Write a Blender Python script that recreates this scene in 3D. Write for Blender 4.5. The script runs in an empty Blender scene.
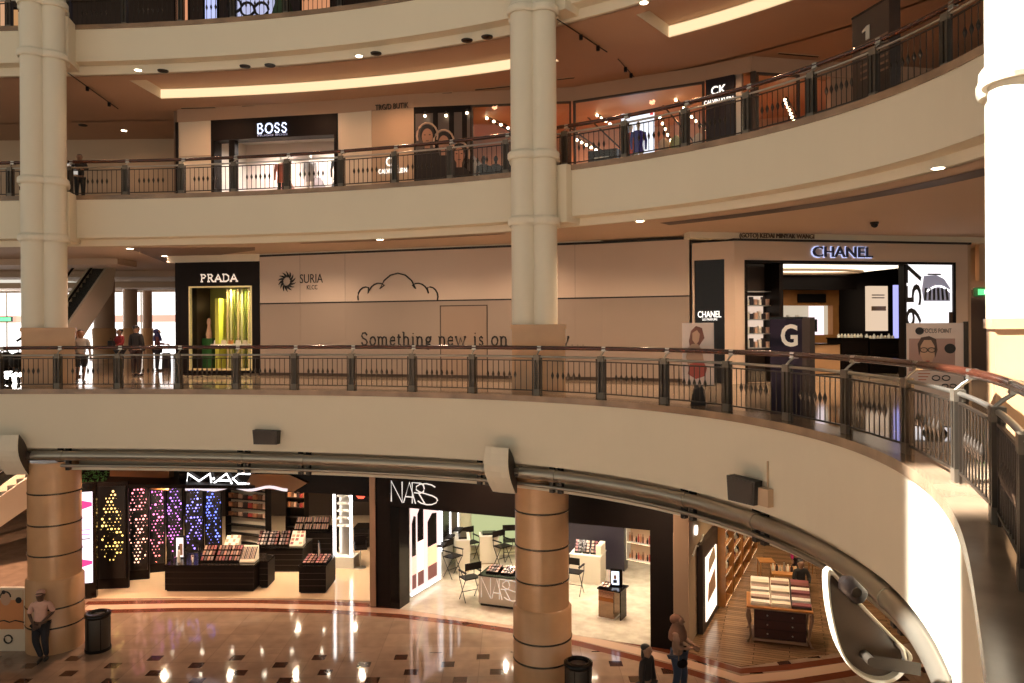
import bpy, bmesh, math, random
import numpy as np
from mathutils import Vector, Matrix
random.seed(7)
scene = bpy.context.scene
col = scene.collection
PI = math.pi
# ------------------------------------------------------------------ camera
FZ_ = -7.15
FPX, HY, ROLL, CZ = 755.0, 327.0, 0.006, 1.6
cam_data = bpy.data.cameras.new('camera')
cam = bpy.data.objects.new('camera', cam_data)
col.objects.link(cam)
cam_data.sensor_width = 36.0
cam_data.lens = FPX / 1024 * 36.0
cam_data.shift_y = -(341.5 - HY) / 1024
cam_data.clip_start = 0.05
cam_data.clip_end = 300
cam.matrix_world = Matrix.Translation((0, 0, CZ)) @ Matrix.Rotation(PI / 2, 4, 'X') @ Matrix.Rotation(-ROLL, 4, 'Z')
scene.camera = cam
# ------------------------------------------------------------------ world, exposure, big lamps
w = bpy.data.worlds.new('world'); scene.world = w; w.use_nodes = True
bg = w.node_tree.nodes['Background']
# the bright hall opposite gives more light from low down than from above
_nt = w.node_tree; _tc = _nt.nodes.new('ShaderNodeTexCoord'); _sp = _nt.nodes.new('ShaderNodeSeparateXYZ'); _rp = _nt.nodes.new('ShaderNodeValToRGB')
_nt.links.new(_tc.outputs['Generated'], _sp.inputs[0]); _mr = _nt.nodes.new('ShaderNodeMapRange'); _mr.inputs[1].default_value = -1; _mr.inputs[2].default_value = 1
_nt.links.new(_sp.outputs[2], _mr.inputs[0]); _nt.links.new(_mr.outputs[0], _rp.inputs[0]); _nt.links.new(_rp.outputs[0], bg.inputs[0])
_rp.color_ramp.elements[0].position = .30; _rp.color_ramp.elements[0].color = (.75, .62, .46, 1)
_rp.color_ramp.elements[1].position = .95; _rp.color_ramp.elements[1].color = (.08, .075, .065, 1)
_e = _rp.color_ramp.elements.new(.50); _e.color = (1.0, .92, .78, 1); _e = _rp.color_ramp.elements.new(.66); _e.color = (.30, .27, .22, 1)
bg.inputs[1].default_value = .88
scene.view_settings.view_transform = 'Standard'
scene.view_settings.look = 'None'
scene.view_settings.gamma = 1
scene.view_settings.use_curve_mapping = False
scene.view_settings.exposure = 0.12
scene.cycles.max_bounces = 6
scene.cycles.diffuse_bounces = 3
scene.cycles.glossy_bounces = 3
scene.cycles.transparent_max_bounces = 6
scene.cycles.caustics_reflective = False
scene.cycles.caustics_refractive = False
scene.cycles.sample_clamp_indirect = 4.0

def area(name, loc, target, sx, sy, power, color=(1, .8, .58), spread=180):
    l = bpy.data.lights.new(name, 'AREA'); l.shape = 'RECTANGLE'; l.size = sx; l.size_y = sy
    l.energy = power; l.color = color; l.spread = math.radians(spread)
    o = bpy.data.objects.new(name, l); col.objects.link(o)
    o.location = loc
    d = Vector(target) - Vector(loc)
    o.rotation_euler = d.to_track_quat('-Z', 'Y').to_euler()
    return o
def downlight(x, y, z, power, color=(1, .78, .52), ang=150, r=.06, blend=.8, to=None):  # spot lamp; also used for added lamps that have no fitting
    l = bpy.data.lights.new('downlight', 'SPOT'); l.energy = power; l.color = color; l.spot_size = math.radians(ang); l.spot_blend = blend; l.shadow_soft_size = r
    o = bpy.data.objects.new('downlight', l); col.objects.link(o); o.location = (x, y, z)
    if to: o.rotation_euler = (Vector(to) - Vector((x, y, z))).to_track_quat('-Z', 'Y').to_euler()
    return o
# skylight over the atrium, and the sunbeam that falls through it on the near right bay
area('skylight', (-3, 5, 24), (-3, 6.0, 0), 16, 14, 200, (1, .92, .78))
area('added_bounce_beam', (-6, 6.5, 23), (-6, 6.5, FZ_), 9, 9, 20000, (1, .95, .84), 8)     # added lamp: beams onto the unseen atrium floor so bounce brightens the lower bands
sb = area('sunbeam', (5.2 - 14.0, 7.45, 2.0 + 14.0), (5.2, 7.45, 2.0), 12.0, 2.1, 850, (1, .97, .90), 2)
sb.rotation_euler = Matrix((Vector((.7071, 0, .7071)), Vector((0, 1, 0)), Vector((-.7071, 0, .7071)))).transposed().to_euler()

# ------------------------------------------------------------------ projection helpers (pixel -> place at a known height or distance)
def hb(x): return HY - ROLL * (x - 512)
def W(x, y, Y): return Vector(((x - 512 - ROLL * (y - HY)) * Y / FPX, Y, CZ + (hb(x) - y) * Y / FPX))
def G(x, y, z):
    Y = (z - CZ) * FPX / (hb(x) - y)
    return Vector(((x - 512 - ROLL * (y - HY)) * Y / FPX, Y, z))

# ------------------------------------------------------------------ materials
def mat(name, color, rough=.6, metal=0, noise=0.0, scale=3.0, spec=.5, emit=None, estr=0, bump=0, coat=0):
    m = bpy.data.materials.new(name); m.use_nodes = True
    nt = m.node_tree; b = nt.nodes['Principled BSDF']
    b.inputs['Base Color'].default_value = (*color, 1)
    b.inputs['Roughness'].default_value = rough; b.inputs['Metallic'].default_value = metal
    b.inputs['Specular IOR Level'].default_value = spec
    if coat: b.inputs['Coat Weight'].default_value = coat; b.inputs['Coat Roughness'].default_value = .08
    if emit: b.inputs['Emission Color'].default_value = (*emit, 1); b.inputs['Emission Strength'].default_value = estr
    if noise or bump:
        tc = nt.nodes.new('ShaderNodeTexCoord'); n = nt.nodes.new('ShaderNodeTexNoise')
        n.inputs['Scale'].default_value = scale; n.inputs['Detail'].default_value = 5
        nt.links.new(tc.outputs['Object'], n.inputs['Vector'])
        if noise:
            mx = nt.nodes.new('ShaderNodeMix'); mx.data_type = 'RGBA'
            mx.inputs['A'].default_value = (*[c * (1 - noise) for c in color], 1)
            mx.inputs['B'].default_value = (*[min(1, c * (1 + noise)) for c in color], 1)
            nt.links.new(n.outputs['Fac'], mx.inputs['Factor'])
            nt.links.new(mx.outputs['Result'], b.inputs['Base Color'])
        if bump:
            bp = nt.nodes.new('ShaderNodeBump'); bp.inputs['Strength'].default_value = bump
            nt.links.new(n.outputs['Fac'], bp.inputs['Height']); nt.links.new(bp.outputs['Normal'], b.inputs['Normal'])
    return m
def emis(name, color, s): return mat(name, (0, 0, 0), .6, emit=color, estr=s)
def math_node(nt, op, a, b=None, c=None):
    n = nt.nodes.new('ShaderNodeMath'); n.operation = op
    for i, v in enumerate((a, b, c)):
        if v is None: continue
        if isinstance(v, (int, float)): n.inputs[i].default_value = v
        else: nt.links.new(v, n.inputs[i])
    return n.outputs[0]
def marble_floor():
    m = mat('polished_marble', (.5, .4, .3), .07, spec=.7)
    nt = m.node_tree; b = nt.nodes['Principled BSDF']
    tc = nt.nodes.new('ShaderNodeTexCoord'); sp = nt.nodes.new('ShaderNodeSeparateXYZ')
    nt.links.new(tc.outputs['Object'], sp.inputs[0])
    X, Y = sp.outputs[0], sp.outputs[1]
    ax, ay, bx_, by_, px_, py_ = .90, .43, 1.28, -.44, -10.44, 19.65; det = ax * by_ - ay * bx_
    U = math_node(nt, 'SUBTRACT', X, px_); V = math_node(nt, 'SUBTRACT', Y, py_)
    S = math_node(nt, 'ADD', math_node(nt, 'MULTIPLY', U, by_ / det), math_node(nt, 'MULTIPLY', V, -bx_ / det))
    T = math_node(nt, 'ADD', math_node(nt, 'MULTIPLY', U, -ay / det), math_node(nt, 'MULTIPLY', V, ax / det))
    fs = math_node(nt, 'SUBTRACT', S, math_node(nt, 'ROUND', S)); ft = math_node(nt, 'SUBTRACT', T, math_node(nt, 'ROUND', T))
    dx = math_node(nt, 'ADD', math_node(nt, 'MULTIPLY', fs, ax), math_node(nt, 'MULTIPLY', ft, bx_)); dy = math_node(nt, 'ADD', math_node(nt, 'MULTIPLY', fs, ay), math_node(nt, 'MULTIPLY', ft, by_))
    dark = math_node(nt, 'MULTIPLY', math_node(nt, 'LESS_THAN', math_node(nt, 'ABSOLUTE', dx), .17), math_node(nt, 'LESS_THAN', math_node(nt, 'ABSOLUTE', dy), .16))
    dark = math_node(nt, 'MULTIPLY', dark, math_node(nt, 'LESS_THAN', Y, 20.35))
    br = nt.nodes.new('ShaderNodeTexBrick'); nt.links.new(tc.outputs['Object'], br.inputs['Vector'])
    br.inputs['Color1'].default_value = (.40, .27, .19, 1); br.inputs['Color2'].default_value = (.33, .22, .155, 1)
    br.inputs['Mortar'].default_value = (.26, .18, .13, 1); br.inputs['Scale'].default_value = 1
    br.inputs['Mortar Size'].default_value = .008; br.inputs['Brick Width'].default_value = .9; br.inputs['Row Height'].default_value = .9
    br.offset = 0
    n = nt.nodes.new('ShaderNodeTexNoise'); n.inputs['Scale'].default_value = 2.5; n.inputs['Detail'].default_value = 8
    nt.links.new(tc.outputs['Object'], n.inputs['Vector'])
    m1 = nt.nodes.new('ShaderNodeMix'); m1.data_type = 'RGBA'; m1.blend_type = 'MULTIPLY'; m1.inputs['Factor'].default_value = .5
    nt.links.new(br.outputs['Color'], m1.inputs['A']); nt.links.new(n.outputs['Fac'], m1.inputs['B'])
    m2 = nt.nodes.new('ShaderNodeMix'); m2.data_type = 'RGBA'
    nt.links.new(dark, m2.inputs['Factor']); nt.links.new(m1.outputs['Result'], m2.inputs['A'])
    m2.inputs['B'].default_value = (.05, .02, .012, 1)
    nt.links.new(m2.outputs['Result'], b.inputs['Base Color'])
    return m
def plank_floor(name, c1, c2, rough=.25, bw=1.4, rh=.16, rot=0):
    m = mat(name, c1, rough); nt = m.node_tree; b = nt.nodes['Principled BSDF']
    tc = nt.nodes.new('ShaderNodeTexCoord'); mp = nt.nodes.new('ShaderNodeMapping'); mp.inputs['Rotation'].default_value = (0, 0, rot)
    br = nt.nodes.new('ShaderNodeTexBrick')
    nt.links.new(tc.outputs['Object'], mp.inputs[0]); nt.links.new(mp.outputs[0], br.inputs['Vector'])
    br.inputs['Color1'].default_value = (*c1, 1); br.inputs['Color2'].default_value = (*c2, 1)
    br.inputs['Mortar'].default_value = (*[c * .35 for c in c2], 1); br.inputs['Scale'].default_value = 1
    br.inputs['Mortar Size'].default_value = .006; br.inputs['Brick Width'].default_value = bw; br.inputs['Row Height'].default_value = rh
    nt.links.new(br.outputs['Color'], b.inputs['Base Color'])
    return m
def dots_mat(name, c_top, c_bot, w_, h_, seed, fill=.62, s=6.0):
    """a black screen with lit round dots inside an upright lens shape, colour running from top to bottom (local x 0..w, z 0..h)"""
    m = mat(name, (.006, .005, .005), .3); nt = m.node_tree; b = nt.nodes['Principled BSDF']
    tc = nt.nodes.new('ShaderNodeTexCoord'); sp = nt.nodes.new('ShaderNodeSeparateXYZ'); nt.links.new(tc.outputs['Object'], sp.inputs[0])
    X, Z = sp.outputs[0], sp.outputs[2]; p = .115
    row = math_node(nt, 'FLOOR', math_node(nt, 'DIVIDE', Z, p))
    odd = math_node(nt, 'MULTIPLY', math_node(nt, 'MODULO', row, 2.0), .5)
    gx = math_node(nt, 'ADD', math_node(nt, 'DIVIDE', X, p), odd); gz = math_node(nt, 'DIVIDE', Z, p)
    fx = math_node(nt, 'SUBTRACT', math_node(nt, 'FRACT', gx), .5); fz = math_node(nt, 'SUBTRACT', math_node(nt, 'FRACT', gz), .5)
    d = math_node(nt, 'SQRT', math_node(nt, 'ADD', math_node(nt, 'MULTIPLY', fx, fx), math_node(nt, 'MULTIPLY', fz, fz)))
    cb = nt.nodes.new('ShaderNodeCombineXYZ')
    nt.links.new(math_node(nt, 'FLOOR', gx), cb.inputs[0]); nt.links.new(row, cb.inputs[1]); cb.inputs[2].default_value = seed
    wn = nt.nodes.new('ShaderNodeTexWhiteNoise'); nt.links.new(cb.outputs[0], wn.inputs['Vector'])
    rad = math_node(nt, 'MULTIPLY_ADD', wn.outputs['Value'], -.44, .34)
    dot = math_node(nt, 'LESS_THAN', d, rad)
    ex = math_node(nt, 'DIVIDE', math_node(nt, 'SUBTRACT', X, w_ / 2), w_ * .5); ez = math_node(nt, 'DIVIDE', math_node(nt, 'SUBTRACT', Z, h_ * .54), h_ * .46)
    e = math_node(nt, 'ADD', math_node(nt, 'MULTIPLY', ex, ex), math_node(nt, 'MULTIPLY', ez, ez))
    e = math_node(nt, 'ADD', e, math_node(nt, 'MULTIPLY', wn.outputs['Value'], .6))
    inn = math_node(nt, 'LESS_THAN', e, fill + .6)
    on = math_node(nt, 'MULTIPLY', math_node(nt, 'MULTIPLY', dot, inn), s)
    mx = nt.nodes.new('ShaderNodeMix'); mx.data_type = 'RGBA'
    nt.links.new(math_node(nt, 'DIVIDE', Z, h_), mx.inputs['Factor'])
    mx.inputs['A'].default_value = (*c_bot, 1); mx.inputs['B'].default_value = (*c_top, 1)
    nt.links.new(mx.outputs['Result'], b.inputs['Emission Color']); nt.links.new(on, b.inputs['Emission Strength'])
    return m
FZ = -7.15      # ground floor
Z2, Z3 = 5.65, 10.8
M = {}
M['cream'] = mat('cream_plaster', (.80, .71, .55), .75, noise=.04, scale=.8)
M['column'] = mat('cream_column_paint', (.78, .71, .57), .55, noise=.03, scale=1)
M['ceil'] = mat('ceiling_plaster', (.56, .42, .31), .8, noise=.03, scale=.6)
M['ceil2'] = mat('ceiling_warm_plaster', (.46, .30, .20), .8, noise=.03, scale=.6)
M['curb'] = mat('curb_stone', (.23, .155, .10), .2, noise=.75, scale=1.3)
M['stone'] = mat('column_travertine', (.56, .33, .17), .22, noise=.22, scale=1.6)
M['walkfloor'] = mat('walkway_marble', (.36, .27, .19), .08, noise=.15, scale=1.3, spec=.6)
M['marble'] = marble_floor()
M['red_stone'] = mat('red_brown_granite', (.13, .035, .018), .12, noise=.2, scale=5)
M['post'] = mat('bronze_post_metal', (.045, .036, .027), .4, metal=.4)
M['post_light'] = mat('steel_post_shoe', (.15, .125, .095), .4, metal=.5)
M['bar'] = mat('dark_iron_baluster', (.035, .025, .018), .4, metal=.5)
M['hand'] = mat('lacquered_red_wood', (.055, .015, .008), .22, noise=.3, scale=6, coat=.5)
M['steel'] = mat('brushed_steel', (.50, .46, .40), .28, metal=.9)
M['dark_ring'] = mat('dark_steel_ring', (.10, .08, .06), .2, metal=.9)
M['tube'] = mat('satin_steel_tube', (.42, .38, .31), .3, metal=.85)
M['darkmetal'] = mat('dark_bracket_metal', (.018, .014, .011), .5, spec=.3)
M['black'] = mat('black_panel', (.007, .004, .003), .5, spec=.15)
M['matt_black'] = mat('matt_black', (.012, .010, .009), .7)
M['black_gloss'] = mat('black_gloss', (.007, .005, .004), .15, spec=.25)
M['white'] = mat('white_paint', (.75, .70, .62), .5)
M['offwhite'] = mat('off_white_laminate', (.70, .60, .46), .35)
M['beigewall'] = mat('beige_wall', (.50, .36, .24), .7, noise=.04, scale=1)
M['facade_beige'] = mat('beige_facade_paint', (.66, .50, .38), .6, noise=.02, scale=1)
M['brownwall'] = mat('brown_wall', (.22, .13, .08), .7, noise=.08, scale=1)
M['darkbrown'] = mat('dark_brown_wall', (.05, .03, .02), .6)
M['hoard_up'] = mat('hoarding_pale', (.58, .46, .375), .8, noise=.03, scale=1)
M['hoard_lo'] = mat('hoarding_taupe', (.32, .25, .205), .8, noise=.03, scale=1)
M['ink'] = mat('black_print', (.012, .010, .010), .7)
M['skin'] = mat('skin', (.28, .15, .09), .6)
M['skin_pale'] = mat('printed_skin', (.55, .34, .23), .7)
M['hair'] = mat('black_hair', (.012, .008, .006), .5)
M['wood'] = mat('orange_wood', (.42, .18, .05), .3, noise=.3, scale=3)
M['glass'] = None
def glass():
    m = bpy.data.materials.new('clear_glass'); m.use_nodes = True; nt = m.node_tree
    for n in list(nt.nodes): nt.nodes.remove(n)
    o = nt.nodes.new('ShaderNodeOutputMaterial'); mx = nt.nodes.new('ShaderNodeMixShader')
    t = nt.nodes.new('ShaderNodeBsdfTransparent'); g = nt.nodes.new('ShaderNodeBsdfGlossy'); g.inputs['Roughness'].default_value = .02
    t.inputs[0].default_value = (.96, .97, .96, 1)
    mx.inputs[0].default_value = .06
    nt.links.new(t.outputs[0], mx.inputs[1]); nt.links.new(g.outputs[0], mx.inputs[2]); nt.links.new(mx.outputs[0], o.inputs[0])
    return m
M['glass'] = glass()
M['tube_w'] = emis('tube_white', (1, .93, .88), 7)
M['lamp'] = emis('lamp_glow', (1, .80, .55), 14)
M['shelf_glow'] = emis('shelf_strip_glow', (1, .78, .5), 3.0)
M['spot'] = emis('spot_glow', (1, .86, .66), 40)
M['white_glow'] = emis('white_neon', (1, .96, .95), 2.6)
M['letter_glow'] = emis('white_letter_glow', (1, .90, .80), 1.6)
M['blue_glow'] = emis('blue_halo_letters', (.45, .55, 1), 2.0)

# ------------------------------------------------------------------ mesh helpers
class MB:
    def __init__(s): s.v = []; s.f = []; s.m = []; s.sm = []; s.cur = 0; s.smooth = False
    def add(s, vs, fs, smooth=None):
        b = len(s.v); s.v += [tuple(v) for v in vs]
        for f in fs: s.f.append([b + i for i in f]); s.m.append(s.cur); s.sm.append(s.smooth if smooth is None else smooth)
        return s
    def box(s, x0, y0, z0, x1, y1, z1):
        x0, x1 = min(x0, x1), max(x0, x1); y0, y1 = min(y0, y1), max(y0, y1); z0, z1 = min(z0, z1), max(z0, z1)
        vs = [(x0, y0, z0), (x1, y0, z0), (x1, y1, z0), (x0, y1, z0), (x0, y0, z1), (x1, y0, z1), (x1, y1, z1), (x0, y1, z1)]
        return s.add(vs, [(3, 2, 1, 0), (4, 5, 6, 7), (0, 1, 5, 4), (1, 2, 6, 5), (2, 3, 7, 6), (3, 0, 4, 7)])
    def cbox(s, cx, cy, z0, wx, wy, h): return s.box(cx - wx / 2, cy - wy / 2, z0, cx + wx / 2, cy + wy / 2, z0 + h)
    def prism(s, poly, z0, z1):
        n = len(poly); vs = [(p[0], p[1], z0) for p in poly] + [(p[0], p[1], z1) for p in poly]
        a = sum(poly[i][0] * poly[(i + 1) % n][1] - poly[(i + 1) % n][0] * poly[i][1] for i in range(n))
        idx = list(range(n)) if a > 0 else list(range(n))[::-1]
        fs = [tuple(idx[::-1]), tuple(i + n for i in idx)]
        for k in range(n):
            i, j = idx[k], idx[(k + 1) % n]; fs.append((i, j, j + n, i + n))
        return s.add(vs, fs)
    def xprism(s, poly, y0, y1):
        """polygon in x,z pulled along y"""
        n = len(poly); vs = [(p[0], y0, p[1]) for p in poly] + [(p[0], y1, p[1]) for p in poly]
        a = sum(poly[i][0] * poly[(i + 1) % n][1] - poly[(i + 1) % n][0] * poly[i][1] for i in range(n))
        idx = list(range(n)) if a > 0 else list(range(n))[::-1]
        fs = [tuple(idx), tuple(i + n for i in idx[::-1])]
        for k in range(n):
            i, j = idx[k], idx[(k + 1) % n]; fs.append((j, i, i + n, j + n))
        return s.add(vs, fs)
    def lathe(s, prof, cx=0, cy=0, n=24, z=0):
        vs = []; fs = []
        for r, zz in prof:
            for k in range(n):
                a = 2 * PI * k / n; vs.append((cx + r * math.cos(a), cy + r * math.sin(a), z + zz))
        for i in range(len(prof) - 1):
            for k in range(n):
                k2 = (k + 1) % n; fs.append((i * n + k, i * n + k2, (i + 1) * n + k2, (i + 1) * n + k))
        s.add(vs, fs, True)
        s.add(vs[:n], [tuple(range(n))[::-1]], False); s.add(vs[-n:], [tuple(range(n))], False)
        return s
    def cyl(s, cx, cy, z0, r, h, n=20): return s.lathe([(r, 0), (r, h)], cx, cy, n, z0)
    def tube(s, pts, r, n=8, closed=False, up=None):
        pts = [Vector(p) for p in pts]; vs = []; fs = []; m = len(pts)
        for i, p in enumerate(pts):
            if closed: t = pts[(i + 1) % m] - pts[i - 1]
            else: t = pts[min(i + 1, m - 1)] - pts[max(i - 1, 0)]
            t.normalize(); a = Vector((0, 0, 1)) if abs(t.z) < .95 else Vector((1, 0, 0))
            u = t.cross(a).normalized(); v = u.cross(t)
            rr = r[i] if isinstance(r, (list, tuple)) else r
            for k in range(n):
                an = 2 * PI * k / n; vs.append(p + (u * math.cos(an) + v * math.sin(an)) * rr)
        for i in range(m if closed else m - 1):
            j = (i + 1) % m
            for k in range(n):
                k2 = (k + 1) % n; fs.append((i * n + k, i * n + k2, j * n + k2, j * n + k))
        s.add(vs, fs, True)
        if not closed:
            s.add(vs[:n], [tuple(range(n))], False); s.add(vs[-n:], [tuple(range(n))[::-1]], False)
        return s
    def rod(s, a, b, w=.02): return s.tube([a, b], w / 2, 6)
    def ribbon(s, rows):
        """rows: list of equally long point lists; faces between neighbours"""
        n = len(rows[0]); vs = [p for r in rows for p in r]; fs = []
        for i in range(len(rows) - 1):
            for k in range(n - 1): fs.append((i * n + k, (i + 1) * n + k, (i + 1) * n + k + 1, i * n + k + 1))
        return s.add(vs, fs)
    def ell(s, cx, cy, cz, rx, ry, rz, n=12, m=8):
        vs = []; fs = []
        for i in range(m + 1):
            t = PI * i / m
            for k in range(n):
                a = 2 * PI * k / n; vs.append((cx + rx * math.sin(t) * math.cos(a), cy + ry * math.sin(t) * math.sin(a), cz - rz * math.cos(t)))
        for i in range(m):
            for k in range(n):
                k2 = (k + 1) % n; fs.append((i * n + k, i * n + k2, (i + 1) * n + k2, (i + 1) * n + k))
        return s.add(vs, fs, True)
    def disc(s, cx, cz, rx, rz, y0, y1, n=24): return s.xprism([(cx + rx * math.cos(2 * PI * k / n), cz + rz * math.sin(2 * PI * k / n)) for k in range(n)], y0, y1)
    def build(s, name, material, parent=None, kind=None, label=None):
        me = bpy.data.meshes.new(name); me.from_pydata(s.v, [], s.f)
        mats = material if isinstance(material, (list, tuple)) else [material]
        for m_ in mats: me.materials.append(M[m_] if isinstance(m_, str) else m_)
        me.polygons.foreach_set('material_index', s.m); me.polygons.foreach_set('use_smooth', s.sm)
        me.update(); o = bpy.data.objects.new(name, me); col.objects.link(o)
        if parent: o.parent = parent
        if kind: o['kind'] = kind
        if label: o['label'] = label
        return o
def tag(o, label, cat, group=None, kind=None):
    o['label'] = label; o['category'] = cat
    if group: o['group'] = group
    if kind: o['kind'] = kind
    return o
def thing(name, label, cat, loc=(0, 0, 0), rotz=0, group=None):
    o = bpy.data.objects.new(name, None); col.objects.link(o); o.location = loc; o.rotation_euler = (0, 0, rotz)
    o.empty_display_size = .1
    return tag(o, label, cat, group)
def struct(name, mb, m): return mb.build(name, m, None, 'structure')
def dup(root, loc, rotz=None, label=None, group=None, scale=None):
    def cp(o, parent):
        c = o.copy(); col.objects.link(c)
        if parent: c.parent = parent
        for ch in o.children: cp(ch, c)
        return c
    r = cp(root, None); r.location = loc
    if rotz is not None: r.rotation_euler = (0, 0, rotz)
    if label: r['label'] = label
    if group: r['group'] = group
    if scale: r.scale = (scale,) * 3
    return r
def text(body, name, m, loc, rot, width=None, height=None, parent=None, depth=.02, bevel=0, shear=0, spacing=1.0, offset=0, label=None):
    """raised lettering; its width and cap height are set in metres. loc = centre of the writing"""
    c = bpy.data.curves.new(name, 'FONT'); c.body = body; c.align_x = 'CENTER'; c.align_y = 'CENTER'
    c.extrude = depth / 2; c.size = 1; c.space_character = spacing; c.shear = shear; c.offset = offset; c.resolution_u = 3
    t = bpy.data.objects.new(name, c); col.objects.link(t)
    bpy.context.view_layer.update()
    d = t.dimensions
    sy = (height / d.y) if height else 1
    sx = (width / d.x) if width else sy
    if not height: sy = sx
    me = bpy.data.meshes.new_from_object(t)
    cx = (t.bound_box[0][0] + t.bound_box[6][0]) / 2; cy = (t.bound_box[0][1] + t.bound_box[6][1]) / 2
    for v in me.vertices: v.co = ((v.co.x - cx) * sx, (v.co.y - cy) * sy, v.co.z)
    bpy.data.objects.remove(t); bpy.data.curves.remove(c)
    me.materials.clear(); me.materials.append(M[m] if isinstance(m, str) else m)
    o = bpy.data.objects.new(name, me); col.objects.link(o); o.location = loc; o.rotation_euler = rot
    if parent: o.parent = parent
    if label: o['label'] = label
    return o
UP = (PI / 2, 0, 0)
class Frame:
    """an upright facade: A left foot, B right foot (seen from the atrium). local x runs along it, local y goes into the shop, local z up"""
    def __init__(s, A, B, z):
        s.A = Vector((A[0], A[1], z)); s.B = Vector((B[0], B[1], z)); s.L = (s.B - s.A).length
        s.u = (s.B - s.A).normalized(); s.rot = math.atan2(s.u.y, s.u.x); s.n = Vector((-s.u.y, s.u.x, 0)); s.z = z
    def at(s, x, y, off=0):
        """local (u, height) where the view line through pixel x,y meets the plane set OFF metres behind the facade"""
        k = (x - 512 - ROLL * (y - HY)) / FPX
        o = s.A + s.n * off
        # (k*t, t) = o + u*a
        det = k * (-s.u.y) + s.u.x
        t = (o.x * (-s.u.y) + s.u.x * o.y) / det
        P = Vector((k * t, t, CZ + (hb(x) - y) * t / FPX))
        return (P - o).dot(s.u), P.z - s.z
    def thing(s, name, label, cat, group=None): return thing(name, label, cat, s.A, s.rot, group)
    def local(s, P):
        d = Vector(P) - s.A; return d.dot(s.u), d.dot(s.n), d.z
def fbuild(fr, name, mb, m, label=None, cat=None, group=None, kind=None):
    o = mb.build(name, m); o.location = fr.A; o.rotation_euler = (0, 0, fr.rot)
    if cat: tag(o, label, cat, group)
    if kind: o['kind'] = kind
    return o

# ------------------------------------------------------------------ the rings (plan curves of the balcony edges)
def ring(center, coef, t0, t1, n, left, right):
    th = np.linspace(math.radians(t0), math.radians(t1), n); r = np.polyval(coef, th)
    pts = [Vector((center[0] + a * math.cos(t), center[1] + a * math.sin(t), 0)) for a, t in zip(r, th)]
    return [Vector((*p, 0)) for p in left] + pts + [Vector((*p, 0)) for p in right]
R1 = ring((-4, 9), [0.65352, -1.2898, 0.16333, 1.4221, 8.5855], 128, -38, 84, [(-24, 20.9), (-19, 20.75), (-15.5, 20.55)], [(2.0, 3.1), (1.55, 2.3)])
R2 = ring((-4, 4), [-0.5556, 6.6256, -18.496, 22.939, 4.6696], 119, 33, 60, [(-24, 23.3), (-19, 23.1)], [(7.05, 9.5), (7.0, 8.0)])
def offset(path, d):
    """positive d moves away from the atrium"""
    out = []
    for i, p in enumerate(path):
        t = (path[min(i + 1, len(path) - 1)] - path[max(i - 1, 0)]).normalized()
        out.append(p + Vector((-t.y, t.x, 0)) * d)
    return out
def zz(path, z): return [Vector((p.x, p.y, z)) for p in path]
def hit(path, x):
    k = (x - 512) / FPX
    for a, b in zip(path, path[1:]):
        fa = a.x - k * a.y; fb_ = b.x - k * b.y
        if fa <= 0 <= fb_ and a.y > 0:
            t = fa / (fa - fb_); return a.lerp(b, t)
    return None
def sub(path, i0, i1): return path[i0:i1]
def sweep(mb, path, prof):
    """prof: list of (offset, z) - a strip along the path"""
    rows = [zz(offset(path, d), z) for d, z in prof]
    mb.ribbon(rows[::-1]); return mb
def near_idx(path, p): return min(range(len(path)), key=lambda i: (path[i] - p).length)

def balcony(n, path, z, h, lip):
    fas = MB(); sweep(fas, path, [(0, z - .13), (0, z - h)]);
    struct('balcony_fascia', fas, 'cream')
    c = MB(); sweep(c, path, [(.5, z + .004), (-.035, z + .004), (-.035, z - .13), (.0, z - .13)])
    struct('trim_%d' % n, c, 'curb')
    l = MB(); sweep(l, path, [(0, z - h), (.35, z - h - .02), (.35, z - h - lip), (.5, z - h - lip)])
    struct('balcony_soffit', l, 'cream')
balcony(1, R1, 0, 1.60, .27)
balcony(2, R2, Z2, 1.28, .21)
balcony(3, R2, Z3, 1.10, .28)

# floors and ceilings: a band from the ring out to a far outline
def band(path, z, far_y=64, x0=-45, x1=45, d0=0, d1=None):
    mb = MB(); inner = zz(offset(path, d0), z); outer = []
    if d1 is None:
        for i, p in enumerate(inner):
            t = (inner[min(i + 1, len(inner) - 1)] - inner[max(i - 1, 0)]).normalized(); n = Vector((-t.y, t.x, 0))
            q = p + n * 2000 if False else p
            # push out to the bounding box
            s = 1e9
            if n.y > 1e-3: s = min(s, (far_y - p.y) / n.y)
            if n.y < -1e-3: s = min(s, (-8 - p.y) / n.y)
            if n.x > 1e-3: s = min(s, (x1 - p.x) / n.x)
            if n.x < -1e-3: s = min(s, (x0 - p.x) / n.x)
            outer.append(p + n * s)
        # fill the corner at the top right
        mb.ribbon([outer, inner])
        for a, b in zip(outer, outer[1:]):
            if abs(a.y - far_y) < .01 and abs(b.x - x1) < .01: mb.add([a, b, (x1, far_y, z)], [(0, 1, 2)])
    else:
        mb.ribbon([zz(offset(path, d1), z), inner])
    return mb
struct('walkway_floor', band(R1, 0, d0=.45), 'walkfloor')
struct('walkway_floor', band(R2, Z2, d0=.45), 'walkfloor')
struct('walkway_floor', band(R2, Z3, d0=.45), 'walkfloor')
fl = MB(); fl.box(-45, -10, FZ - .2, 45, 50, FZ); struct('floor', fl, 'marble')
struct('ceiling', band(R1, -2.0, d0=.45), 'ceil')           # over the ground floor
struct('ceiling', band(R2, Z2 - 1.49, d0=.45), 'ceil')      # over the walkway
C2 = Z3 - 1.38                                              # over the upper walkway: built with cove trays
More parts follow.
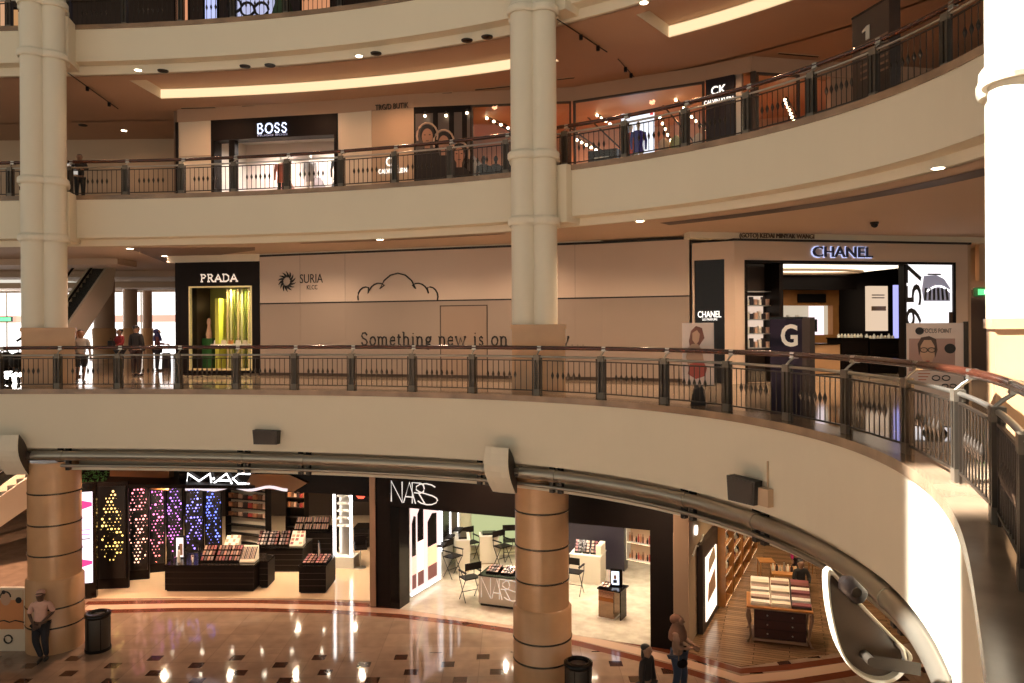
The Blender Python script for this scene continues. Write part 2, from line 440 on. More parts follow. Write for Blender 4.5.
# ------------------------------------------------------------------ railings
post_mb = MB()
post_mb.cur = 0; post_mb.box(-.075, -.05, 0, -.022, .05, .93); post_mb.box(.022, -.05, 0, .075, .05, .93); post_mb.box(-.025, -.02, .1, .025, .02, .86)
post_mb.cur = 1; post_mb.box(-.078, -.054, 0, .078, .054, .14); post_mb.box(-.078, -.054, .82, .078, .054, .94)
POST_ME = post_mb.build('post', ['post', 'post_light']); 
br_mb = MB(); br_mb.tube([(0, -.02, .93), (0, .04, .99), (0, .12, 1.05)], .018, 6); br_mb.box(-.06, .08, 1.045, .06, .18, 1.065); br_mb.box(-.05, .085, 1.06, .05, .175, 1.15)
BR_ME = br_mb.build('bracket', 'steel')
def baluster_mesh(knuckle):
    m = MB(); m.tube([(0, 0, .12), (0, 0, .80)], .0095, 5)
    if knuckle: m.lathe([(.009, -.09), (.030, -.02), (.034, 0), (.030, .02), (.009, .09)], 0, 0, 8, .47)
    o = m.build('baluster', 'bar'); me = o.data; bpy.data.objects.remove(o); return me
BAL0, BAL1 = baluster_mesh(False), baluster_mesh(True)
for o in (POST_ME, BR_ME): pass
PM, BM = POST_ME.data, BR_ME.data
bpy.data.objects.remove(POST_ME); bpy.data.objects.remove(BR_ME)
def link(me, name, parent, loc=(0, 0, 0), rot=0):
    o = bpy.data.objects.new(name, me); col.objects.link(o); o.parent = parent; o.location = loc; o.rotation_euler = (0, 0, rot); return o
def smooth_between(path, a, b):
    i, j = near_idx(path, a), near_idx(path, b); i, j = min(i, j), max(i, j)
    return path[i:j + 1]
def railing(path, z, posts, label, nb=9, full=True):
    root = thing('railing', label, 'railing', (0, 0, z))
    hp = zz(offset(path, .13), 1.105); mp = zz(path, .90)
    a, b = posts[0], posts[-1]
    MB().tube(smooth_between(hp, a, b), .05, 10).build('handrail', 'hand', root, label='red brown lacquered wooden handrail')
    MB().tube(smooth_between(mp, a, b), .026, 8).build('steel_rail', 'steel', root, label='slim brushed steel rail')
    for i, p in enumerate(posts):
        q = posts[i + 1] if i + 1 < len(posts) else posts[i - 1]
        d = (q - p) if i + 1 < len(posts) else (p - q)
        prev = posts[i - 1] if i else p - d
        t = ((d.normalized()) + (p - prev).normalized()).normalized()
        ang = math.atan2(t.y, t.x)
        po = link(PM, 'post', root, (p.x, p.y, 0), ang)
        link(BM, 'bracket', po)
        if i + 1 < len(posts):
            L = d.length; ang = math.atan2(d.y, d.x)
            if L > 3.2: continue
            f = MB(); f.box(.10, -.015, .80, L - .10, .015, .825); f.box(.10, -.015, .10, L - .10, .015, .125)
            f.box(.115, -.012, .0, .135, .012, .88); f.box(L - .135, -.012, .0, L - .115, .012, .88)
            pn = f.build('railing_panel', 'bar', root); pn.location = (p.x, p.y, 0); pn.rotation_euler = (0, 0, ang)
            for k in range(nb):
                x = .135 + (L - .27) * (k + 1) / (nb + 1)
                link(BAL1 if 1 <= k <= nb - 3 else BAL0, 'baluster', pn, (x, 0, 0))
    return root
P1 = offset(R1, .25); P2 = offset(R2, .25)
meas = [(-5.73, 19.81), (-4.17, 19.5), (-2.52, 18.96), (-0.98, 18.37), (0.57, 17.57), (1.94, 16.56), (3.1, 15.43), (3.97, 13.98), (4.57, 12.56), (4.83, 10.94), (4.79, 9.35), (4.39, 7.71), (3.78, 6.11), (3.01, 4.59)]
posts1 = []
def dense(path, k=12):
    out = []
    for a, b in zip(path, path[1:]): out += [a.lerp(b, i / k) for i in range(k)]
    return out + [path[-1]]
D1, D2 = dense(P1), dense(P2)
for m_ in [-1, 57.5, 118, 178, 236, 294, 351.5, 412, 472, 537, 601, 664, 727, 787, 846]:
    h = hit(D1, m_) or None
    if h: posts1.append(h)
for x, y in meas[10:]:
    posts1.append(D1[near_idx(D1, Vector((x, y, 0)))])
posts1 = [D1[near_idx(D1, posts1[0] + Vector((-1.66, .05, 0)))]] + posts1
posts1.append(D1[near_idx(D1, Vector((2.25, 3.15, 0)))])
railing(D1, 0, posts1, 'curved railing of the middle walkway, dark balusters under a red wooden handrail')
posts2 = [hit(D2, x) for x in [-46, 11, 70, 126.5, 182.5, 235, 288, 342, 395.5, 451, 507, 565.6, 625.6, 686, 748, 812.7, 875.6, 948]]
posts2 = [p for p in posts2 if p]
posts2.append(D2[near_idx(D2, posts2[-1] + Vector((.2, -1.7, 0)))])
railing(D2, Z2, posts2, 'curved railing of the upper walkway, above the blank cream balcony band')
railing(D2, Z3, posts2[:12], 'railing of the topmost walkway, cut off by the top of the photo')

# ------------------------------------------------------------------ tubes under the middle balcony
def tube_thing(off, z, r, name, label, m, clamps=True):
    path = zz(offset(R1, off), z); root = thing(name, label, 'pipe', (0, 0, 0))
    MB().tube(path, r, 14).build('pipe_run', m, root)
    return root
pr = thing('light_rail_pipe', 'thick satin steel pipe curving along the foot of the middle balcony band', 'pipe')
pipe_path = zz(offset(R1, .02), -1.80)
MB().tube(pipe_path, .135, 16).build('pipe_run', 'tube', pr)
pd = dense(pipe_path, 4)
cx_ = [58, 63, 179 + 57, 243, 298, 304, 548, 556, 668, 690, 748, 760, 868, 905]
for x in [60, 240, 301, 480, 552, 682, 752, 885]:
    h = hit(pd, x)
    if not h: continue
    i = near_idx(pd, h); t = (pd[min(i + 1, len(pd) - 1)] - pd[max(i - 1, 0)]).normalized()
    MB().tube([h - t * .09, h + t * .09], .150, 16).build('pipe_collar', 'tube', pr)
    c = MB(); c.box(-.16, -.02, -.42, -.06, .10, .28); c.box(.06, -.02, -.42, .16, .10, .28); c.box(-.16, .02, .18, .16, .10, .28)
    co = c.build('clamp', 'darkmetal', pr); n = Vector((-t.y, t.x, 0)); co.location = h + n * .12; co.rotation_euler = (0, 0, math.atan2(t.y, t.x))
tp = thing('slim_pipe', 'slim steel pipe running below the thick curved pipe', 'pipe')
MB().tube(zz(offset(R1, .12), -2.09), .045, 8).build('pipe_run', 'tube', tp)
s = MB(); sweep(s, R1, [(.30, -2.12), (.30, -2.24), (.62, -2.24), (.62, -2.0)]); struct('trim_4', s, 'cream')

# sail shaped bracket lamps on the pipe
def sail(x, label):
    h = hit(pd, x); i = near_idx(pd, h); t = (pd[i + 1] - pd[i - 1]).normalized(); ang = math.atan2(t.y, t.x)
    r = thing('wall_uplighter', label, 'light fixture', h, ang, 'uplighters on the curved pipe')
    # a curved reflector shell: wide sheet bending outwards and down
    rows = []
    for k in range(9):
        u = k / 8; z = .62 - 1.12 * u; y = -.42 + .34 * u - .20 * math.sin(PI * u); wd = .30 + .02 * math.sin(PI * u)
        rows.append([(-wd, y, z), (-wd * .4, y - .03, z), (wd * .4, y - .03, z), (wd, y, z)])
    m = MB(); m.ribbon(rows); m.ribbon([[(p[0], p[1] + .02, p[2]) for p in rr] for rr in rows][::-1])
    for side in (0, 3): m.ribbon([[rows[k][side], (rows[k][side][0], rows[k][side][1] + .02, rows[k][side][2])] for k in range(9)])
    m.build('reflector', 'column', r)
    for sx in (.30, -.30):
        c = MB()
        pr_ = [(sx, -.42 + .34 * (k / 8) - .20 * math.sin(PI * k / 8), .62 - 1.12 * k / 8) for k in range(9)]
        back = [(sx, .02 - .40 * (1 - k / 8) ** 3, .62 - 1.12 * k / 8) for k in range(9)]
        c.ribbon([pr_, back]); c.build('side_plate', 'post', r)
    MB().tube([(-.30, -.08, 0), (.42, -.08, 0)], .06, 10).build('pivot', 'steel', r)
    a = MB(); a.box(.30, -.14, -.08, .40, .12, .12); a.box(-.40, -.14, -.08, -.30, .12, .12); a.build('arm', 'darkmetal', r)
    return r
sail(18, 'cream sail-shaped uplighter on the pipe above the left stone column')
sail(504.5, 'cream sail-shaped uplighter on the pipe above the middle stone column')

# the large near uplighter at the bottom right, seen from its open side
def near_uplighter():
    Y = 6.9; c = W(872, 640, Y)
    r = thing('wall_uplighter', 'large teardrop uplighter with dark disc face and cream rim at the lower right', 'light fixture', c)
    def L(x, y, d=0): p = W(x, y, Y + d) - c; return (p.x, p.y, p.z)
    out = [(827, 566), (826, 590), (830, 618), (838, 648), (850, 668), (868, 681), (886, 684), (900, 678), (908, 667), (912, 655), (894, 637), (866, 608), (845, 585)]
    inn = [(838, 592), (838, 615), (845, 642), (856, 662), (872, 674), (886, 676), (893, 668), (880, 650), (860, 620)]
    def curve(pts, k=4):
        res = []; n = len(pts)
        for i in range(n):
            p0, p1, p2, p3 = [Vector(pts[(i + j - 1) % n]) for j in range(4)]
            for s_ in range(k):
                t = s_ / k; res.append(.5 * ((2 * p1) + (p2 - p0) * t + (2 * p0 - 5 * p1 + 4 * p2 - p3) * t * t + (3 * p1 - p0 - 3 * p2 + p3) * t ** 3))
        return res
    o_ = [L(p.x, p.y) for p in curve(out)]
    # rim shell
    cxm, czm = -.05, -.02
    def shrink(P, f, dy): return [(cxm + (x - cxm) * f, y + dy, czm + (z - czm) * f) for x, y, z in P]
    loops = [o_, shrink(o_, .965, -.02), shrink(o_, .90, -.015), shrink(o_, .86, .05)]
    m = MB(); m.ribbon([l + [l[0]] for l in loops]); m.ribbon([l + [l[0]] for l in (shrink(o_, .6, .26), shrink(o_, .9, .16), o_)])
    m.add(shrink(o_, .6, .26), [tuple(range(len(o_)))])
    m.build('rim', 'column', r)
    f = shrink(o_, .87, .045); MB().add(f, [tuple(range(len(f)))]).build('lens', mat('dark_reflector_lens', (.05, .035, .025), .18, spec=.6), r)
    a, b = Vector(L(871, 661, -.10)), Vector(L(920, 672, -.10))
    MB().tube([a + Vector((0, .14, 0)), a + Vector((0, -.02, 0))], .042, 18).build('pivot', 'post', r)
    ar = MB(); ar.add([L(873, 655, -.1), L(921, 663, -.1), L(921, 676, -.1), L(873, 668, -.1), L(873, 655, -.07), L(921, 663, -.07), L(921, 676, -.07), L(873, 668, -.07)], [(0, 1, 2, 3), (7, 6, 5, 4), (0, 4, 5, 1), (3, 2, 6, 7), (1, 5, 6, 2), (0, 3, 7, 4)])
    ar.build('arm', 'post', r)
    cr = MB(); cr.tube([L(896, 642), L(903, 650, -.02), L(906, 664, -.04), L(912, 668)], .022, 8); cr.build('yoke', 'steel', r)
    # round ballast pod on the straight back edge
    pod = MB(); p0 = Vector(L(852, 589, -.05)); axis = (Vector(L(862, 598)) - Vector(L(846, 582))).normalized()
    pod.tube([p0 - axis * .13, p0 - axis * .08, p0 + axis * .10, p0 + axis * .13], [.04, .085, .085, .05], 18); pd_ = pod.build('ballast_pod', 'black', r)
    pod2 = MB(); pod2.tube([p0 + Vector((0, -.08, 0)), p0 + Vector((0, -.095, 0))], .045, 18); pod2.build('pod_cap', 'black_gloss', r)
near_uplighter()

# speakers on the band
def speaker(x0, y0, x1, y1, Y, rz, label):
    c = W((x0 + x1) / 2, (y0 + y1) / 2, Y); wd = (x1 - x0) / FPX * Y / max(.82, math.cos(rz)) * .9; h = (y1 - y0) / FPX * Y * .86
    r = thing('loudspeaker', label, 'speaker', c, rz, 'wall speakers on the middle balcony band')
    m = MB(); m.xprism([(-wd / 2, h / 2), (-wd / 2 + .03, -h / 2), (wd / 2 - .02, -h / 2), (wd / 2, h / 2 - .02)], -.12, .08); m.build('cabinet', 'matt_black', r)
    m = MB(); m.xprism([(-wd / 2 + .03, h / 2 - .03), (-wd / 2 + .05, -h / 2 + .03), (wd / 2 - .05, -h / 2 + .03), (wd / 2 - .03, h / 2 - .05)], -.135, -.118); m.build('grille', 'darkmetal', r)
    MB().box(-.06, .08, -.08, .06, .20, .08).build('bracket', 'darkmetal', r)
    return r
h1 = hit(R1, 267); speaker(252.5, 428.5, 281.5, 445, h1.y - .12, -.15, 'black wall speaker on the cream balcony band, above the purple dotted screens')
h2 = hit(R1, 745); speaker(729, 475, 761, 504, h2.y - .28, -1.0, 'black wall speaker on the cream balcony band beside a small grey box')
h3 = hit(R1, 765)
jb = thing('junction_box', 'small beige junction box with a thin conduit, right of the near wall speaker', 'electrical box', W(765, 497, h3.y - .1), -1.12)
MB().box(-.13, -.06, -.15, .13, .10, .15).build('box_body', 'beigewall', jb)
MB().box(-.010, .05, .12, .010, .09, .60).build('conduit', 'beigewall', jb)

# ------------------------------------------------------------------ columns
def shaft_prof(z0, z1): return [(.33, z0), (.33, z1)]
def column(cx, cy, ang, label, levels, ped=True):
    r = thing('cluster_column', label, 'column', (cx, cy, 0), ang, 'cream cluster columns')
    ro = .325; dx = .245
    cs = [(-dx, -dx), (dx, -dx), (-dx, dx), (dx, dx)]
    for x, y in cs:
        MB().lathe([(ro, 1.66 if ped else 0), (ro, 14.5)], x, y, 28).build('shaft', 'column', r)
    for z in levels:
        m = MB()
        # collar follows the two-lobed outline
        def outline(R):
            pts = []
            for a in range(0, 360, 8):
                A = math.radians(a); d = Vector((math.cos(A), math.sin(A)))
                best = 0
                for x, y in cs:
                    c = Vector((x, y)); b = d.dot(c); q = b * b - c.length_squared + R * R
                    if q > 0: best = max(best, b + math.sqrt(q))
                pts.append((d.x * best, d.y * best))
            return pts
        prof = [(ro + .005, -.10), (ro + .06, -.10), (ro + .085, -.05), (ro + .085, .05), (ro + .06, .09), (ro + .005, .13)]
        rows = []
        for R, dz in prof:
            o = outline(R); rows.append([(p[0], p[1], z + dz) for p in o] + [(o[0][0], o[0][1], z + dz)])
        m.ribbon(rows[::-1]); m.build('collar', 'column', r)
    if ped:
        m = MB(); m.box(-.54, -.64, 0, .76, .64, 1.55); m.build('pedestal', 'stone', r, label='square stone-clad foot')
        m = MB(); m.box(-.57, -.67, 1.55, .79, .67, 1.66); m.build('pedestal_cap', 'stone', r)
    return r
CA = W(45.5, 400, 22.0); CB = W(535.5, 400, 19.15)
lv = [Z2 + .22, Z2 - 1.42, Z3 + .2, Z3 - 1.3]
column(CA.x, CA.y, .50, 'cream cluster column on a stone pedestal at the far left', lv)
column(CB.x, CB.y, -.08, 'cream cluster column on a stone pedestal, middle of the photo', lv)
column(5.74, 8.05, -.50, 'sunlit near cream column at the right edge of the photo', lv)
# bracket beams from the columns back to the upper balcony bands
def beam(cx, cy, tx, ty, z, h, wd=1.30):
    a = Vector((cx, cy, 0)); b = Vector((tx, ty, 0)); t = (b - a).normalized(); n = Vector((-t.y, t.x, 0)) * wd / 2
    m = MB(); m.prism([a - n, b - n, b + n, a + n], z - h, z - .001); return m
for (cx, cy, tx, ty) in ((CA.x, CA.y, CA.x - .45, 23.8), (CB.x + .28, CB.y, CB.x + 1.45, 20.6), (5.72, 8.05, 7.6, 8.6)):
    for z, h in ((Z2, 1.44), (Z3, 1.30)):
        struct('wall_bracket', beam(cx, cy, tx, ty, z, h), 'cream')
# ground floor stone columns with steel rings
def stone_column(cx, cy, label):
    r = thing('stone_column', label, 'column', (cx, cy, FZ), 0, 'round stone columns of the ground floor')
    rr = .655; hs = -2.0 - FZ
    MB().lathe([(rr, 1.95), (rr, hs)], 0, 0, 40).build('shaft', 'stone', r)
    MB().lathe([(rr + .06, 0), (rr + .06, 1.93), (rr, 1.98)], 0, 0, 40).build('base_drum', 'stone', r)
    for z in (.70, 1.22, 2.63, 3.45, 4.30):
        q = rr + (.06 if z < 1.6 else 0)
        MB().lathe([(q - .01, -.02), (q + .012, -.02), (q + .012, .02), (q - .01, .02)], 0, 0, 40, z).build('steel_ring', 'dark_ring', r)
    return r
b = W(54.8, 500, 20.95); stone_column(b.x, b.y, 'stone-clad round column with steel rings at the far left of the ground floor')
g2 = W(542.5, 640, 18.5); stone_column(g2.x, g2.y, 'stone-clad round column with steel rings in front of the white cosmetics shop')
# ------------------------------------------------------------------ people
def skin_obj(name, verts, edges, radii, material, parent, root=0, sub=2, label=None):
    me = bpy.data.meshes.new(name); me.from_pydata([tuple(v) for v in verts], edges, []); me.update()
    bm = bmesh.new(); bm.from_mesh(me); lay = bm.verts.layers.skin.verify(); bm.verts.ensure_lookup_table()
    for i, v in enumerate(bm.verts):
        r = radii[i]; v[lay].radius = r if isinstance(r, tuple) else (r, r); v[lay].use_root = (i == root)
    bm.to_mesh(me); bm.free()
    o = bpy.data.objects.new(name, me); col.objects.link(o)
    sk = o.modifiers.new('skin', 'SKIN'); sk.use_smooth_shade = True; sk.branch_smoothing = .6
    ss = o.modifiers.new('sub', 'SUBSURF'); ss.levels = sub; ss.render_levels = sub
    me.materials.append(M[material] if isinstance(material, str) else material)
    if parent: o.parent = parent
    if label: o['label'] = label
    return o
_cm = {}
def cloth(c, rough=.8):
    k = tuple(c)
    if k not in _cm: _cm[k] = mat('cloth_%d' % len(_cm), c, rough, noise=.1, scale=12)
    return _cm[k]
def person(label, loc, rotz, H, top, bottom, arms=None, legs=None, sleeve=1.0, hair='short', hair_c=(.012, .009, .008), skin='skin', shoes=(.03, .02, .02), shorts=False, robe=None, name='person', lean=0.0, cat='person', bulk=1.14):
    r = thing(name, label, cat, loc, rotz); r.scale = (bulk, bulk, 1)
    V = []; E = []; R = []
    def v(p, rad, par=None):
        V.append(Vector(p) * H); R.append(tuple(x * H for x in rad) if isinstance(rad, tuple) else rad * H)
        if par is not None: E.append((par, len(V) - 1))
        return len(V) - 1
    L = lambda z: lean * max(0, z - .53)
    def pt(x, y, z): return (x, y - L(z), z)
    pel = v(pt(0, 0, .53), (.080, .055)); bel = v(pt(0, 0, .62), (.070, .048), pel); ch = v(pt(0, 0, .73), (.082, .055), bel)
    uc = v(pt(0, .003, .80), (.06, .045), ch); nk = v(pt(0, 0, .855), .028, uc); hd0 = v(pt(0, -.008, .888), (.048, .054), nk)
    hd = v(pt(0, -.006, .935), (.058, .068), hd0); ht = v(pt(0, 0, .985), (.046, .054), hd)
    arms = arms or {}
    JA = {}
    for sd in (-1, 1):
        a = arms.get(sd, ((.125, 0, .64), (.135, -.03, .49)))
        sh = v(pt(sd * .092, 0, .805), .033, uc)
        el = v((sd * a[0][0], a[0][1] - L(a[0][2]), a[0][2]), .023, sh)
        wr = v((sd * a[1][0], a[1][1] - L(a[1][2]), a[1][2]), .015, el)
        d = (Vector(V[wr]) - Vector(V[el])).normalized()
        side = d.cross(Vector((0, 1, 0))); side = side.normalized() if side.length > .1 else Vector((1, 0, 0))
        base = Vector(V[wr]) / H
        pm = v(base + d * .028, (.018, .012), wr)
        for f in range(4):
            o_ = side * ((f - 1.5) * .010); l = (.034, .042, .038, .028)[f]
            k1 = v(base + d * .05 + o_ * 1.2, .0062, pm); v(base + d * (.05 + l) + o_ * 1.5 + Vector((0, -.006, 0)), .0052, k1)
        t1 = v(base + d * .03 + side * .026, .0065, pm); v(base + d * .055 + side * .036, .0055, t1)
        JA[sd] = (sh, el, wr)
    JL = {}
    legs = legs or {}
    for sd in (-1, 1):
        l = legs.get(sd, ((.055, 0, .28), (.055, .01, .05)))
        hp = v((sd * .048, 0, .485), .052, pel); kn = v((sd * l[0][0], l[0][1], l[0][2]), .033, hp)
        an = v((sd * l[1][0], l[1][1], l[1][2]), .020, kn)
        he = v((sd * l[1][0], l[1][1] + .005, l[1][2] - .028), .018, an); v((sd * (l[1][0] + .01), l[1][1] - .085, l[1][2] - .035), (.022, .014), he)
        JL[sd] = (hp, kn, an, he)
    skin_obj('body', V, E, R, skin, r, pel)
    # shirt
    def chain(name_, idx_edges, add, m, rt=0, lab=None):
        used = []; ed = []
        for a, b_ in idx_edges:
            for q in (a, b_):
                if q not in used: used.append(q)
            ed.append((used.index(a), used.index(b_)))
        rr = []
        for q in used:
            x = R[q]; rr.append(tuple(k + add * H for k in x) if isinstance(x, tuple) else x + add * H)
        return skin_obj(name_, [V[q] for q in used], ed, rr, m, r, rt, label=lab)
    es = [(pel, bel), (bel, ch), (ch, uc), (uc, nk)]
    for sd in (-1, 1):
        sh, el, wr = JA[sd]; es.append((uc, sh)); es.append((sh, el))
        if sleeve >= 1: es.append((el, wr))
    chain('shirt', es, .011, cloth(top))
    if robe is None:
        es = []
        for sd in (-1, 1):
            hp, kn, an, he = JL[sd]; es += [(pel, hp), (hp, kn)]
            if not shorts: es.append((kn, an))
        chain('trousers' if not shorts else 'shorts', es, .011, cloth(bottom))
    else:
        m = MB(); m.lathe([(robe, .03), (robe * .9, .2), (.10, .45), (.085, .60), (.075, .62)], 0, 0, 20)
        m.v = [(x * H, (y * .72) * H, z * H) for x, y, z in m.v]; m.build('skirt', cloth(bottom), r)
    for sd in (-1, 1):
        hp, kn, an, he = JL[sd]; p = V[he]
        m = MB(); m.ell(p.x + sd * .005 * H, p.y - .045 * H, .022 * H + p.z - .022 * H, .028 * H, .075 * H, .024 * H, 10, 6); m.build('shoe', cloth(shoes), r)
    hc = mat('hair', hair_c, .5); hz = .945; hy = -L(.94)
    if hair == 'short':
        m = MB(); m.ell(0, (.012 + hy) * H, .958 * H, .050 * H, .054 * H, .044 * H, 14, 10); m.build('hair', hc, r)
    elif hair == 'long':
        m = MB(); m.ell(0, (.014 + hy) * H, .955 * H, .052 * H, .058 * H, .047 * H, 14, 10); m.ell(0, (.032 + hy) * H, .87 * H, .052 * H, .03 * H, .10 * H, 12, 8); m.build('hair', hc, r)
    elif hair == 'cap':
        m = MB(); m.lathe([(.052, 0), (.052, .02), (.046, .042), (.028, .056), (.001, .06)], 0, 0, 16); m.ell(0, -.06, .004, .038, .045, .006, 12, 6)
        m.v = [(x * H, (y + hy) * H, (z + .945) * H) for x, y, z in m.v]; m.build('cap', cloth(hair_c), r)
    elif hair == 'hijab':
        m = MB(); m.ell(0, (.016 + hy) * H, .942 * H, .060 * H, .064 * H, .066 * H, 16, 12); m.build('headscarf', cloth(hair_c), r)
        m = MB(); m.lathe([(.128, -.17), (.122, -.10), (.095, -.04), (.070, .01), (.056, .05)], 0, 0, 20); m.v = [(x * H, (y * .72 + hy * .8) * H, (z + .885) * H) for x, y, z in m.v]; m.build('scarf_drape', cloth(hair_c), r)
    m = MB(); m.ell(0, (-.064 + hy) * H, .926 * H, .009 * H, .012 * H, .014 * H, 8, 6); m.build('nose', M[skin] if isinstance(skin, str) else skin, r)
    for sd in (-1, 1):
        m = MB(); m.ell(sd * .050 * H, (-.004 + hy) * H, .930 * H, .007 * H, .012 * H, .018 * H, 8, 6); m.build('ear', M[skin] if isinstance(skin, str) else skin, r)
        m = MB(); m.ell(sd * .017 * H, (-.057 + hy) * H, .940 * H, .006 * H, .004 * H, .004 * H, 8, 5); m.build('eye', M['ink'], r)
    m = MB(); m.ell(0, (-.055 + hy) * H, .906 * H, .013 * H, .004 * H, .003 * H, 8, 5); m.build('mouth', mat('lips', (.22, .07, .06), .5), r)
    return r
def bag(name, label, loc, rz, wx, wy, h, c, cat='bag'):
    r = thing(name, label, cat, loc, rz)
    m = MB(); m.xprism([(-wx / 2, 0), (wx / 2, 0), (wx * .42, h), (-wx * .42, h)], -wy / 2, wy / 2); m.build('pouch', cloth(c), r)
    m = MB(); m.tube([(-wx * .25, 0, h), (-wx * .2, 0, h * 1.35), (wx * .2, 0, h * 1.35), (wx * .25, 0, h)], .012, 6); m.build('handle', cloth(c), r)
    return r

# ================================================================== GROUND FLOOR
def pt_on(path, x): return hit(path, x)
# inlaid stone bands on the floor
def inlay(px, name='inlaid_band', wid=.24):
    m = MB(); P = [G(x, y, FZ + .004) for x, y in px]; ctr = []
    for i, p in enumerate(P):
        t = (P[min(i + 1, len(P) - 1)] - P[max(i - 1, 0)]).normalized(); n = Vector((-t.y, t.x, 0)); ctr.append((p - n * wid / 2, p + n * wid / 2))
    m.ribbon([[c[1] for c in ctr], [c[0] for c in ctr]]); return struct(name, m, 'red_stone')
inlay([(86, 603), (180, 601.5), (250, 601.5), (330, 603), (400, 607), (460, 613.5), (520, 621), (580, 631), (640, 644), (690, 656), (741, 671), (790, 667), (840, 660), (900, 650)], wid=.30)
inlay([(86, 612), (180, 609.5), (250, 609.5), (330, 611.5), (400, 616), (460, 623), (520, 632), (580, 644), (640, 659), (690, 672), (741, 688), (790, 683), (840, 675), (900, 664)], wid=.30)
# warm stone strip between the bands
inlay([(86, 607.5), (180, 605.5), (250, 605.5), (330, 607.5), (400, 611.5), (460, 618.3), (520, 626.5), (580, 637.5), (640, 651.5), (690, 664), (741, 679.5), (790, 675), (840, 667.5), (900, 657)], wid=.40).data.materials[0] = mat('pink_marble_strip', (.50, .33, .24), .1)

# --- the black fronted make-up shop, left (MAC)
FM = Frame(G(150, 596, FZ), G(371, 600, FZ), FZ)
mac_floor = MB(); mac_floor.prism([tuple(G(90, 598.5, FZ))[:2], tuple(G(200, 597.5, FZ))[:2], tuple(G(300, 598.5, FZ))[:2], tuple(G(376, 601, FZ))[:2], (-4.0, 36), (-18, 36)], FZ, FZ + .012)
struct('shop_floor', mac_floor, mat('cream_shop_floor', (.62, .45, .30), .16))
sc = MB(); sc.prism([tuple(W(100, 0, 25.6))[:2], tuple(W(371, 0, 25.0))[:2], (-4.4, 36), (-18, 36)], FZ + 3.38, FZ + 3.5); struct('shop_ceiling', sc, 'black')
ww = MB(); ww.box(-19, 35.2, FZ, -3.2, 35.5, FZ + 3.5); struct('wall_back', ww, 'darkbrown')
ww = MB(); q = W(373, 605, 24.1); ww.box(q.x - .06, q.y + .1, FZ, q.x + .1, 35.4, FZ + 4.6); struct('wall_divider', ww, 'darkbrown')
# header with the sign
hd = Frame(W(178, 0, 26.2), W(371.5, 0, 24.15), FZ)
u0, zt = hd.at(179, 468); _, zb = hd.at(240, 488.5)
m = MB(); m.box(u0, 0, zb, hd.L, .5, zb + 1.5); r = fbuild(hd, 'sign_header', m, 'black_gloss', 'glossy black header board above the make-up shop with the neon sign', 'sign board')
u1, z1 = hd.at(217, 478); wdt = (248 - 186) / FPX * 25.8
sg = thing('shop_sign', 'white neon MAC sign over the black make-up shop', 'sign', (0, 0, 0))
def stroke(pts, m, r_, f, off, name='letter', parent=None):
    """pts: pixel points on the plane OFF metres in front of the facade"""
    P = []
    for x, y in pts:
        u, z = f.at(x, y, -off); p = f.A + f.u * u - f.n * off; P.append((p.x, p.y, z + f.z))
    mb = MB(); mb.tube(P, r_, 6); return mb.build(name, m, parent)
stroke([(186.5, 484), (188, 473.5), (199, 481), (210, 473.5), (211.5, 484)], 'white_glow', .032, hd, .08, parent=sg)
stroke([(213, 484), (226.5, 473.5), (232, 484)], 'white_glow', .032, hd, .08, parent=sg); stroke([(219, 480.5), (230, 480.5)], 'white_glow', .035, hd, .08, 'letter_bar', sg)
stroke([(250, 474), (239, 473.5), (233, 478.5), (238, 483.5), (250, 483.5)], 'white_glow', .032, hd, .08, parent=sg)
for x in (213.2, 232.8): stroke([(x, 478.6), (x + .9, 478.6)], 'white_glow', .05, hd, .1, 'dot', sg)
wv = thing('wavy_mirror_strip', 'wavy white reflective strip under the MAC sign', 'decoration')
P = []
for k in range(24):
    x = 186 + k * 4.4; y = 489.5 - 1.6 * math.sin(k * .75) - (1 if k > 4 else 0); u, z = hd.at(x, y, -.12); p = hd.A + hd.u * u - hd.n * .12; P.append((p.x, p.y, z + FZ))
MB().tube(P, .05, 6).build('strip', mat('wavy_strip_lit', (.7, .65, .7), .2, metal=.5, emit=(1, .9, .95), estr=.8), wv)
cut = MB(); cut.xprism([(0, 0), (1.9, -.05), (2.4, .25), (1.7, .5), (.3, .45)], 0, .03)
mp = cut.build('mirror_artwork', mat('tan_mirror', (.30, .18, .10), .15, metal=.5)); uu, z_ = hd.at(244, 487, -.1); mp.location = hd.A + hd.u * uu - hd.n * .1 + Vector((0, 0, z_)); mp.rotation_euler = (0, 0, hd.rot)
tag(mp, 'tan cut-out mirror shape to the right of the MAC sign', 'decoration')

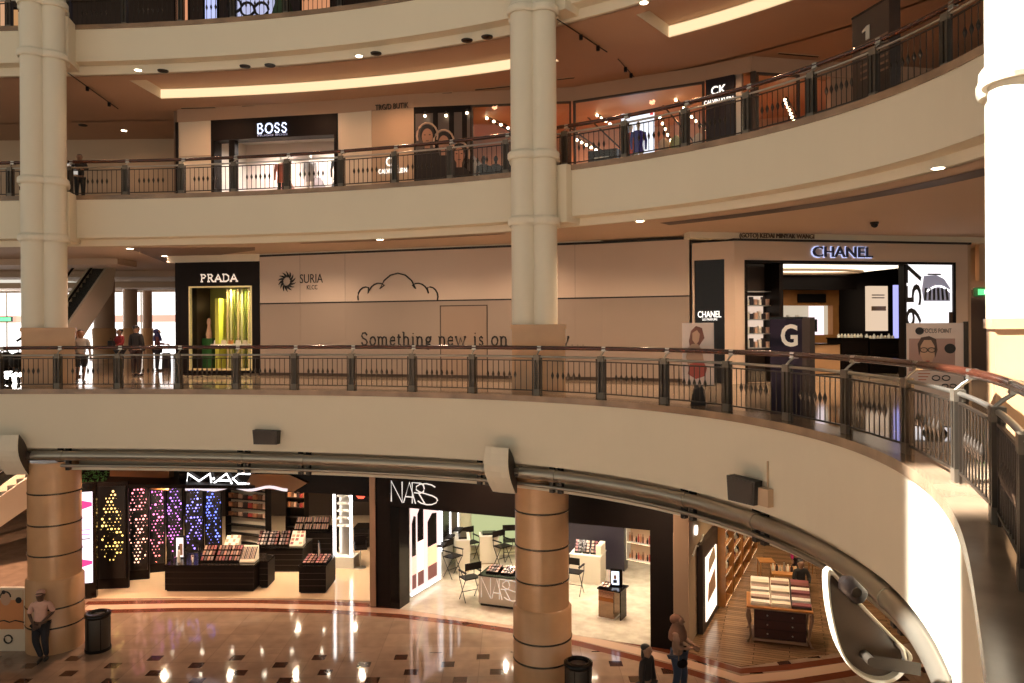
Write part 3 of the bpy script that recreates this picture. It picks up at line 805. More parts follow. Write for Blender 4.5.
# dotted light screens, stepping back from left to right
cols = [((.95, .55, .2), (.9, .62, .12)), ((1, .25, .35), (1, .6, .35)), ((.85, .2, .75), (1, .25, .15)), ((.35, .2, 1), (.95, .2, .55)), ((.25, .3, 1), (.35, .2, 1)), ((.12, .18, 1), (.2, .25, 1))]
scr = [(97, 128, 590), (128, 149, 581), (149.5, 165, 573.5), (166.5, 183, 568), (185, 204, 565), (205, 222, 562)]
names = ['yellow', 'red', 'magenta', 'violet', 'indigo', 'deep blue']
for i, (x0, x1, yb) in enumerate(scr):
    A = G(x0, yb, FZ); B = G(x1, yb - 1.5, FZ); f = Frame(A, B, FZ); h = CZ - (490 - hb(x0)) * A.y / FPX - FZ + .25
    t = f.thing('dotted_light_screen', 'tall black screen with %s glowing dots, %s' % (names[i], ['nearest the pink video screen', 'second in the stepped row', 'third in the stepped row', 'half behind the front counter', 'fifth in the stepped row', 'last, beside the tester wall'][i]), 'light screen', 'stepped row of dotted light screens')
    MB().box(0, .03, 0, f.L, .16, h).build('casing', 'black', t)
    wm = f.L * .86
    p = MB().box(0, 0, 0, wm, .03, h * .86).build('dot_panel', dots_mat('dots_%s' % names[i], cols[i][0], cols[i][1], wm, h * .86, i * 3.7, .75 if i else .30, 3.2), t); p.location = (f.L * .07, -.002, h * .1)
# pink video screen beside the column
A = G(77, 600, FZ); B = G(96.5, 598, FZ); f = Frame(A, B, FZ); t = f.thing('video_screen', 'bright pink and white advertising screen beside the left stone column', 'screen')
MB().box(-.25, .0, 0, f.L, .25, 3.75).build('housing', 'black_gloss', t)
_, a = f.at(85, 583); _, b_ = f.at(85, 492)
MB().box(-.2, -.02, a, f.L * .82, .01, b_).build('display', emis('screen_white', (1, .86, .95), 1.6), t)
for zc, hh in ((.86, .16), (.22, .14)):
    q = MB(); z0 = a + (b_ - a) * zc; q.xprism([(-.15, z0), (.1, z0 + hh), (f.L * .8, z0 + hh * .4), (f.L * .8, z0 - hh * .3), (.1, z0 - hh)], -.03, -.021); q.build('pink_lips_print', emis('screen_pink', (.9, .05, .25), 1.3), t)
for zc in (.48, .53, .58): MB().box(-.1, -.03, a + (b_ - a) * zc, f.L * .7, -.021, a + (b_ - a) * zc + .03).build('print_line', 'ink' if zc < .5 else mat('lilac_print', (.5, .2, .6), .5, emit=(.5, .2, .6), estr=.6), t)
# orange header and greenery beyond
A = W(107, 0, 27.0); B = W(166, 0, 26.6); f = Frame(A, B, FZ); _, a = f.at(130, 489); _, b_ = f.at(130, 462)
fbuild(f, 'header_board', MB().box(0, 0, a, f.L, .3, b_ + .5), mat('orange_brown_board', (.30, .12, .04), .5), 'plain orange brown board above the dotted screens', 'sign board')
A = W(70, 0, 27.4); f = Frame(A, W(107, 0, 27.2), FZ); fo = MB(); rnd = random.Random(3)
for k in range(420):
    x = rnd.uniform(0, f.L); z = rnd.uniform(3.05, 4.3); y = rnd.uniform(-.1, .25); a1 = rnd.uniform(0, 6.28); l = rnd.uniform(.05, .12)
    d = Vector((math.cos(a1) * l, rnd.uniform(-.05, .05), math.sin(a1) * l)); n = Vector((-d.z, 0, d.x)) * .3; p = Vector((x, y, z))
    fo.add([p, p + d * .5 + n, p + d, p + d * .5 - n], [(0, 1, 2, 3)])
fbuild(f, 'green_wall_foliage', fo, mat('leaf_green', (.04, .16, .03), .5), 'dense green foliage of a planted wall beside the orange board', 'foliage').__setitem__('kind', 'stuff')
m = MB(); m.box(0, .3, 2.8, f.L, .4, 5); fbuild(f, 'wall_panel', m, 'black', kind='structure')

# make-up counters
palette_cols = [(.35, .10, .08), (.55, .25, .18), (.20, .06, .05), (.10, .06, .06), (.65, .40, .30), (.45, .12, .14), (.30, .20, .18)]
PM_ = [mat('palette_%d' % i, tuple(k * .5 for k in c), .35) for i, c in enumerate(palette_cols)]
def tester(parent_loc, rz, wd, dp, mats, label, group, rows=4, colsn=4, tilt=.75, white=False):
    r = thing('tester_tray', label, 'make-up tray', parent_loc, rz, group)
    c, s_ = math.cos(tilt), math.sin(tilt)
    b = MB(); b.add([(-wd / 2, 0, 0), (wd / 2, 0, 0), (wd / 2, dp * c, 0), (-wd / 2, dp * c, 0), (-wd / 2, 0, .04), (wd / 2, 0, .04), (wd / 2, dp * c, dp * s_ + .04), (-wd / 2, dp * c, dp * s_ + .04)],
          [(3, 2, 1, 0), (4, 5, 6, 7), (0, 1, 5, 4), (1, 2, 6, 5), (2, 3, 7, 6), (3, 0, 4, 7)])
    b.build('stand', 'offwhite' if white else 'black_gloss', r)
    g = MB(); 
    for i in range(rows):
        for j in range(colsn):
            x0 = -wd / 2 + wd * (j + .12) / colsn; x1 = -wd / 2 + wd * (j + .88) / colsn; t0 = dp * (i + .12) / rows; t1 = dp * (i + .88) / rows
            g.cur = (i * 3 + j * 5 + int(parent_loc[0] * 7)) % len(mats)
            g.add([(x0, t0 * c, t0 * s_ + .055), (x1, t0 * c, t0 * s_ + .055), (x1, t1 * c, t1 * s_ + .055), (x0, t1 * c, t1 * s_ + .055)], [(0, 1, 2, 3)])
    g.build('make_up_pans', mats, r); return r
def counter(x0, x1, yb, yt, depth, label, m='black', lines=3, top=None):
    A = G(x0, yb, FZ); B = G(x1, yb, FZ); f = Frame(A, B, FZ); _, h = f.at((x0 + x1) / 2, yt)
    t = f.thing('display_counter', label, 'counter')
    MB().box(.04, .04, 0, f.L - .04, depth - .04, .06).build('plinth', 'darkmetal', t)
    MB().box(0, 0, .06, f.L, depth, h - .04).build('cabinet', m, t)
    for k in range(lines): MB().box(.0, -.008, .06 + (h - .1) * (k + 1) / (lines + 1), f.L, -.001, .07 + (h - .1) * (k + 1) / (lines + 1)).build('groove', 'darkbrown' if m == 'black' else 'beigewall', t)
    MB().box(-.02, -.02, h - .04, f.L + .02, depth + .02, h).build('countertop', top or 'black_gloss', t)
    return f, h
def on(f, u, v, h): return f.A + f.u * u + f.n * v + Vector((0, 0, h))
f1, h1_ = counter(165, 254, 592, 565, 1.3, 'long black make-up counter nearest the hall, under the dotted screens')
_, _w = counter(259.5, 268, 588.5, 561, .7, 'short black counter end block to the right of the long front counter')
f2, h2_ = counter(253, 303, 572.5, 548, 1.2, 'black make-up counter behind the long front counter')
f3, h3_ = counter(299, 326, 594, 566, 1.25, 'small square black make-up counter standing alone in front')
f4, h4_ = counter(296, 333, 556, 532, 1.0, 'black back counter of the make-up shop with rows of tester trays')
nm = ['leftmost on the long front counter', 'second from the left on the long front counter', 'third on the long front counter', 'rightmost on the long front counter, with thin sticks']
for i, (x, wd) in enumerate([(203, .44), (218, .44), (230.5, .36), (244, .50)]):
    u, _ = f1.at(x, 560); tester(on(f1, u, .25, h1_), f1.rot, wd, .62, PM_ if i < 3 else [PM_[4], PM_[6], PM_[3]], 'tilted make-up tray, ' + nm[i], 'trays on the long front counter', rows=3 if i < 3 else 1, colsn=4 if i < 3 else 9, white=i == 3)
nm = ['leftmost on the second counter', 'second on the second counter', 'third on the second counter', 'cream printed tray on the second counter']
for i, (x, wd) in enumerate([(259, .35), (270, .35), (281, .35), (294, .46)]):
    u, _ = f2.at(x, 545); tester(on(f2, u, .2, h2_), f2.rot, wd, .60, [PM_[2], PM_[3], PM_[6]] if i < 3 else [PM_[4], PM_[1], PM_[5], M['offwhite']], 'tilted make-up tray, ' + nm[i], 'trays on the second counter', rows=4, colsn=3, white=i == 3)
u, _ = f2.at(236, 540); tester(on(f2, u - .2, -.1, h2_ - .1), f2.rot, .5, .62, [M['offwhite'], PM_[4]], 'cream brush display board left of the second counter', 'trays on the second counter', rows=4, colsn=4, white=True)
for i, x in enumerate([297, 306, 315, 323]):
    u, _ = f4.at(x, 530); tester(on(f4, u, .1, h4_), f4.rot, .29, .62, [PM_[1], PM_[3], PM_[4], PM_[6]], 'narrow tilted tester tray, %s on the back counter' % ['leftmost', 'second', 'third', 'rightmost'][i], 'trays on the back counter', rows=2, colsn=6)
for i, x in enumerate([306.5, 319]):
    u, _ = f3.at(x, 560); tester(on(f3, u, .15, h3_), f3.rot, .40, .75, [PM_[1], PM_[5], PM_[2]], 'low open make-up palette, %s of the small square counter' % ['left half', 'right half'][i], 'palettes on the small counter', rows=4, colsn=3, tilt=.12)
u, _ = f3.at(312.5, 560)
mr = thing('table_mirror', 'slim pointed mirror standing on the small square make-up counter', 'mirror', on(f3, u, .7, h3_), f3.rot)
MB().xprism([(-.04, 0), (.04, 0), (.075, .28), (.02, .62), (-.02, .62), (-.05, .28)], 0, .03).build('mirror_frame', 'black_gloss', mr); MB().xprism([(-.0, .1), (.03, .1), (.05, .3), (.015, .56), (0, .56)], -.01, -.001).build('mirror_glass', 'white', mr)
# bottles on the front counter's left half
for i in range(9):
    u = .12 + i * .115 + random.uniform(-.02, .02); hgt = random.choice([.22, .34, .45, .16, .55]); r_ = .022 + .012 * (i % 3)
    t = thing('cosmetic_bottle', 'small cosmetic bottle among others at the left end of the long front counter', 'bottle', on(f1, u, .3 + .25 * (i % 2), h1_), 0, 'cosmetic bottles on the long front counter')
    MB().lathe([(r_, 0), (r_, hgt * .7), (r_ * .5, hgt * .78)], 0, 0, 10).build('flask', [M['black_gloss'], PM_[4], M['white'], M['steel']][i % 4], t)
    MB().lathe([(r_ * .55, hgt * .78), (r_ * .55, hgt)], 0, 0, 10).build('cap', 'black', t)
bx = thing('backlit_display', 'upright white lit display box at the left end of the long front counter', 'display', on(f1, .12, .75, h1_), f1.rot)
MB().box(-.12, 0, 0, .2, .1, .75).build('casing', 'black', bx); MB().box(-.08, -.01, .04, .16, .0, .70).build('display', emis('soft_white_screen', (1, .85, .8), 1.4), bx)
MB().box(.02, -.012, .1, .14, -.0105, .5).build('print', 'skin_pale', bx)

def shelf_unit(name, label, f, d, w_, h, rows, item_mats, cat='shelf', back='black', seed=1, glow=None, z=0.0, item_h=.16, per=7, frame='black'):
    """f,u: foot position; a wall shelf with boards; goods on it are separate things"""
    r = thing(name, label, cat, f, d)
    MB().box(0, .30, z, w_, .34, h).build('back_panel', back, r)
    MB().box(-.03, 0, z, 0, .34, h).build('side_panel', frame, r); MB().box(w_, 0, z, w_ + .03, .34, h).build('side_panel', frame, r)
    MB().box(-.03, 0, h, w_ + .03, .34, h + .05).build('top_panel', frame, r)
    for k in range(rows):
        zz_ = z + (h - z) * k / rows + .04
        MB().box(0, .02, zz_ - .02, w_, .3, zz_).build('shelf_board', frame, r)
        if glow: MB().box(0, .02, zz_ - .028, w_, .04, zz_ - .0205).build('shelf_light', glow, r)
    return r
def goods(n, label, group, origin, d, w_, z, item_h, mats, seed, name='boxed_product', cat='product', yoff=.16, shape='box'):
    rn = random.Random(seed); c, s_ = math.cos(d), math.sin(d); src = {}
    for k in range(n):
        x = w_ * (k + .5) / n; key = k % len(mats)
        loc = Vector(origin) + Vector((c * x - s_ * yoff, s_ * x + c * yoff, z))
        if key in src: dup(src[key], loc, d); continue
        m = MB(); ww_ = w_ / n * .38; hh = item_h * rn.uniform(.6, 1.05)
        if shape == 'box': m.box(-ww_, -.05, 0, ww_, .05, hh)
        else: m.lathe([(ww_, 0), (ww_ * 1.05, hh * .6), (ww_ * .5, hh * .75), (ww_ * .5, hh)], 0, 0, 8)
        o = m.build(name, mats[key]); o.location = loc; o.rotation_euler = (0, 0, d); tag(o, label, cat, group); src[key] = o
ORG = [mat('goods_orange', (.55, .22, .10), .4), mat('goods_brown', (.20, .09, .05), .4), mat('goods_peach', (.65, .42, .30), .4), mat('goods_dark', (.03, .02, .02), .3), mat('goods_red', (.45, .05, .04), .4)]
# tester wall
A = G(232, 556, FZ) ; f = Frame(W(223, 0, 29.6), W(262, 0, 29.0), FZ)
shelf_unit('tester_wall', 'tall tester shelf with warm toned rows right of the blue dotted screens', f.A, f.rot, f.L, 3.1, 9, None, 'shelf', 'offwhite')
for k in range(4, 9): goods(8, 'small make-up item on the tall tester shelf', 'items on the tall tester shelf', f.A, f.rot, f.L, 3.1 * k / 9 + .045, .2, ORG, k)
f = Frame(W(283, 0, 31.5), W(301, 0, 31.3), FZ)
shelf_unit('back_shelf', 'black shelf with small rows on the back wall of the make-up shop', f.A, f.rot, f.L, 2.9, 7, None)
for k in range(3, 7): goods(6, 'tiny boxed item on the black back shelf', 'items on the black back shelf', f.A, f.rot, f.L, 2.9 * k / 7 + .045, .2, ORG, k + 20)
# light portal
f = Frame(W(329, 0, 27.6), W(356, 0, 27.45), FZ); t = f.thing('light_portal', 'pair of tall white light tubes around a narrow shelf in the make-up shop', 'light column')
ua, _ = f.at(334.3, 500); ub, _ = f.at(351, 500)
MB().box(ua - .1, -.1, 0, ub + .12, .5, .42).build('base', 'white', t)
for u in (ua, ub): MB().tube([(u, 0, .42), (u, 0, 3.3)], .05, 10).build('light_tube', M['tube_w'], t)
MB().box(ua + .1, .25, .42, ub - .1, .3, 3.3).build('back_panel', 'steel', t)
for k in range(5): MB().box(ua + .1, 0, 1.5 + k * .27, ub - .1, .28, 1.56 + k * .27).build('shelf', mat('lit_shelf_%d' % k, (.8, .75, .7), .4), t)
# lips sign
u, z = f.at(361, 494, 2.0); p = f.A + f.u * u + f.n * 2.0; lp = thing('lips_picture', 'glowing red lips picture at the right of the make-up shop', 'picture', (p.x, p.y, FZ), f.rot)
MB().box(-.40, 0, z - .30, .30, .06, z + .30).build('frame', 'black', lp)
MB().xprism([(-.28, z + .02), (-.14, z + .2), (0, z + .14), (.14, z + .2), (.26, z + .02), (.1, z - .18), (-.1, z - .18)], -.02, -.001).build('lips', emis('lips_red', (1, .12, .06), 1.6), lp)
# bar stool
def bar_stool(loc, rz, label):
    r = thing('bar_stool', label, 'stool', loc, rz)
    MB().lathe([(.22, 0), (.22, .02), (.03, .05)], 0, 0, 20).build('base', 'steel', r); MB().cyl(0, 0, .03, .025, .68).build('post', 'steel', r)
    MB().box(-.22, -.2, .70, .22, .22, .78).build('seat', 'black', r); MB().box(-.22, .2, .78, .22, .25, 1.12).build('backrest', 'black', r)
    for sx in (-.23, .21): MB().box(sx, -.15, .78, sx + .03, .22, .95).build('armrest', 'black', r)
bar_stool(G(360.5, 568, FZ), .3, 'black swivel stool with low back beside the light tubes')
shelf = G(345, 540, FZ)
counter(354, 369, 548, 528, .8, 'black counter behind the swivel stool')
# divider post
q = G(373.5, 605.5, FZ); dv = struct('trim_5', MB().box(q.x - .09, q.y - .1, FZ, q.x + .09, q.y + .15, -2.0), mat('tan_divider', (.33, .20, .12), .45))
# lights in the shop
for i in range(4):
    downlight(-12.2 + i * 2.3, 26.3, FZ + 3.34, 470); downlight(-11 + i * 2.3, 30.5, FZ + 3.34, 330)
def spot_thing(loc, label, group, src=[None], r_=.05):
    if src[0] is None:
        r = thing('ceiling_spotlight', label, 'light', loc, 0, group)
        MB().lathe([(.085, -.02), (.085, .0), (.06, .0)], 0, 0, 14).build('bezel', 'steel', r)
        MB().lathe([(.001, -.03), (.05, -.028), (.055, -.022)], 0, 0, 12).build('lamp', 'spot', r); src[0] = r; return r
    return dup(src[0], loc, 0, label, group)
for i in range(9):
    for j in range(5):
        spot_thing((-13.2 + i * 1.12 + .4 * (j % 2), 26.4 + j * 1.9, FZ + 3.37), 'small ceiling spotlight of the black make-up shop, seen only in the floor reflections', 'spotlights of the make-up shop')
# --- the white make-up shop in the middle (NARS)
NA, NB = G(373, 605.5, FZ), G(674, 650.5, FZ)
N = Frame(NA, NB, FZ)
uo0, _ = N.at(408, 560); uo1, _ = N.at(650, 560); _, hbot = N.at(408, 507)
hbot = 3.18
nf = MB(); nf.prism([tuple(N.A + N.n * .02)[:2], tuple(N.B + N.n * .02)[:2], (5.6, 22.9), (8.2, 29.2), (-3.0, 29.2)], FZ, FZ + .012)
struct('shop_floor', nf, mat('grey_veined_marble', (.50, .43, .34), .14, noise=.45, scale=3))
sc = MB(); sc.prism([tuple(N.A + N.n * .3)[:2], tuple(N.B + N.n * .3)[:2], (5.7, 23.2), (8.4, 29.4), (-3.0, 29.4)], FZ + 3.45, FZ + 3.55); struct('shop_ceiling', sc, mat('shop_ceiling_white', (.6, .52, .42), .8))
m = MB(); m.box(.1, 0, hbot, N.L, .45, 5.1); 
fbuild(N, 'sign_header', m, 'black', 'long matt black header board over the white cosmetics shop', 'sign board')
m = MB(); m.box(.1, 0.01, 0, uo0 - .62, .45, hbot); fbuild(N, 'wall_pier', m, 'black', kind='structure')
m = MB(); m.box(uo0 - .62, .0, 0, uo0 - .30, .62, hbot - .02); fbuild(N, 'wall_jamb', m, 'black_gloss', kind='structure')
m = MB(); m.box(uo1, 0.01, 0, N.L, .5, hbot); fbuild(N, 'wall_pier', m, 'black', kind='structure')
t = N.thing('shop_sign', 'white NARS letters on the black header board', 'sign')
def narrow_letters(f, parent, u0, z0, wd, h, d, r_, m_='letter_glow'):
    """the overlapping thin capitals N A R S"""
    def L(pts, nm): MB().tube([(u0 + wd * a, -d, z0 + h * b_) for a, b_ in pts], r_, 6).build(nm, m_, parent)
    L([(0, 0), (0, 1), (.24, 0), (.24, 1)], 'letter')
    L([(.27, 0), (.40, 1), (.53, 0)], 'letter'); L([(.31, .3), (.49, .3)], 'letter_bar')
    L([(.46, 0), (.46, 1)] + [(.46 + .17 + .09 * math.sin(a), .76 + .24 * math.cos(a)) for a in [0, .5, 1, 1.57, 2.1, 2.6, 3.14]] + [(.5, .52), (.60, .52), (.74, 0)], 'letter')
    L([(.76 + .22 * math.cos(a) / 1.0, .74 + .26 * math.sin(a)) for a in [.5, 1.0, 1.57, 2.2, 2.8, 3.4]] + [(.62, .58), (.90, .44)] + [(.78 + .22 * math.cos(a), .25 + .25 * math.sin(a)) for a in [.4, 0, -.5, -1.1, -1.57, -2.2, -2.7]], 'letter')
ua, za = N.at(392.5, 501); ub, zb = N.at(438.5, 504.5); _, zt = N.at(392.5, 480.5)
narrow_letters(N, t, ua, za, (ub - ua), zt - za, .07, .020, mat('pale_neon', (.6, .55, .5), .4, emit=(1, .92, .85), estr=.7))
# angled light box with giant lipsticks
A = G(408, 606, FZ) + Vector((.0, .55, 0)); B = G(438, 585, FZ) + Vector((0, .3, 0))
f = Frame(A, B, FZ); t = f.thing('light_box', 'tall backlit lipstick advertising box inside the left of the white cosmetics shop', 'light box')
MB().box(-.04, 0, .12, f.L + .04, .14, 3.0).build('casing', 'white', t)
MB().box(0, -.02, .2, f.L, -.001, 2.95).build('backlit_face', emis('pinkish_white_screen', (1, .72, .66), 1.25), t)
pl = [(.05, .17, 2.2, 2.75, 1.5), (.22, .42, 2.1, 2.9, 1.6), (.55, .85, 1.55, 2.55, 1.2)]
for i, (a, b_, zb_, zt_, z0_) in enumerate([(.04, .17, 1.35, 2.62, 0), (.23, .43, 1.75, 2.85, 0), (.58, .90, 1.40, 2.45, 0)]):
    L_ = f.L; q = MB(); q.xprism([(a * L_, zb_), (b_ * L_, zb_), (b_ * L_, zt_ - .02), ((a * .5 + b_ * .5) * L_, zt_ + .03), (a * L_, zt_ - .2)], -.03, -.021); q.build('lipstick_print', 'black_gloss', t)
    q = MB(); q.box(a * L_, -.03, .35, b_ * L_, -.021, zb_ - .02); q.build('tube_print', mat('print_rose_%d' % i, [(.8, .5, .42), (.85, .75, .6), (.8, .45, .3)][i], .5, emit=[(.9, .5, .42), (1, .85, .7), (.9, .5, .3)][i], estr=.8), t)
    q = MB(); q.box(a * L_, -.034, .3, b_ * L_, -.0305, .75); q.build('plum_print', mat('print_plum_%d' % i, (.2, .08, .08), .4), t)  # plum block printed over the foot of each lipstick tube
MB().box(-.0, -.05, .1, f.L, -.02, .2).build('light_strip', 'white_glow', t)
MB().box(f.L - .02, -.06, .1, f.L + .05, -.0, 3.05).build('light_strip', 'white_glow', t)
LBf = f
# left inner wall with mirrors, lit strips
A2 = Vector((-2.75, 25.6, 0)); B2 = Vector((-2.0, 28.95, 0)); f = Frame(A2, B2, FZ)
fbuild(f, 'wall_inner', MB().box(-.3, 0.02, 0, f.L, .2, 3.42), 'white', kind='structure')
for i in range(3):
    t = f.thing('wall_mirror', '%s dark mirror with a light strip on the left wall of the white shop' % ['front', 'middle', 'rear'][i], 'mirror')
    u = .1 + i * 1.0
    MB().box(u, -.04, 1.2, u + .75, 0, 3.1).build('mirror_panel', 'darkbrown' if i != 1 else 'black_gloss', t); MB().box(u + .78, -.07, .9, u + .84, 0, 3.2).build('light_strip', 'white_glow', t)
    MB().box(u + .1, -.3, 1.25, u + .6, -.04, 1.30).build('ledge', 'black', t)
# back wall of the shop, green lit
bk = MB(); bk.box(-3.1, 29.0, FZ, 8.6, 29.2, FZ + 3.5); struct('wall_back', bk, mat('pale_back_wall', (.60, .55, .36), .6))
gp = thing('lit_wall_panel', 'pale green glowing panel on the back wall of the white shop', 'light panel', (-.2, 28.95, FZ))
MB().box(-1.4, -.02, .4, 1.9, .03, 3.2).build('glow_face', emis('green_glow', (.80, .86, .42), .62), gp); MB().box(-1.45, -.04, .32, 1.95, -.0, .4).build('frame', 'steel', gp)
# white vanity counters
def white_unit(x0, x1, yb, yt, depth, label, dist=None):
    A = G(x0, yb, FZ); B = G(x1, yb - .5, FZ); f = Frame(A, B, FZ); _, h = f.at(x0, yt); t = f.thing('vanity_counter', label, 'counter', 'white vanity counters')
    MB().box(.03, .03, 0, f.L - .03, depth - .03, .06).build('plinth', 'beigewall', t)
    MB().box(0, 0, .06, f.L, depth, h).build('cabinet', 'offwhite', t); MB().box(-.02, -.02, h, f.L + .02, depth + .02, h + .03).build('countertop', 'white', t)
    MB().box(.1, .1, h + .03, f.L - .1, depth - .1, h + .10).build('tray', 'black_gloss', t); return f, h + .03
white_unit(456, 470, 573, 541, 1.0, 'front white vanity counter between tall folding chairs'); white_unit(480, 499, 565, 537, .6, 'rear white vanity counter before the glowing green panel')
# tall folding director chairs
def director_chair():
    r = thing('director_chair', '', 'chair', (0, 0, 0), 0, 'tall folding make-up chairs')
    w_, d, sh = .27, .22, .74
    for sx in (-1, 1):
        MB().tube([(sx * w_, -d, 0), (sx * w_, d, sh)], .014, 6).build('leg', 'darkmetal', r); MB().tube([(sx * w_, d, 0), (sx * w_, -d, sh)], .014, 6).build('leg', 'darkmetal', r)
        MB().tube([(sx * w_, -d, 0), (sx * w_, d, 0)], .013, 6).build('foot_bar', 'darkmetal', r)
        MB().box(sx * w_ - .03, -d - .02, sh + .20, sx * w_ + .03, d + .02, sh + .23).build('armrest', 'black', r)
        MB().tube([(sx * w_, d, sh), (sx * w_, d + .02, sh + .52)], .014, 6).build('back_post', 'darkmetal', r)
        MB().tube([(sx * w_, -d, sh), (sx * w_, -d, sh + .2)], .012, 6).build('arm_post', 'darkmetal', r)
    MB().box(-w_, -d, sh - .02, w_, d, sh + .015).build('seat', 'black', r); MB().box(-w_ - .02, d, sh + .30, w_ + .02, d + .03, sh + .52).build('backrest', 'black', r)
    MB().tube([(-w_, -.02, .3), (w_, -.02, .3)], .012, 6).build('foot_rest', 'darkmetal', r)
    return r
ch = director_chair()
cl = [(453, 577, .9, 'tall black folding chair nearest the lipstick light box'), (470.5, 562, .6, 'tall black folding chair behind the front white vanity counter'), (470, 600, -2.6, 'tall black folding chair beside the white NARS counter, nearest the hall'), (503, 566, .7, 'tall black folding chair beside the rear white vanity counter'), (511, 560, .1, 'tall black folding chair alone before the glowing green panel'), (574, 594, 2.7, 'tall black folding chair just right of the middle stone column')]
for i, (x, y, rz, lb) in enumerate(cl):
    p = G(x, y, FZ)
    if i == 0: ch.location = p; ch.rotation_euler = (0, 0, rz); ch['label'] = lb
    else: dup(ch, p, rz, lb)
# NARS counter
A = G(478.5, 606, FZ); B = G(556, 616, FZ); f = Frame(A, B, FZ); _, h = f.at(480, 575)
t = f.thing('branded_counter', 'white counter with thin NARS letters, half hidden by the middle stone column', 'counter')
MB().box(.05, .05, 0, f.L - .05, .9, .1).build('plinth', 'darkmetal', t); MB().box(0, 0, .1, f.L, .95, h - .03).build('cabinet', 'offwhite', t); MB().box(-.01, -.01, h - .03, f.L + .01, .96, h).build('countertop', 'black_gloss', t)
ua, za = f.at(481.5, 597); ub, _ = f.at(521, 600); _, zt = f.at(481.5, 577)
lt = bpy.data.objects.new('lettering', None); col.objects.link(lt); lt.parent = t
narrow_letters(f, t, ua, za, ub - ua, zt - za, .02, .015, mat('pale_letter', (.9, .85, .78), .3, emit=(1, .9, .8), estr=.4)); bpy.data.objects.remove(lt)
for i in range(5):
    tester(on(f, .35 + i * .5, .25, h), f.rot, .40, .5, [PM_[3], PM_[6], PM_[1]], 'low black make-up tray on the NARS counter, %s from the left' % ['first', 'second', 'third', 'fourth', 'fifth'][i], 'trays on the NARS counter', rows=3, colsn=4, tilt=.2)
# copper plinth with framed tablet
A = G(598.5, 617.5, FZ); B = G(613.5, 620.5, FZ); f = Frame(A, B, FZ); _, h = f.at(599, 587)
t = f.thing('product_plinth', 'mirror copper plinth with a black top on the marble shop floor', 'plinth')
MB().box(0, 0, .03, f.L, .55, h - .06).build('mirror_body', mat('copper_mirror', (.55, .38, .26), .12, metal=.85), t); MB().box(-.02, -.02, 0, f.L + .03, .57, .03).build('base', 'white', t)
MB().box(-.001 + 0, -.004, h - .40, f.L, -.001, h - .28).build('copper_band', mat('copper_band', (.45, .18, .06), .2, metal=.8), t); MB().box(-.03, -.04, h - .06, f.L + .25, .62, h - .02).build('top_slab', 'black_gloss', t); MB().box(f.L + .18, .05, 0, f.L + .22, .5, h - .06).build('side_panel', 'black_gloss', t)
tb = thing('tablet_display', 'black framed tablet with a bright portrait on the copper plinth', 'display', on(f, .42, .35, h - .02), f.rot + .3)
MB().box(-.16, 0, 0, .20, .10, .50).build('frame', 'black_gloss', tb); MB().box(-.13, -.01, .05, .10, -.001, .45).build('screen', emis('tablet_screen', (.8, .85, 1), 2.0), tb); MB().disc(-.02, .28, .05, .07, -.016, -.011).build('portrait_print', 'skin_pale', tb); MB().box(-.08, -.016, .1, .04, -.011, .2).build('garment_print', 'ink', tb)
tester(on(f, .18, .0, h - .02), f.rot, .30, .3, [PM_[4], PM_[1]], 'small open palette in front of the framed tablet', None, rows=2, colsn=3, tilt=.15)
# dark block wall, shelf on the right
A = W(572, 0, 27.6); B = W(621, 0, 26.9); f = Frame(A, B, FZ); _, zb = f.at(600, 557)
fbuild(f, 'wall_partition', MB().box(-1.6, 0, .0, f.L, .5, 3.42), mat('dark_blue_panel', (.022, .018, .028), .3), kind='structure')
MB_ = MB().box(-.2, -.5, 2.98, .9, -.46, 3.02); t = f.thing('linear_lamp', 'short white linear lamp right of the middle stone column under the header', 'light'); MB_.build('light_bar', 'white_glow', t)
f = Frame(W(572, 0, 25.8), W(597, 0, 25.5), FZ); t = f.thing('vanity_counter', 'white stepped counter with make-up displays right of the middle stone column', 'counter'); _, h = f.at(585, 556)
MB().box(-.2, 0, 0, f.L, .8, h).build('cabinet', 'offwhite', t); MB().box(-.22, -.02, h, f.L + .02, .82, h + .03).build('countertop', 'white', t); MB().box(f.L - .18, .1, h + .03, f.L, .75, h + .35).build('end_step', 'offwhite', t)
for i in range(3): tester(on(f, .05 + i * .28, .15, h + .03), f.rot, .24, .42, [PM_[5], PM_[4], PM_[3]], 'upright tester board on the stepped white counter, %s' % ['left', 'middle', 'right'][i], 'testers on the stepped counter', rows=4, colsn=2, tilt=1.1)
f = Frame(W(623.5, 0, 26.8), W(650, 0, 26.2), FZ)
shelf_unit('wall_shelf', 'wall shelf crowded with dark bottles at the right of the white shop', f.A, f.rot, f.L, 2.3, 3, None, 'shelf', mat('warm_mirror', (.55, .38, .24), .3), glow='shelf_glow', z=.45, frame='white')
for z_, sd in ((.50, 1), (1.11, 2), (1.72, 3)): goods(12, 'small dark bottle on the wall shelf of the white shop', 'bottles on the crowded wall shelf', f.A, f.rot, f.L, z_, .3, ORG, sd, 'cosmetic_bottle', 'bottle', shape='bottle')
MB().box
for (x, y, p_) in ((-1.4, 24.6, 300), (.8, 24.0, 300), (3.0, 23.4, 300), (4.9, 23.2, 260), (-.3, 27, 300), (2.6, 26.2, 300), (5.4, 26.6, 300)):
    downlight(x, y, FZ + 3.38, p_ * 1.4, (1, .84, .62))
    spot_thing((x + .25, y, FZ + 3.44), 'small ceiling spotlight of the white cosmetics shop, seen only in reflections', 'spotlights of the white shop')
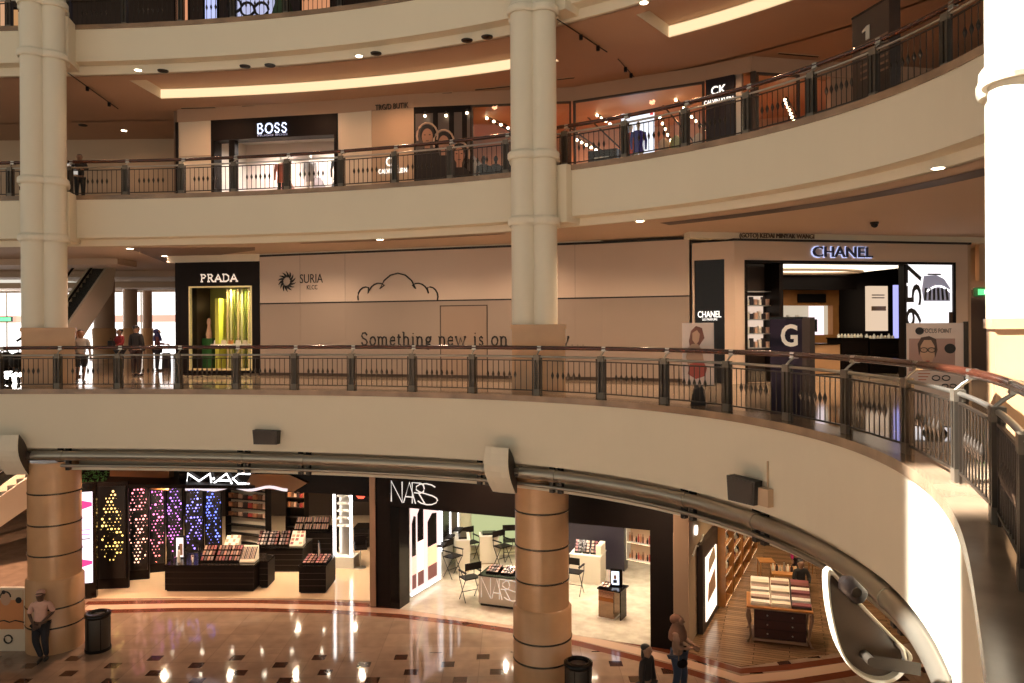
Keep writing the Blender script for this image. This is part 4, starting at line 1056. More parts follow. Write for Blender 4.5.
# wall to the right of NARS, lightbox and shelves of the wood floored shop
w0, w1, w2 = G(674.5, 651, FZ), G(690, 647, FZ), G(752, 541, FZ)
wf = Frame(w1, w2, FZ); f0 = Frame(w0, w1 + Vector((0, -.0, 0)), FZ)
fbuild(f0, 'wall_end', MB().box(.01, .03, 0, f0.L, .4, 5.1), 'beigewall', kind='structure')
fbuild(wf, 'wall_side', MB().box(0, 0.02, 0, wf.L + 4, .3, 5.1), 'beigewall', kind='structure')
t = wf.thing('light_box', 'tall backlit poster with dark wooden frame at the left of the wood floored shop', 'light box')
ua, za = wf.at(700, 621); ub, _ = wf.at(710.5, 600); _, zt = wf.at(700.5, 556)
MB().box(ua - .35, -.16, za - .25, ub + .35, 0, zt + .45).build('frame', 'darkbrown', t)
MB().box(ua, -.19, za, ub, -.16, zt).build('backlit_face', emis('warm_screen', (1, .80, .62), 1.9), t)
MB().xprism([(ua + .15, za + .5), (ub - .2, za + .6), (ub - .3, za + 1.2), (ua + .3, za + 1.0)], -.2, -.191).build('poster_print', 'skin_pale', t); MB().xprism([(ua + .3, za + 1.3), (ub - .2, za + 1.5), (ub - .4, za + 1.9), (ua + .35, za + 1.7)], -.2, -.191).build('poster_print', 'beigewall', t)
t = wf.thing('round_sign', 'small round white wall sign above the backlit poster, with slanting line of script', 'sign')
u, z = wf.at(695, 530); MB().disc(u, z, .14, .14, -.06, 0).build('disc', 'letter_glow', t); MB().tube([(u - .45, -.03, z - .6), (u, -.03, z - .45), (u + .4, -.03, z - .55), (u + .9, -.03, z - .35)], .03, 6).build('script_line', 'white', t)
for i, (x0, x1, lb) in enumerate([(714, 721, 'nearest'), (723, 731, 'second'), (733, 740, 'third'), (742, 748, 'farthest')]):
    ua, _ = wf.at(x0, 580); ub, _ = wf.at(x1, 570)
    fo = wf.A + wf.u * ua - wf.n * .36
    r = shelf_unit('wall_shelf', '%s lit wall shelf along the left side of the wood floored shop' % lb, fo, wf.rot, ub - ua, 3.2, 7, None, 'shelf', 'offwhite', glow='shelf_glow', frame='wood')
    r['group'] = 'shelves along the side wall'
    for k in range(2, 7): goods(7, 'small jar or box on the %s lit wall shelf of the wood floored shop' % lb, 'goods on the %s side shelf' % lb, fo, wf.rot, ub - ua, 3.2 * k / 7 + .045, .26, [M['white'], ORG[3], ORG[2], PM_[5], M['offwhite']], k + i, 'cosmetic_bottle', 'bottle', shape='bottle')
wd_ = MB(); wd_.prism([tuple(w0 + Vector((.2, .0, 0)))[:2], tuple(G(741, 667, FZ))[:2], tuple(G(930, 640, FZ))[:2], (16, 36), (9, 36)], FZ, FZ + .012)
struct('shop_floor', wd_, plank_floor('wood_planks', (.26, .15, .08), (.15, .085, .045), .2, 1.8, .14, .35))
struct('shop_ceiling', MB().prism([(5.0, 21.5), (12, 20.5), (17, 36), (9.5, 36)], FZ + 4.6, FZ + 4.7), 'darkbrown')
struct('wall_back', MB().box(9, 35.6, FZ, 22, 35.9, FZ + 5), 'brownwall')
struct('wall_right', MB().prism([(12.3, 20.5), (12.5, 20.5), (17.2, 36), (17, 36)], FZ, FZ + 5), 'brownwall')
# chest counter on curved legs
A = G(749, 642, FZ); B = G(811, 649, FZ); f = Frame(A, B, FZ); h = 1.02
t = f.thing('chest_counter', 'dark wooden chest on curved legs with six round knobs, on the plank floor', 'chest')
L_ = f.L; MB().box(.14, .03, .14, L_ - .12, 1.0, h - .08).build('carcass', mat('dark_mahogany', (.035, .010, .008), .25), t)
MB().prism([(-.02, -.04), (L_ + .02, -.04), (L_ + .02, 1.08), (-.02, 1.08)], h - .08, h - .03).build('moulding', 'brownwall', t); MB().box(-.06, -.08, h - .03, L_ + .06, 1.12, h).build('top_slab', 'wood', t)
MB().box(.08, .0, .06, L_ - .08, 1.0, .13).build('lower_rail', 'brownwall', t)
for j in range(3):
    for i in range(2):
        x0 = .17 + i * (L_ - .3) / 2; z0 = .17 + j * .25; dr = MB().box(x0, .0, z0, x0 + (L_ - .34) / 2, .03, z0 + .235).build('drawer', bpy.data.materials['dark_mahogany'], t)
        MB().ell(x0 + (L_ - .34) / 4, -.025, z0 + .12, .022, .022, .022, 10, 6).build('knob', 'steel', dr)
for sx in (.03, L_ - .03):
    for sy in (.02, 1.0):
        o_ = -1 if sx < 1 else 1; MB().tube([(sx + o_ * .03, sy, h - .1), (sx + o_ * .07, sy, h * .75), (sx + o_ * .0, sy, h * .4), (sx - o_ * .02, sy, .2), (sx + o_ * .05, sy, .03), (sx + o_ * .09, sy, .0)], [.045, .05, .035, .028, .025, .03], 8).build('leg', 'brownwall', t)
lb = ['left cream box tray with labels', 'middle cream box tray with a bright card', 'right rack of dark red gift boxes in rows']
for i in range(3):
    u0 = .04 + i * L_ / 3; tr = thing('product_tray', lb[i] + ' on the dark chest', 'tray', on(f, u0 + L_ / 6, .05, h), f.rot, 'trays on the dark chest')
    c, s_ = math.cos(.42), math.sin(.42); dp = 1.05; wd = L_ / 3 * .95
    b = MB(); b.add([(-wd / 2, 0, 0), (wd / 2, 0, 0), (wd / 2, dp * c, 0), (-wd / 2, dp * c, 0), (-wd / 2, 0, .06), (wd / 2, 0, .06), (wd / 2, dp * c, dp * s_ + .06), (-wd / 2, dp * c, dp * s_ + .06)], [(3, 2, 1, 0), (4, 5, 6, 7), (0, 1, 5, 4), (1, 2, 6, 5), (2, 3, 7, 6), (3, 0, 4, 7)])
    b.build('tray_stand', 'offwhite' if i < 2 else 'darkbrown', tr)
    n_ = 7
    for k in range(n_):
        g = MB(); t0 = dp * (k + .1) / n_; t1 = dp * (k + .85) / n_; top = .03 + .03 * (k % 2)
        g.add([(-wd * .47, t0 * c, t0 * s_ + .06), (wd * .47, t0 * c, t0 * s_ + .06), (wd * .47, t1 * c, t1 * s_ + .06), (-wd * .47, t1 * c, t1 * s_ + .06),
               (-wd * .47, t0 * c, t0 * s_ + .06 + top), (wd * .47, t0 * c, t0 * s_ + .06 + top), (wd * .47, t1 * c, t1 * s_ + .06 + top), (-wd * .47, t1 * c, t1 * s_ + .06 + top)], [(4, 5, 6, 7), (0, 1, 5, 4), (1, 2, 6, 5), (2, 3, 7, 6), (3, 0, 4, 7)])
        g.build('product_row', [[M['white'], PM_[4], M['offwhite']], [M['offwhite'], M['white'], PM_[4]], [PM_[5], M['white'], PM_[0]]][i][k % 3], tr)
# counters and clutter behind the chest
A = G(772, 598, FZ); B = G(806, 601, FZ); f = Frame(A, B, FZ)
t = f.thing('display_table', 'low wooden table with bottles behind the dark chest', 'table')
MB().box(0, 0, .72, f.L, 1.0, .78).build('tabletop', 'wood', t)
for sx in (.05, f.L - .05):
    for sy in (.05, .95): MB().tube([(sx, sy, 0), (sx, sy, .72)], .03, 8).build('leg', 'wood', t)
goods(9, 'small bottle on the wooden table behind the dark chest', 'bottles on the wooden table', on(f, 0, .2, 0), f.rot, f.L, .785, .28, [M['white'], ORG[3], M['offwhite'], M['steel']], 9, 'cosmetic_bottle', 'bottle', shape='bottle')
person('dark haired shop assistant in black standing behind the dark chest', G(801, 613, FZ), .1, 1.62, (.015, .012, .012), (.015, .012, .012), arms={-1: ((.135, -.03, .66), (.07, -.13, .60)), 1: ((.135, -.03, .66), (.07, -.13, .60))}, hair='long')
person('person in a bright pink top near the back of the wood floored shop', G(797, 581, FZ), .4, 1.60, (.62, .03, .22), (.03, .02, .03), hair='long')
for i, x in enumerate([760, 812]):
    A = G(x, 575 if i else 586, FZ); f = Frame(A, A + Vector((1.1, -.1, 0)), FZ)
    t = f.thing('side_table', ['slim gilt stand left of the assistant', 'glass topped table at the right of the wood floored shop'][i], 'table')
    MB().box(0, 0, .78, .5 + .9 * i, .5, .81).build('tabletop', 'wood' if not i else 'steel', t)
    for sx in (.03, .47 + .9 * i):
        for sy in (.03, .47): MB().tube([(sx, sy, 0), (sx, sy, .78)], .015, 6).build('leg', 'wood', t)
for (x, y, p_) in ((7.3, 21.6, 420), (7.6, 24.5, 420), (9.5, 28, 500), (10.5, 23, 350), (12, 31, 400)):
    downlight(x, y, FZ + 4.5, p_, (1, .72, .42), 120, .06, .9)
# hall floor objects
def bin_(p, label, c='post'):
    r = thing('litter_bin', label, 'bin', p, 0, 'litter bins of the hall')
    MB().lathe([(.30, 0), (.31, .05), (.31, .92), (.30, .95)], 0, 0, 28).build('drum', c, r); MB().lathe([(.325, 0), (.33, .05), (.33, .08), (.31, .08)], 0, 0, 28).build('foot_ring', 'black', r)
    MB().lathe([(.31, .90), (.335, .93), (.335, 1.0), (.24, 1.04), (.22, .98), (.20, .9)], 0, 0, 28).build('lid', 'black_gloss', r)
    for a in range(0, 360, 60): A = math.radians(a + 10); MB().box(.0, -.012, .08, .012, .012, .90).build('rib', 'black', r).matrix_local = Matrix.Rotation(A, 4, 'Z') @ Matrix.Translation((.31, 0, 0))
bin_(G(98, 649.5, FZ), 'round dark metal litter bin beside the left stone column'); bin_(G(578.5, 705, FZ), 'round dark litter bin at the lower edge beside the middle stone column')
A = G(-14, 651, FZ); B = G(26, 651, FZ); f = Frame(A, B, FZ)
t = f.thing('notice_stand', 'pale freestanding notice stand with an orange eyewear poster at the left edge', 'sign'); _, h = f.at(10, 588); _, hm = f.at(10, 629)
MB().box(0, 0, 0, f.L, .12, h).build('board', 'offwhite', t); MB().box(f.L, -.01, 0, f.L + .03, .13, h).build('edge', 'post', t)
MB().box(.08, -.012, hm, f.L - .06, -.001, h - .06).build('poster', mat('orange_print', (.62, .26, .10), .6), t)
MB().box(.08, -.016, h - .32, f.L - .06, -.0125, h - .06).build('poster_heading', mat('pale_heading', (.6, .45, .3), .6), t)
u, z = f.at(4, 592); MB().disc(u, z, .055, .055, -.02, -.0165).build('dot_print', 'ink', t)
u, z = f.at(19, 600); MB().disc(u, z, .085, .085, -.02, -.0125).build('badge_print', 'ink', t)
u, z = f.at(6, 598); MB().disc(u, z, .14, .20, -.018, -.0125).build('face_print', 'skin_pale', t); MB().tube([(u + .14 * math.cos(a), -.018, z + .15 * math.sin(a) + .03) for a in [i * .4 for i in range(9)]], .02, 6).build('hair_print', 'ink', t)
u, z = f.at(10, 622); MB().tube([(u - .4, -.02, z), (u - .15, -.02, z + .05), (u, -.02, z), (u + .15, -.02, z + .05), (u + .4, -.02, z)], .015, 6).build('glasses_print', 'ink', t)
u, z = f.at(8.5, 639); MB().tube([(u + .11 * math.cos(a * .5), -.015, z + .11 * math.sin(a * .5)) for a in range(13)], .02, 6, closed=True).build('ring_print', 'post', t)
p = G(41, 659, FZ); person('person in a pale pink T-shirt, dark jeans and cap leaning against the left stone column', p, .25, 1.84, (.70, .42, .33), (.012, .012, .018), arms={-1: ((.13, .0, .66), (.06, -.08, .54)), 1: ((.14, .02, .66), (.03, -.09, .55))}, legs={-1: ((.05, -.03, .27), (-.02, -.05, .05)), 1: ((.05, -.02, .27), (.07, -.02, .05))}, sleeve=0, hair='cap', hair_c=(.62, .36, .28), skin=mat('dark_skin', (.10, .05, .03), .6), shoes=(.03, .025, .02))
p = G(678, 694, FZ); woman = person('person in a pinkish headscarf, jacket and blue jeans looking at a phone', p, 1.15, 1.88, (.30, .18, .12), (.03, .05, .09), arms={-1: ((.13, -.02, .66), (.05, -.14, .63)), 1: ((.13, -.02, .66), (.06, -.14, .63))}, legs={-1: ((.05, -.01, .28), (.05, .03, .05)), 1: ((.06, -.05, .28), (.10, -.04, .05))}, hair='hijab', hair_c=(.20, .10, .06), shoes=(.05, .03, .03), bulk=1.25)
bk_ = thing('handbag', 'dark shoulder bag hanging at the side of the person in the pinkish headscarf', 'bag', p + Vector((.06, -.22, .82)), .3)
MB().ell(0, 0, 0, .14, .07, .11, 14, 8).build('pouch', 'black', bk_); MB().tube([(-.1, 0, .08), (-.10, -.01, .3), (.0, .04, .58), (.08, .08, .68)], .012, 6).build('strap', 'brownwall', bk_)
ph = thing('mobile_phone', 'dark phone held by the person in the pinkish headscarf', 'phone', p + Vector((.10, -.31, 1.20)), .3); MB().box(-.035, -.01, -.06, .035, .0, .07).build('phone_body', 'black_gloss', ph)
p = G(647, 722, FZ); person('person with long black hair in dark clothes at the bottom edge of the photo', p, .9, 1.72, (.02, .014, .012), (.02, .014, .012), hair='long')
# escalator rising at the left edge behind the column
def escalator(P0, P1, wd, label, side='offwhite', under='black'):
    P0, P1 = Vector(P0), Vector(P1); d = (P1 - P0); L_ = math.hypot(d.x, d.y); rot = math.atan2(d.y, d.x); H = d.z
    r = thing('escalator', label, 'escalator', P0, rot)
    k = MB(); k.xprism([(0, 0), (L_, H), (L_, H - .9), (.9, -.0)], 0, wd); k.build('truss', under, r)
    for y0 in (-.12, wd): MB().xprism([(-.2, 0), (0, .35), (L_, H + .35), (L_ + .2, H), (L_, H - .95), (.9, -.05)], y0, y0 + .12).build('side_cladding', side, r)
    st = MB(); n = int(H / .2)
    for i in range(n): st.box(L_ * i / n, .02, H * i / n, L_ * (i + 1) / n, wd - .02, H * (i + 1) / n)
    st.build('steps', 'darkmetal', r)
    for y0 in (-.06, wd + .06):
        MB().xprism([(0, .35), (L_, H + .35), (L_, H + 1.15), (0, 1.15)], y0 - .01, y0 + .01).build('glass_balustrade', 'glass', r); MB().tube([(-.2, y0, 1.1), (0, y0, 1.2), (L_, y0, H + 1.2), (L_ + .2, y0, H + 1.1)], .045, 8).build('handrail', 'black', r)
    return r
escalator((-21.5, 26, FZ), (-15.9, 31, FZ + 5.2), 1.3, 'escalator with cream side cladding rising behind the left stone column')
# lamps added without fittings, to brighten the ground floor hall
for (x, y) in ((-12, 22.0), (-6.5, 22.6), (-1, 21.4), (3.6, 19), (-15, 24), (-19, 28)):
    downlight(x, y, -2.1, 420 if x > -14 else 1700, (1, .62, .40), 140, .05, .9)
struct('wall_left', MB().prism([(-26, 14), (-25.8, 14), (-25.8, 45), (-26, 45)], FZ, FZ + 5.1), 'beigewall'); struct('wall_rear', MB().box(-26, 38, FZ, -17, 38.2, FZ + 5.1), 'beigewall')
# ================================================================== MIDDLE WALKWAY
# --- printed hoarding
H0 = Frame(W(256.5, 0, 25.9), W(600, 0, 22.35), 0); H1 = Frame(W(600, 0, 22.35), W(687.5, 0, 21.35), 0)
t = H0.thing('hoarding', 'long two-tone printed hoarding wall with slogan and thin black line', 'hoarding')
def hpanel(f, parent, inv=None):
    for nm, z0, z1, m_ in (('lower_panel', .0, 2.43, 'hoard_lo'), ('upper_panel', 2.47, 4.05, 'hoard_up'), ('black_line', 2.43, 2.47, 'ink'), ('top_edge', 4.05, 4.12, 'ink'), ('skirting', 0, .10, 'darkbrown')):
        off = -.012 if nm in ('black_line', 'skirting') else 0
        o = MB().box(0, off, z0, f.L, .12, z1).build(nm, m_, parent)
        if inv is not None: o.matrix_local = inv @ (Matrix.Translation(f.A) @ Matrix.Rotation(f.rot, 4, 'Z'))
H0i = (Matrix.Translation(H0.A) @ Matrix.Rotation(H0.rot, 4, 'Z')).inverted()
hpanel(H0, t); hpanel(H1, t, H0i)
struct('wall_upper', MB().box(0, .02, 4.12, H0.L, .3, 4.2), 'cream').matrix_world = Matrix.Translation(H0.A) @ Matrix.Rotation(H0.rot, 4, 'Z')
struct('wall_behind', MB().prism([(-8.8, 26.3), (2.4, 22.8), (5.1, 21.9), (5.3, 22.3), (2.5, 23.2), (-8.7, 26.7)], 0, 4.15), 'beigewall')
def on_frame(f, x0, x1, y0, y1):
    ua, za = f.at(x0, y1); ub, zb = f.at(x1, y1); um, zt = f.at((x0 + x1) / 2, y0); _, zm = f.at((x0 + x1) / 2, y1)
    return (ua + ub) / 2, (zt + zm) / 2, ub - ua, zt - zm
def ftext(body, f, parent, x0, x1, y0, y1, m_, off=.02, depth=.02, name='lettering', offset=0, label=None):
    u, z, w_, h = on_frame(f, x0, x1, y0, y1)
    return text(body, name, m_, (u, -off, z), UP, w_, h, parent, depth, offset=offset, label=label)
# slogan with small slab serifs drawn by hand: an upright book face
SER = {
 'S': ([[(.85, .78), (.62, .98), (.25, .95), (.12, .74), (.3, .56), (.7, .44), (.88, .24), (.7, .03), (.3, .02), (.1, .22)]], 0, 1, .62),
 'o': ([[(.5 + .4 * math.cos(a * .524), .33 + .33 * math.sin(a * .524)) for a in range(13)]], 0, .66, .56),
 'm': ([[(.02, .64), (.12, .64), (.12, 0)], [(.02, 0), (.22, 0)], [(.12, .5), (.28, .66), (.42, .6), (.46, .45), (.46, 0)], [(.38, 0), (.56, 0)], [(.46, .5), (.62, .66), (.78, .6), (.82, .45), (.82, 0)], [(.72, 0), (.94, 0)]], 0, .66, .92),
 'e': ([[(.12, .36), (.88, .36), (.8, .58), (.5, .67), (.2, .55), (.1, .3), (.25, .05), (.55, 0), (.88, .14)]], 0, .66, .5),
 't': ([[(.4, .85), (.4, .12), (.55, 0), (.85, .06)], [(.1, .62), (.85, .62)]], 0, .85, .36),
 'h': ([[(.02, 1), (.18, 1), (.18, 0)], [(.02, 0), (.36, 0)], [(.18, .48), (.42, .66), (.7, .6), (.78, .44), (.78, 0)], [(.62, 0), (.96, 0)]], 0, 1, .6),
 'i': ([[(.25, .64), (.5, .64), (.5, 0)], [(.2, 0), (.8, 0)], [(.5, .88), (.5, .93)]], 0, .93, .3),
 'n': ([[(.02, .64), (.18, .64), (.18, 0)], [(.02, 0), (.36, 0)], [(.18, .48), (.42, .66), (.7, .6), (.78, .44), (.78, 0)], [(.62, 0), (.96, 0)]], 0, .66, .6),
 'g': ([[(.5 + .32 * math.cos(a * .524), .44 + .2 * math.sin(a * .524)) for a in range(13)], [(.25, .26), (.2, .12), (.75, .06), (.88, -.12), (.5, -.28), (.12, -.14), (.25, .08)], [(.78, .6), (.95, .66)]], 0, .66, .54),
 'w': ([[(.0, .64), (.18, .64)], [(.08, .64), (.30, .0), (.5, .56), (.72, 0), (.92, .64)], [(.82, .64), (1, .64)]], 0, .66, .86),
 's': ([[(.8, .52), (.5, .67), (.2, .56), (.28, .4), (.72, .28), (.82, .12), (.5, -.01), (.15, .12)]], 0, .66, .42),
 'a': ([[(.15, .54), (.45, .67), (.72, .56), (.72, .08), (.92, 0)], [(.72, .38), (.25, .28), (.14, .12), (.35, 0), (.72, .16)]], 0, .66, .5),
 'y': ([[(.0, .64), (.25, .64)], [(.1, .64), (.5, .05)], [(.75, .64), (1, .64)], [(.9, .64), (.42, -.22), (.15, -.24)]], 0, .66, .55),
 '.': ([[(.4, .02), (.4, .06)]], 0, .1, .28), ' ': ([], 0, 0, .34)}
PR = {'P': ([[(.15, 0), (.15, 1), (.6, 1), (.85, .78), (.6, .52), (.15, .52)], [(0, 0), (.32, 0)], [(0, 1), (.2, 1)]], 0, 1, .7), 'R': ([[(.15, 0), (.15, 1), (.6, 1), (.82, .78), (.6, .52), (.15, .52)], [(.5, .52), (.85, 0), (1, 0)], [(0, 0), (.32, 0)], [(0, 1), (.2, 1)]], 0, 1, .75),
 'A': ([[(.05, 0), (.5, 1), (.95, 0)], [(.25, .32), (.75, .32)], [(-.05, 0), (.18, 0)], [(.8, 0), (1.08, 0)]], 0, 1, .85), 'D': ([[(.15, 0), (.15, 1), (.55, 1), (.9, .75), (.9, .25), (.55, 0), (.15, 0)], [(0, 0), (.2, 0)], [(0, 1), (.2, 1)]], 0, 1, .82),
 'B': ([[(.15, 0), (.15, 1), (.6, 1), (.8, .78), (.6, .54), (.15, .54)], [(.6, .54), (.9, .28), (.65, 0), (.15, 0)]], 0, 1, .75), 'O': ([[(.5 + .45 * math.cos(a * .449), .5 + .5 * math.sin(a * .449)) for a in range(15)]], 0, 1, .85),
 'S': SER['S']}
def strokes(f, parent, body, glyphs, x0, x1, ybase, ytop, r_, m_, off=.02, gap=.10):
    ua, zb = f.at(x0, ybase); ub, _ = f.at(x1, ybase); um, zm = f.at((x0 + x1) / 2, ybase); _, zt = f.at((x0 + x1) / 2, ytop); h = zt - zm
    tot = sum(glyphs[c][3] + gap for c in body); k = (ub - ua) / tot; u = ua
    for c in body:
        ps, _, _, wd = glyphs[c]
        for p in ps:
            MB().tube([(u + a * wd * k, -off, zm + b_ * h) for a, b_ in p], r_, 5).build('letter' if p is ps[0] else 'letter_stroke', m_, parent)
        u += (wd + gap) * k
strokes(H0, t, 'Something new is on its way...', SER, 361, 587, 345.5, 332, .027, 'ink', .012)
ftext('SURIA', H0, t, 300, 323, 274, 283, 'ink', .01, .01); ftext('KLCC', H0, t, 307, 317.5, 285, 289.5, 'ink', .01, .01)
u, z = H0.at(287, 281.5)
for k in range(14):
    a = 2 * PI * k / 14; pts = [(u + r_ * math.cos(a + r_ * 2.2), -.01, z + r_ * math.sin(a + r_ * 2.2)) for r_ in (.15, .22, .29, .35)]
    MB().tube(pts, [.045, .035, .02, .006], 6).build('logo_ray', 'ink', t)
# line drawing peeking over the black line: a plain cloud outline
cl_ = []
for cxp, r_, a0, a1 in ((366, 8, 200, 70), (379, 11, 165, 60), (398, 19, 160, 20), (418, 11, 120, 15), (430, 8, 110, -20)):
    for k in range(7):
        a = math.radians(a0 + (a1 - a0) * k / 6); cl_.append((cxp + r_ * math.cos(a), 297 - r_ * math.sin(a) * 1.25))
MB().tube([(H0.at(x, y)[0], -.012, H0.at(x, y)[1]) for x, y in cl_], .024, 6).build('cloud_print', 'ink', t)
# flush door in the hoarding
ua, zt = H0.at(440, 305.5); ub, _ = H0.at(487.5, 306)
d = MB(); d.box(ua, -.014, .1, ua + .03, 0, zt); d.box(ub - .03, -.014, .1, ub, 0, zt); d.box(ua + .03, -.014, zt - .03, ub - .03, 0, zt); d.build('door_outline', 'darkbrown', t)
MB().box(ua + .03, -.006, .1, ub - .03, 0, zt - .03).build('door_leaf', mat('door_leaf_taupe', (.31, .22, .165), .7), t)
for x in (300, 345, 530, 575): MB().box(H0.at(x, 300)[0], -.004, 0, H0.at(x, 300)[0] + .012, 0, 4.05).build('panel_joint', 'hoard_lo', t)
# --- PRADA front
PF = Frame(W(173.3, 0, 26.25), W(257.5, 0, 25.85), 0)
t = PF.thing('storefront', 'black PRADA shop front with a glowing green and gold display window', 'shop front')
ua, zt = PF.at(189, 286.5); ub, zb = PF.at(252.5, 370.5); _, ztop = PF.at(215, 262)
MB().box(0, 0, .06, ua, .5, ztop).build('left_panel', 'black', t); MB().box(ub, 0, .06, PF.L, .5, ztop).build('right_panel', 'black', t)
MB().box(ua, 0, zt, ub, .5, ztop).build('header_panel', 'black', t); MB().box(ua, 0, .06, ub, .5, zb).build('plinth_panel', 'black', t)
gold = mat('gold_metal', (.75, .55, .25), .25, metal=.8, emit=(1, .75, .35), estr=.15)
fr_ = MB(); fr_.box(ua, -.03, zb, ua + .05, .1, zt); fr_.box(ub - .05, -.03, zb, ub, .1, zt); fr_.box(ua, -.03, zt - .05, ub, .1, zt); fr_.box(ua, -.03, zb, ub, .1, zb + .07); fr_.build('window_frame', gold, t)
bk = MB().box(ua, 1.4, zb, ub, 1.45, zt).build('back_panel', mat('green_gold_wall', (.32, .30, .06), .5), t)
MB().box(ua - .02, .45, zb - .02, ua, 1.45, zt).build('side_panel', 'darkbrown', t); MB().box(ub, .45, zb - .02, ub + .02, 1.45, zt).build('side_panel', 'darkbrown', t)
MB().box(ua, .45, zt, ub, 1.45, zt + .02).build('soffit', 'darkbrown', t); MB().box(ua, .45, zb - .02, ub, 1.45, zb).build('window_floor', 'stone', t)
w_ = ub - ua
for k in range(10): x = ua + w_ * (.40 + k * .058); MB().box(x, .85, zb, x + .055, .9, zt - .05).build('gold_strip', [gold, mat('pale_gold_%d' % k, (.85, .8, .45), .2, metal=.5), 'darkbrown'][k % 3] if k % 3 != 2 else mat('olive_strip_%d' % k, (.12, .14, .02), .3), t)
MB().box(ua + .06, .7, zb, ua + .45, 1.0, zb + 1.1).build('green_block', mat('deep_green', (.02, .10, .02), .4), t)
MB().box(ua + w_ * .27, .6, zb, ua + w_ * .33, 1.2, zt - .4).build('yellow_post', mat('acid_yellow', (.55, .55, .08), .5), t)
MB().box(ua + .5, .5, zb + .85, ub - .2, .8, zb + .9).build('display_shelf', 'white', t)
strokes(PF, t, 'PRADA', PR, 201.5, 239, 281.5, 274.5, .028, mat('pale_metal_letter', (.8, .7, .6), .3, emit=(1, .8, .65), estr=.6), .04, .14)
for k in range(5):
    b_ = thing('display_handbag', 'small pale handbag on the shelf of the green and gold window', 'bag', PF.A + PF.u * (ua + .65 + k * .27) + PF.n * .65 + Vector((0, 0, zb + .90)), PF.rot, 'handbags in the green and gold window')
    MB().xprism([(-.09, 0), (.09, 0), (.07, .13), (-.07, .13)], -.04, .04).build('pouch', ['white', 'offwhite', 'wood'][k % 3], b_); MB().tube([(-.05, 0, .13), (-.04, 0, .2), (.04, 0, .2), (.05, 0, .13)], .008, 6).build('handle', 'darkbrown', b_)
mc = PF.A + PF.u * (ua + .28) + PF.n * .6
mn = thing('display_bust', 'slim display figure on the green block of the gold window', 'mannequin', mc + Vector((0, 0, zb + 1.1)), PF.rot); MB().lathe([(.10, 0), (.12, .15), (.07, .35), (.05, .45), (.08, .55), (.06, .68), (.01, .72)], 0, .2, 16).build('torso', 'skin_pale', mn)
pl_ = PF.A + PF.u * (ua + w_ * .5) + PF.n * .75; downlight(pl_.x, pl_.y, zt - .1, 210, (1, .85, .4), 160, .12, .9)
pl_ = PF.A + PF.u * (ua + w_ * .8) + PF.n * .70; downlight(pl_.x, pl_.y, zt - .1, 170, (.9, .9, .4), 160, .12, .9)
struct('wall_upper', MB().box(-.3, .02, ztop, PF.L, .5, 4.17), 'cream').matrix_world = Matrix.Translation(PF.A) @ Matrix.Rotation(PF.rot, 4, 'Z')
struct('wall_side', MB().box(-.02, .5, 0, .2, 4.5, 4.17), 'darkbrown').matrix_world = Matrix.Translation(PF.A) @ Matrix.Rotation(PF.rot, 4, 'Z')
# --- CHANEL front
c0, c1, c2 = W(690.5, 0, 21.3), W(733, 0, 20.7), W(966, 0, 22.1)
K0 = Frame(c0, c1, 0); K1 = Frame(c1, c2, 0); _, kt = K1.at(840, 241); kt = 3.93
t0 = K0.thing('storefront', 'narrow angled side panel of the beige perfume shop, with a small CHANEL sign', 'shop front')
ua, zt = K0.at(694, 260.5); ub, zb = K0.at(725, 382)
MB().box(0, 0, 0, ua, .4, kt).build('left_panel', 'facade_beige', t0); MB().box(ub, 0, 0, K0.L, .4, kt).build('right_panel', 'facade_beige', t0); MB().box(ua, 0, zt, ub, .4, kt).build('header_panel', 'facade_beige', t0)
MB().box(ua, .06, 0, ub, .4, zt).build('dark_glass', 'black_gloss', t0)
ftext('CHANEL', K0, t0, 697.5, 721, 311, 317.5, 'letter_glow', -.03, .02, offset=.01); ftext('LES PARFUMS', K0, t0, 702, 717, 318.3, 320.5, 'letter_glow', -.03, .01)
t = K1.thing('storefront', 'beige CHANEL shop front with a wide black framed opening', 'shop front')
ua, zt = K1.at(744.5, 260); ub, _ = K1.at(955, 262)
MB().box(0, 0, 0, ua, .4, kt).build('left_panel', 'facade_beige', t); MB().box(ub, 0, 0, K1.L, .4, kt).build('right_panel', 'facade_beige', t); MB().box(ua, 0, zt, ub, .4, kt).build('header_panel', 'facade_beige', t)
fr_ = MB(); fr_.box(ua, -.03, 0, ua + .07, .35, zt); fr_.box(ub - .07, -.03, 0, ub, .35, zt); fr_.box(ua + .07, -.03, zt - .07, ub - .07, .35, zt); fr_.build('black_frame', 'black', t)
MB().box(-.05, -.04, kt, K1.L + .1, .4, kt + .06).build('top_edge', 'ink', t)
ftext('CHANEL', K1, t, 811, 870.5, 247, 257.5, mat('navy_letter', (.02, .025, .09), .3), .09, .05, name='letters', offset=.012); ftext('CHANEL', K1, t, 810.3, 871.2, 246.3, 258.2, mat('halo', (.2, .2, .4), .5, emit=(.55, .62, 1), estr=1.0), .03, .01, name='letter_halo', offset=.02)
t2 = K1.thing('ceiling_lettering', 'row of brown raised letters KEDAI MINYAK WANGI above the beige perfume shop', 'sign'); ftext('(GOTO) KEDAI MINYAK WANGI', K1, t2, 738, 812, 234, 240, mat('brown_letter', (.10, .055, .03), .5), .1, .04, name='letters')
struct('wall_upper', MB().box(-1.3, .02, kt + .06, K1.L + 1.5, .4, 4.17), 'cream').matrix_world = Matrix.Translation(K1.A) @ Matrix.Rotation(K1.rot, 4, 'Z')
def k1(name, mb, m_, label=None, cat=None, kind=None, group=None): return fbuild(K1, name, mb, m_, label, cat, group, kind)
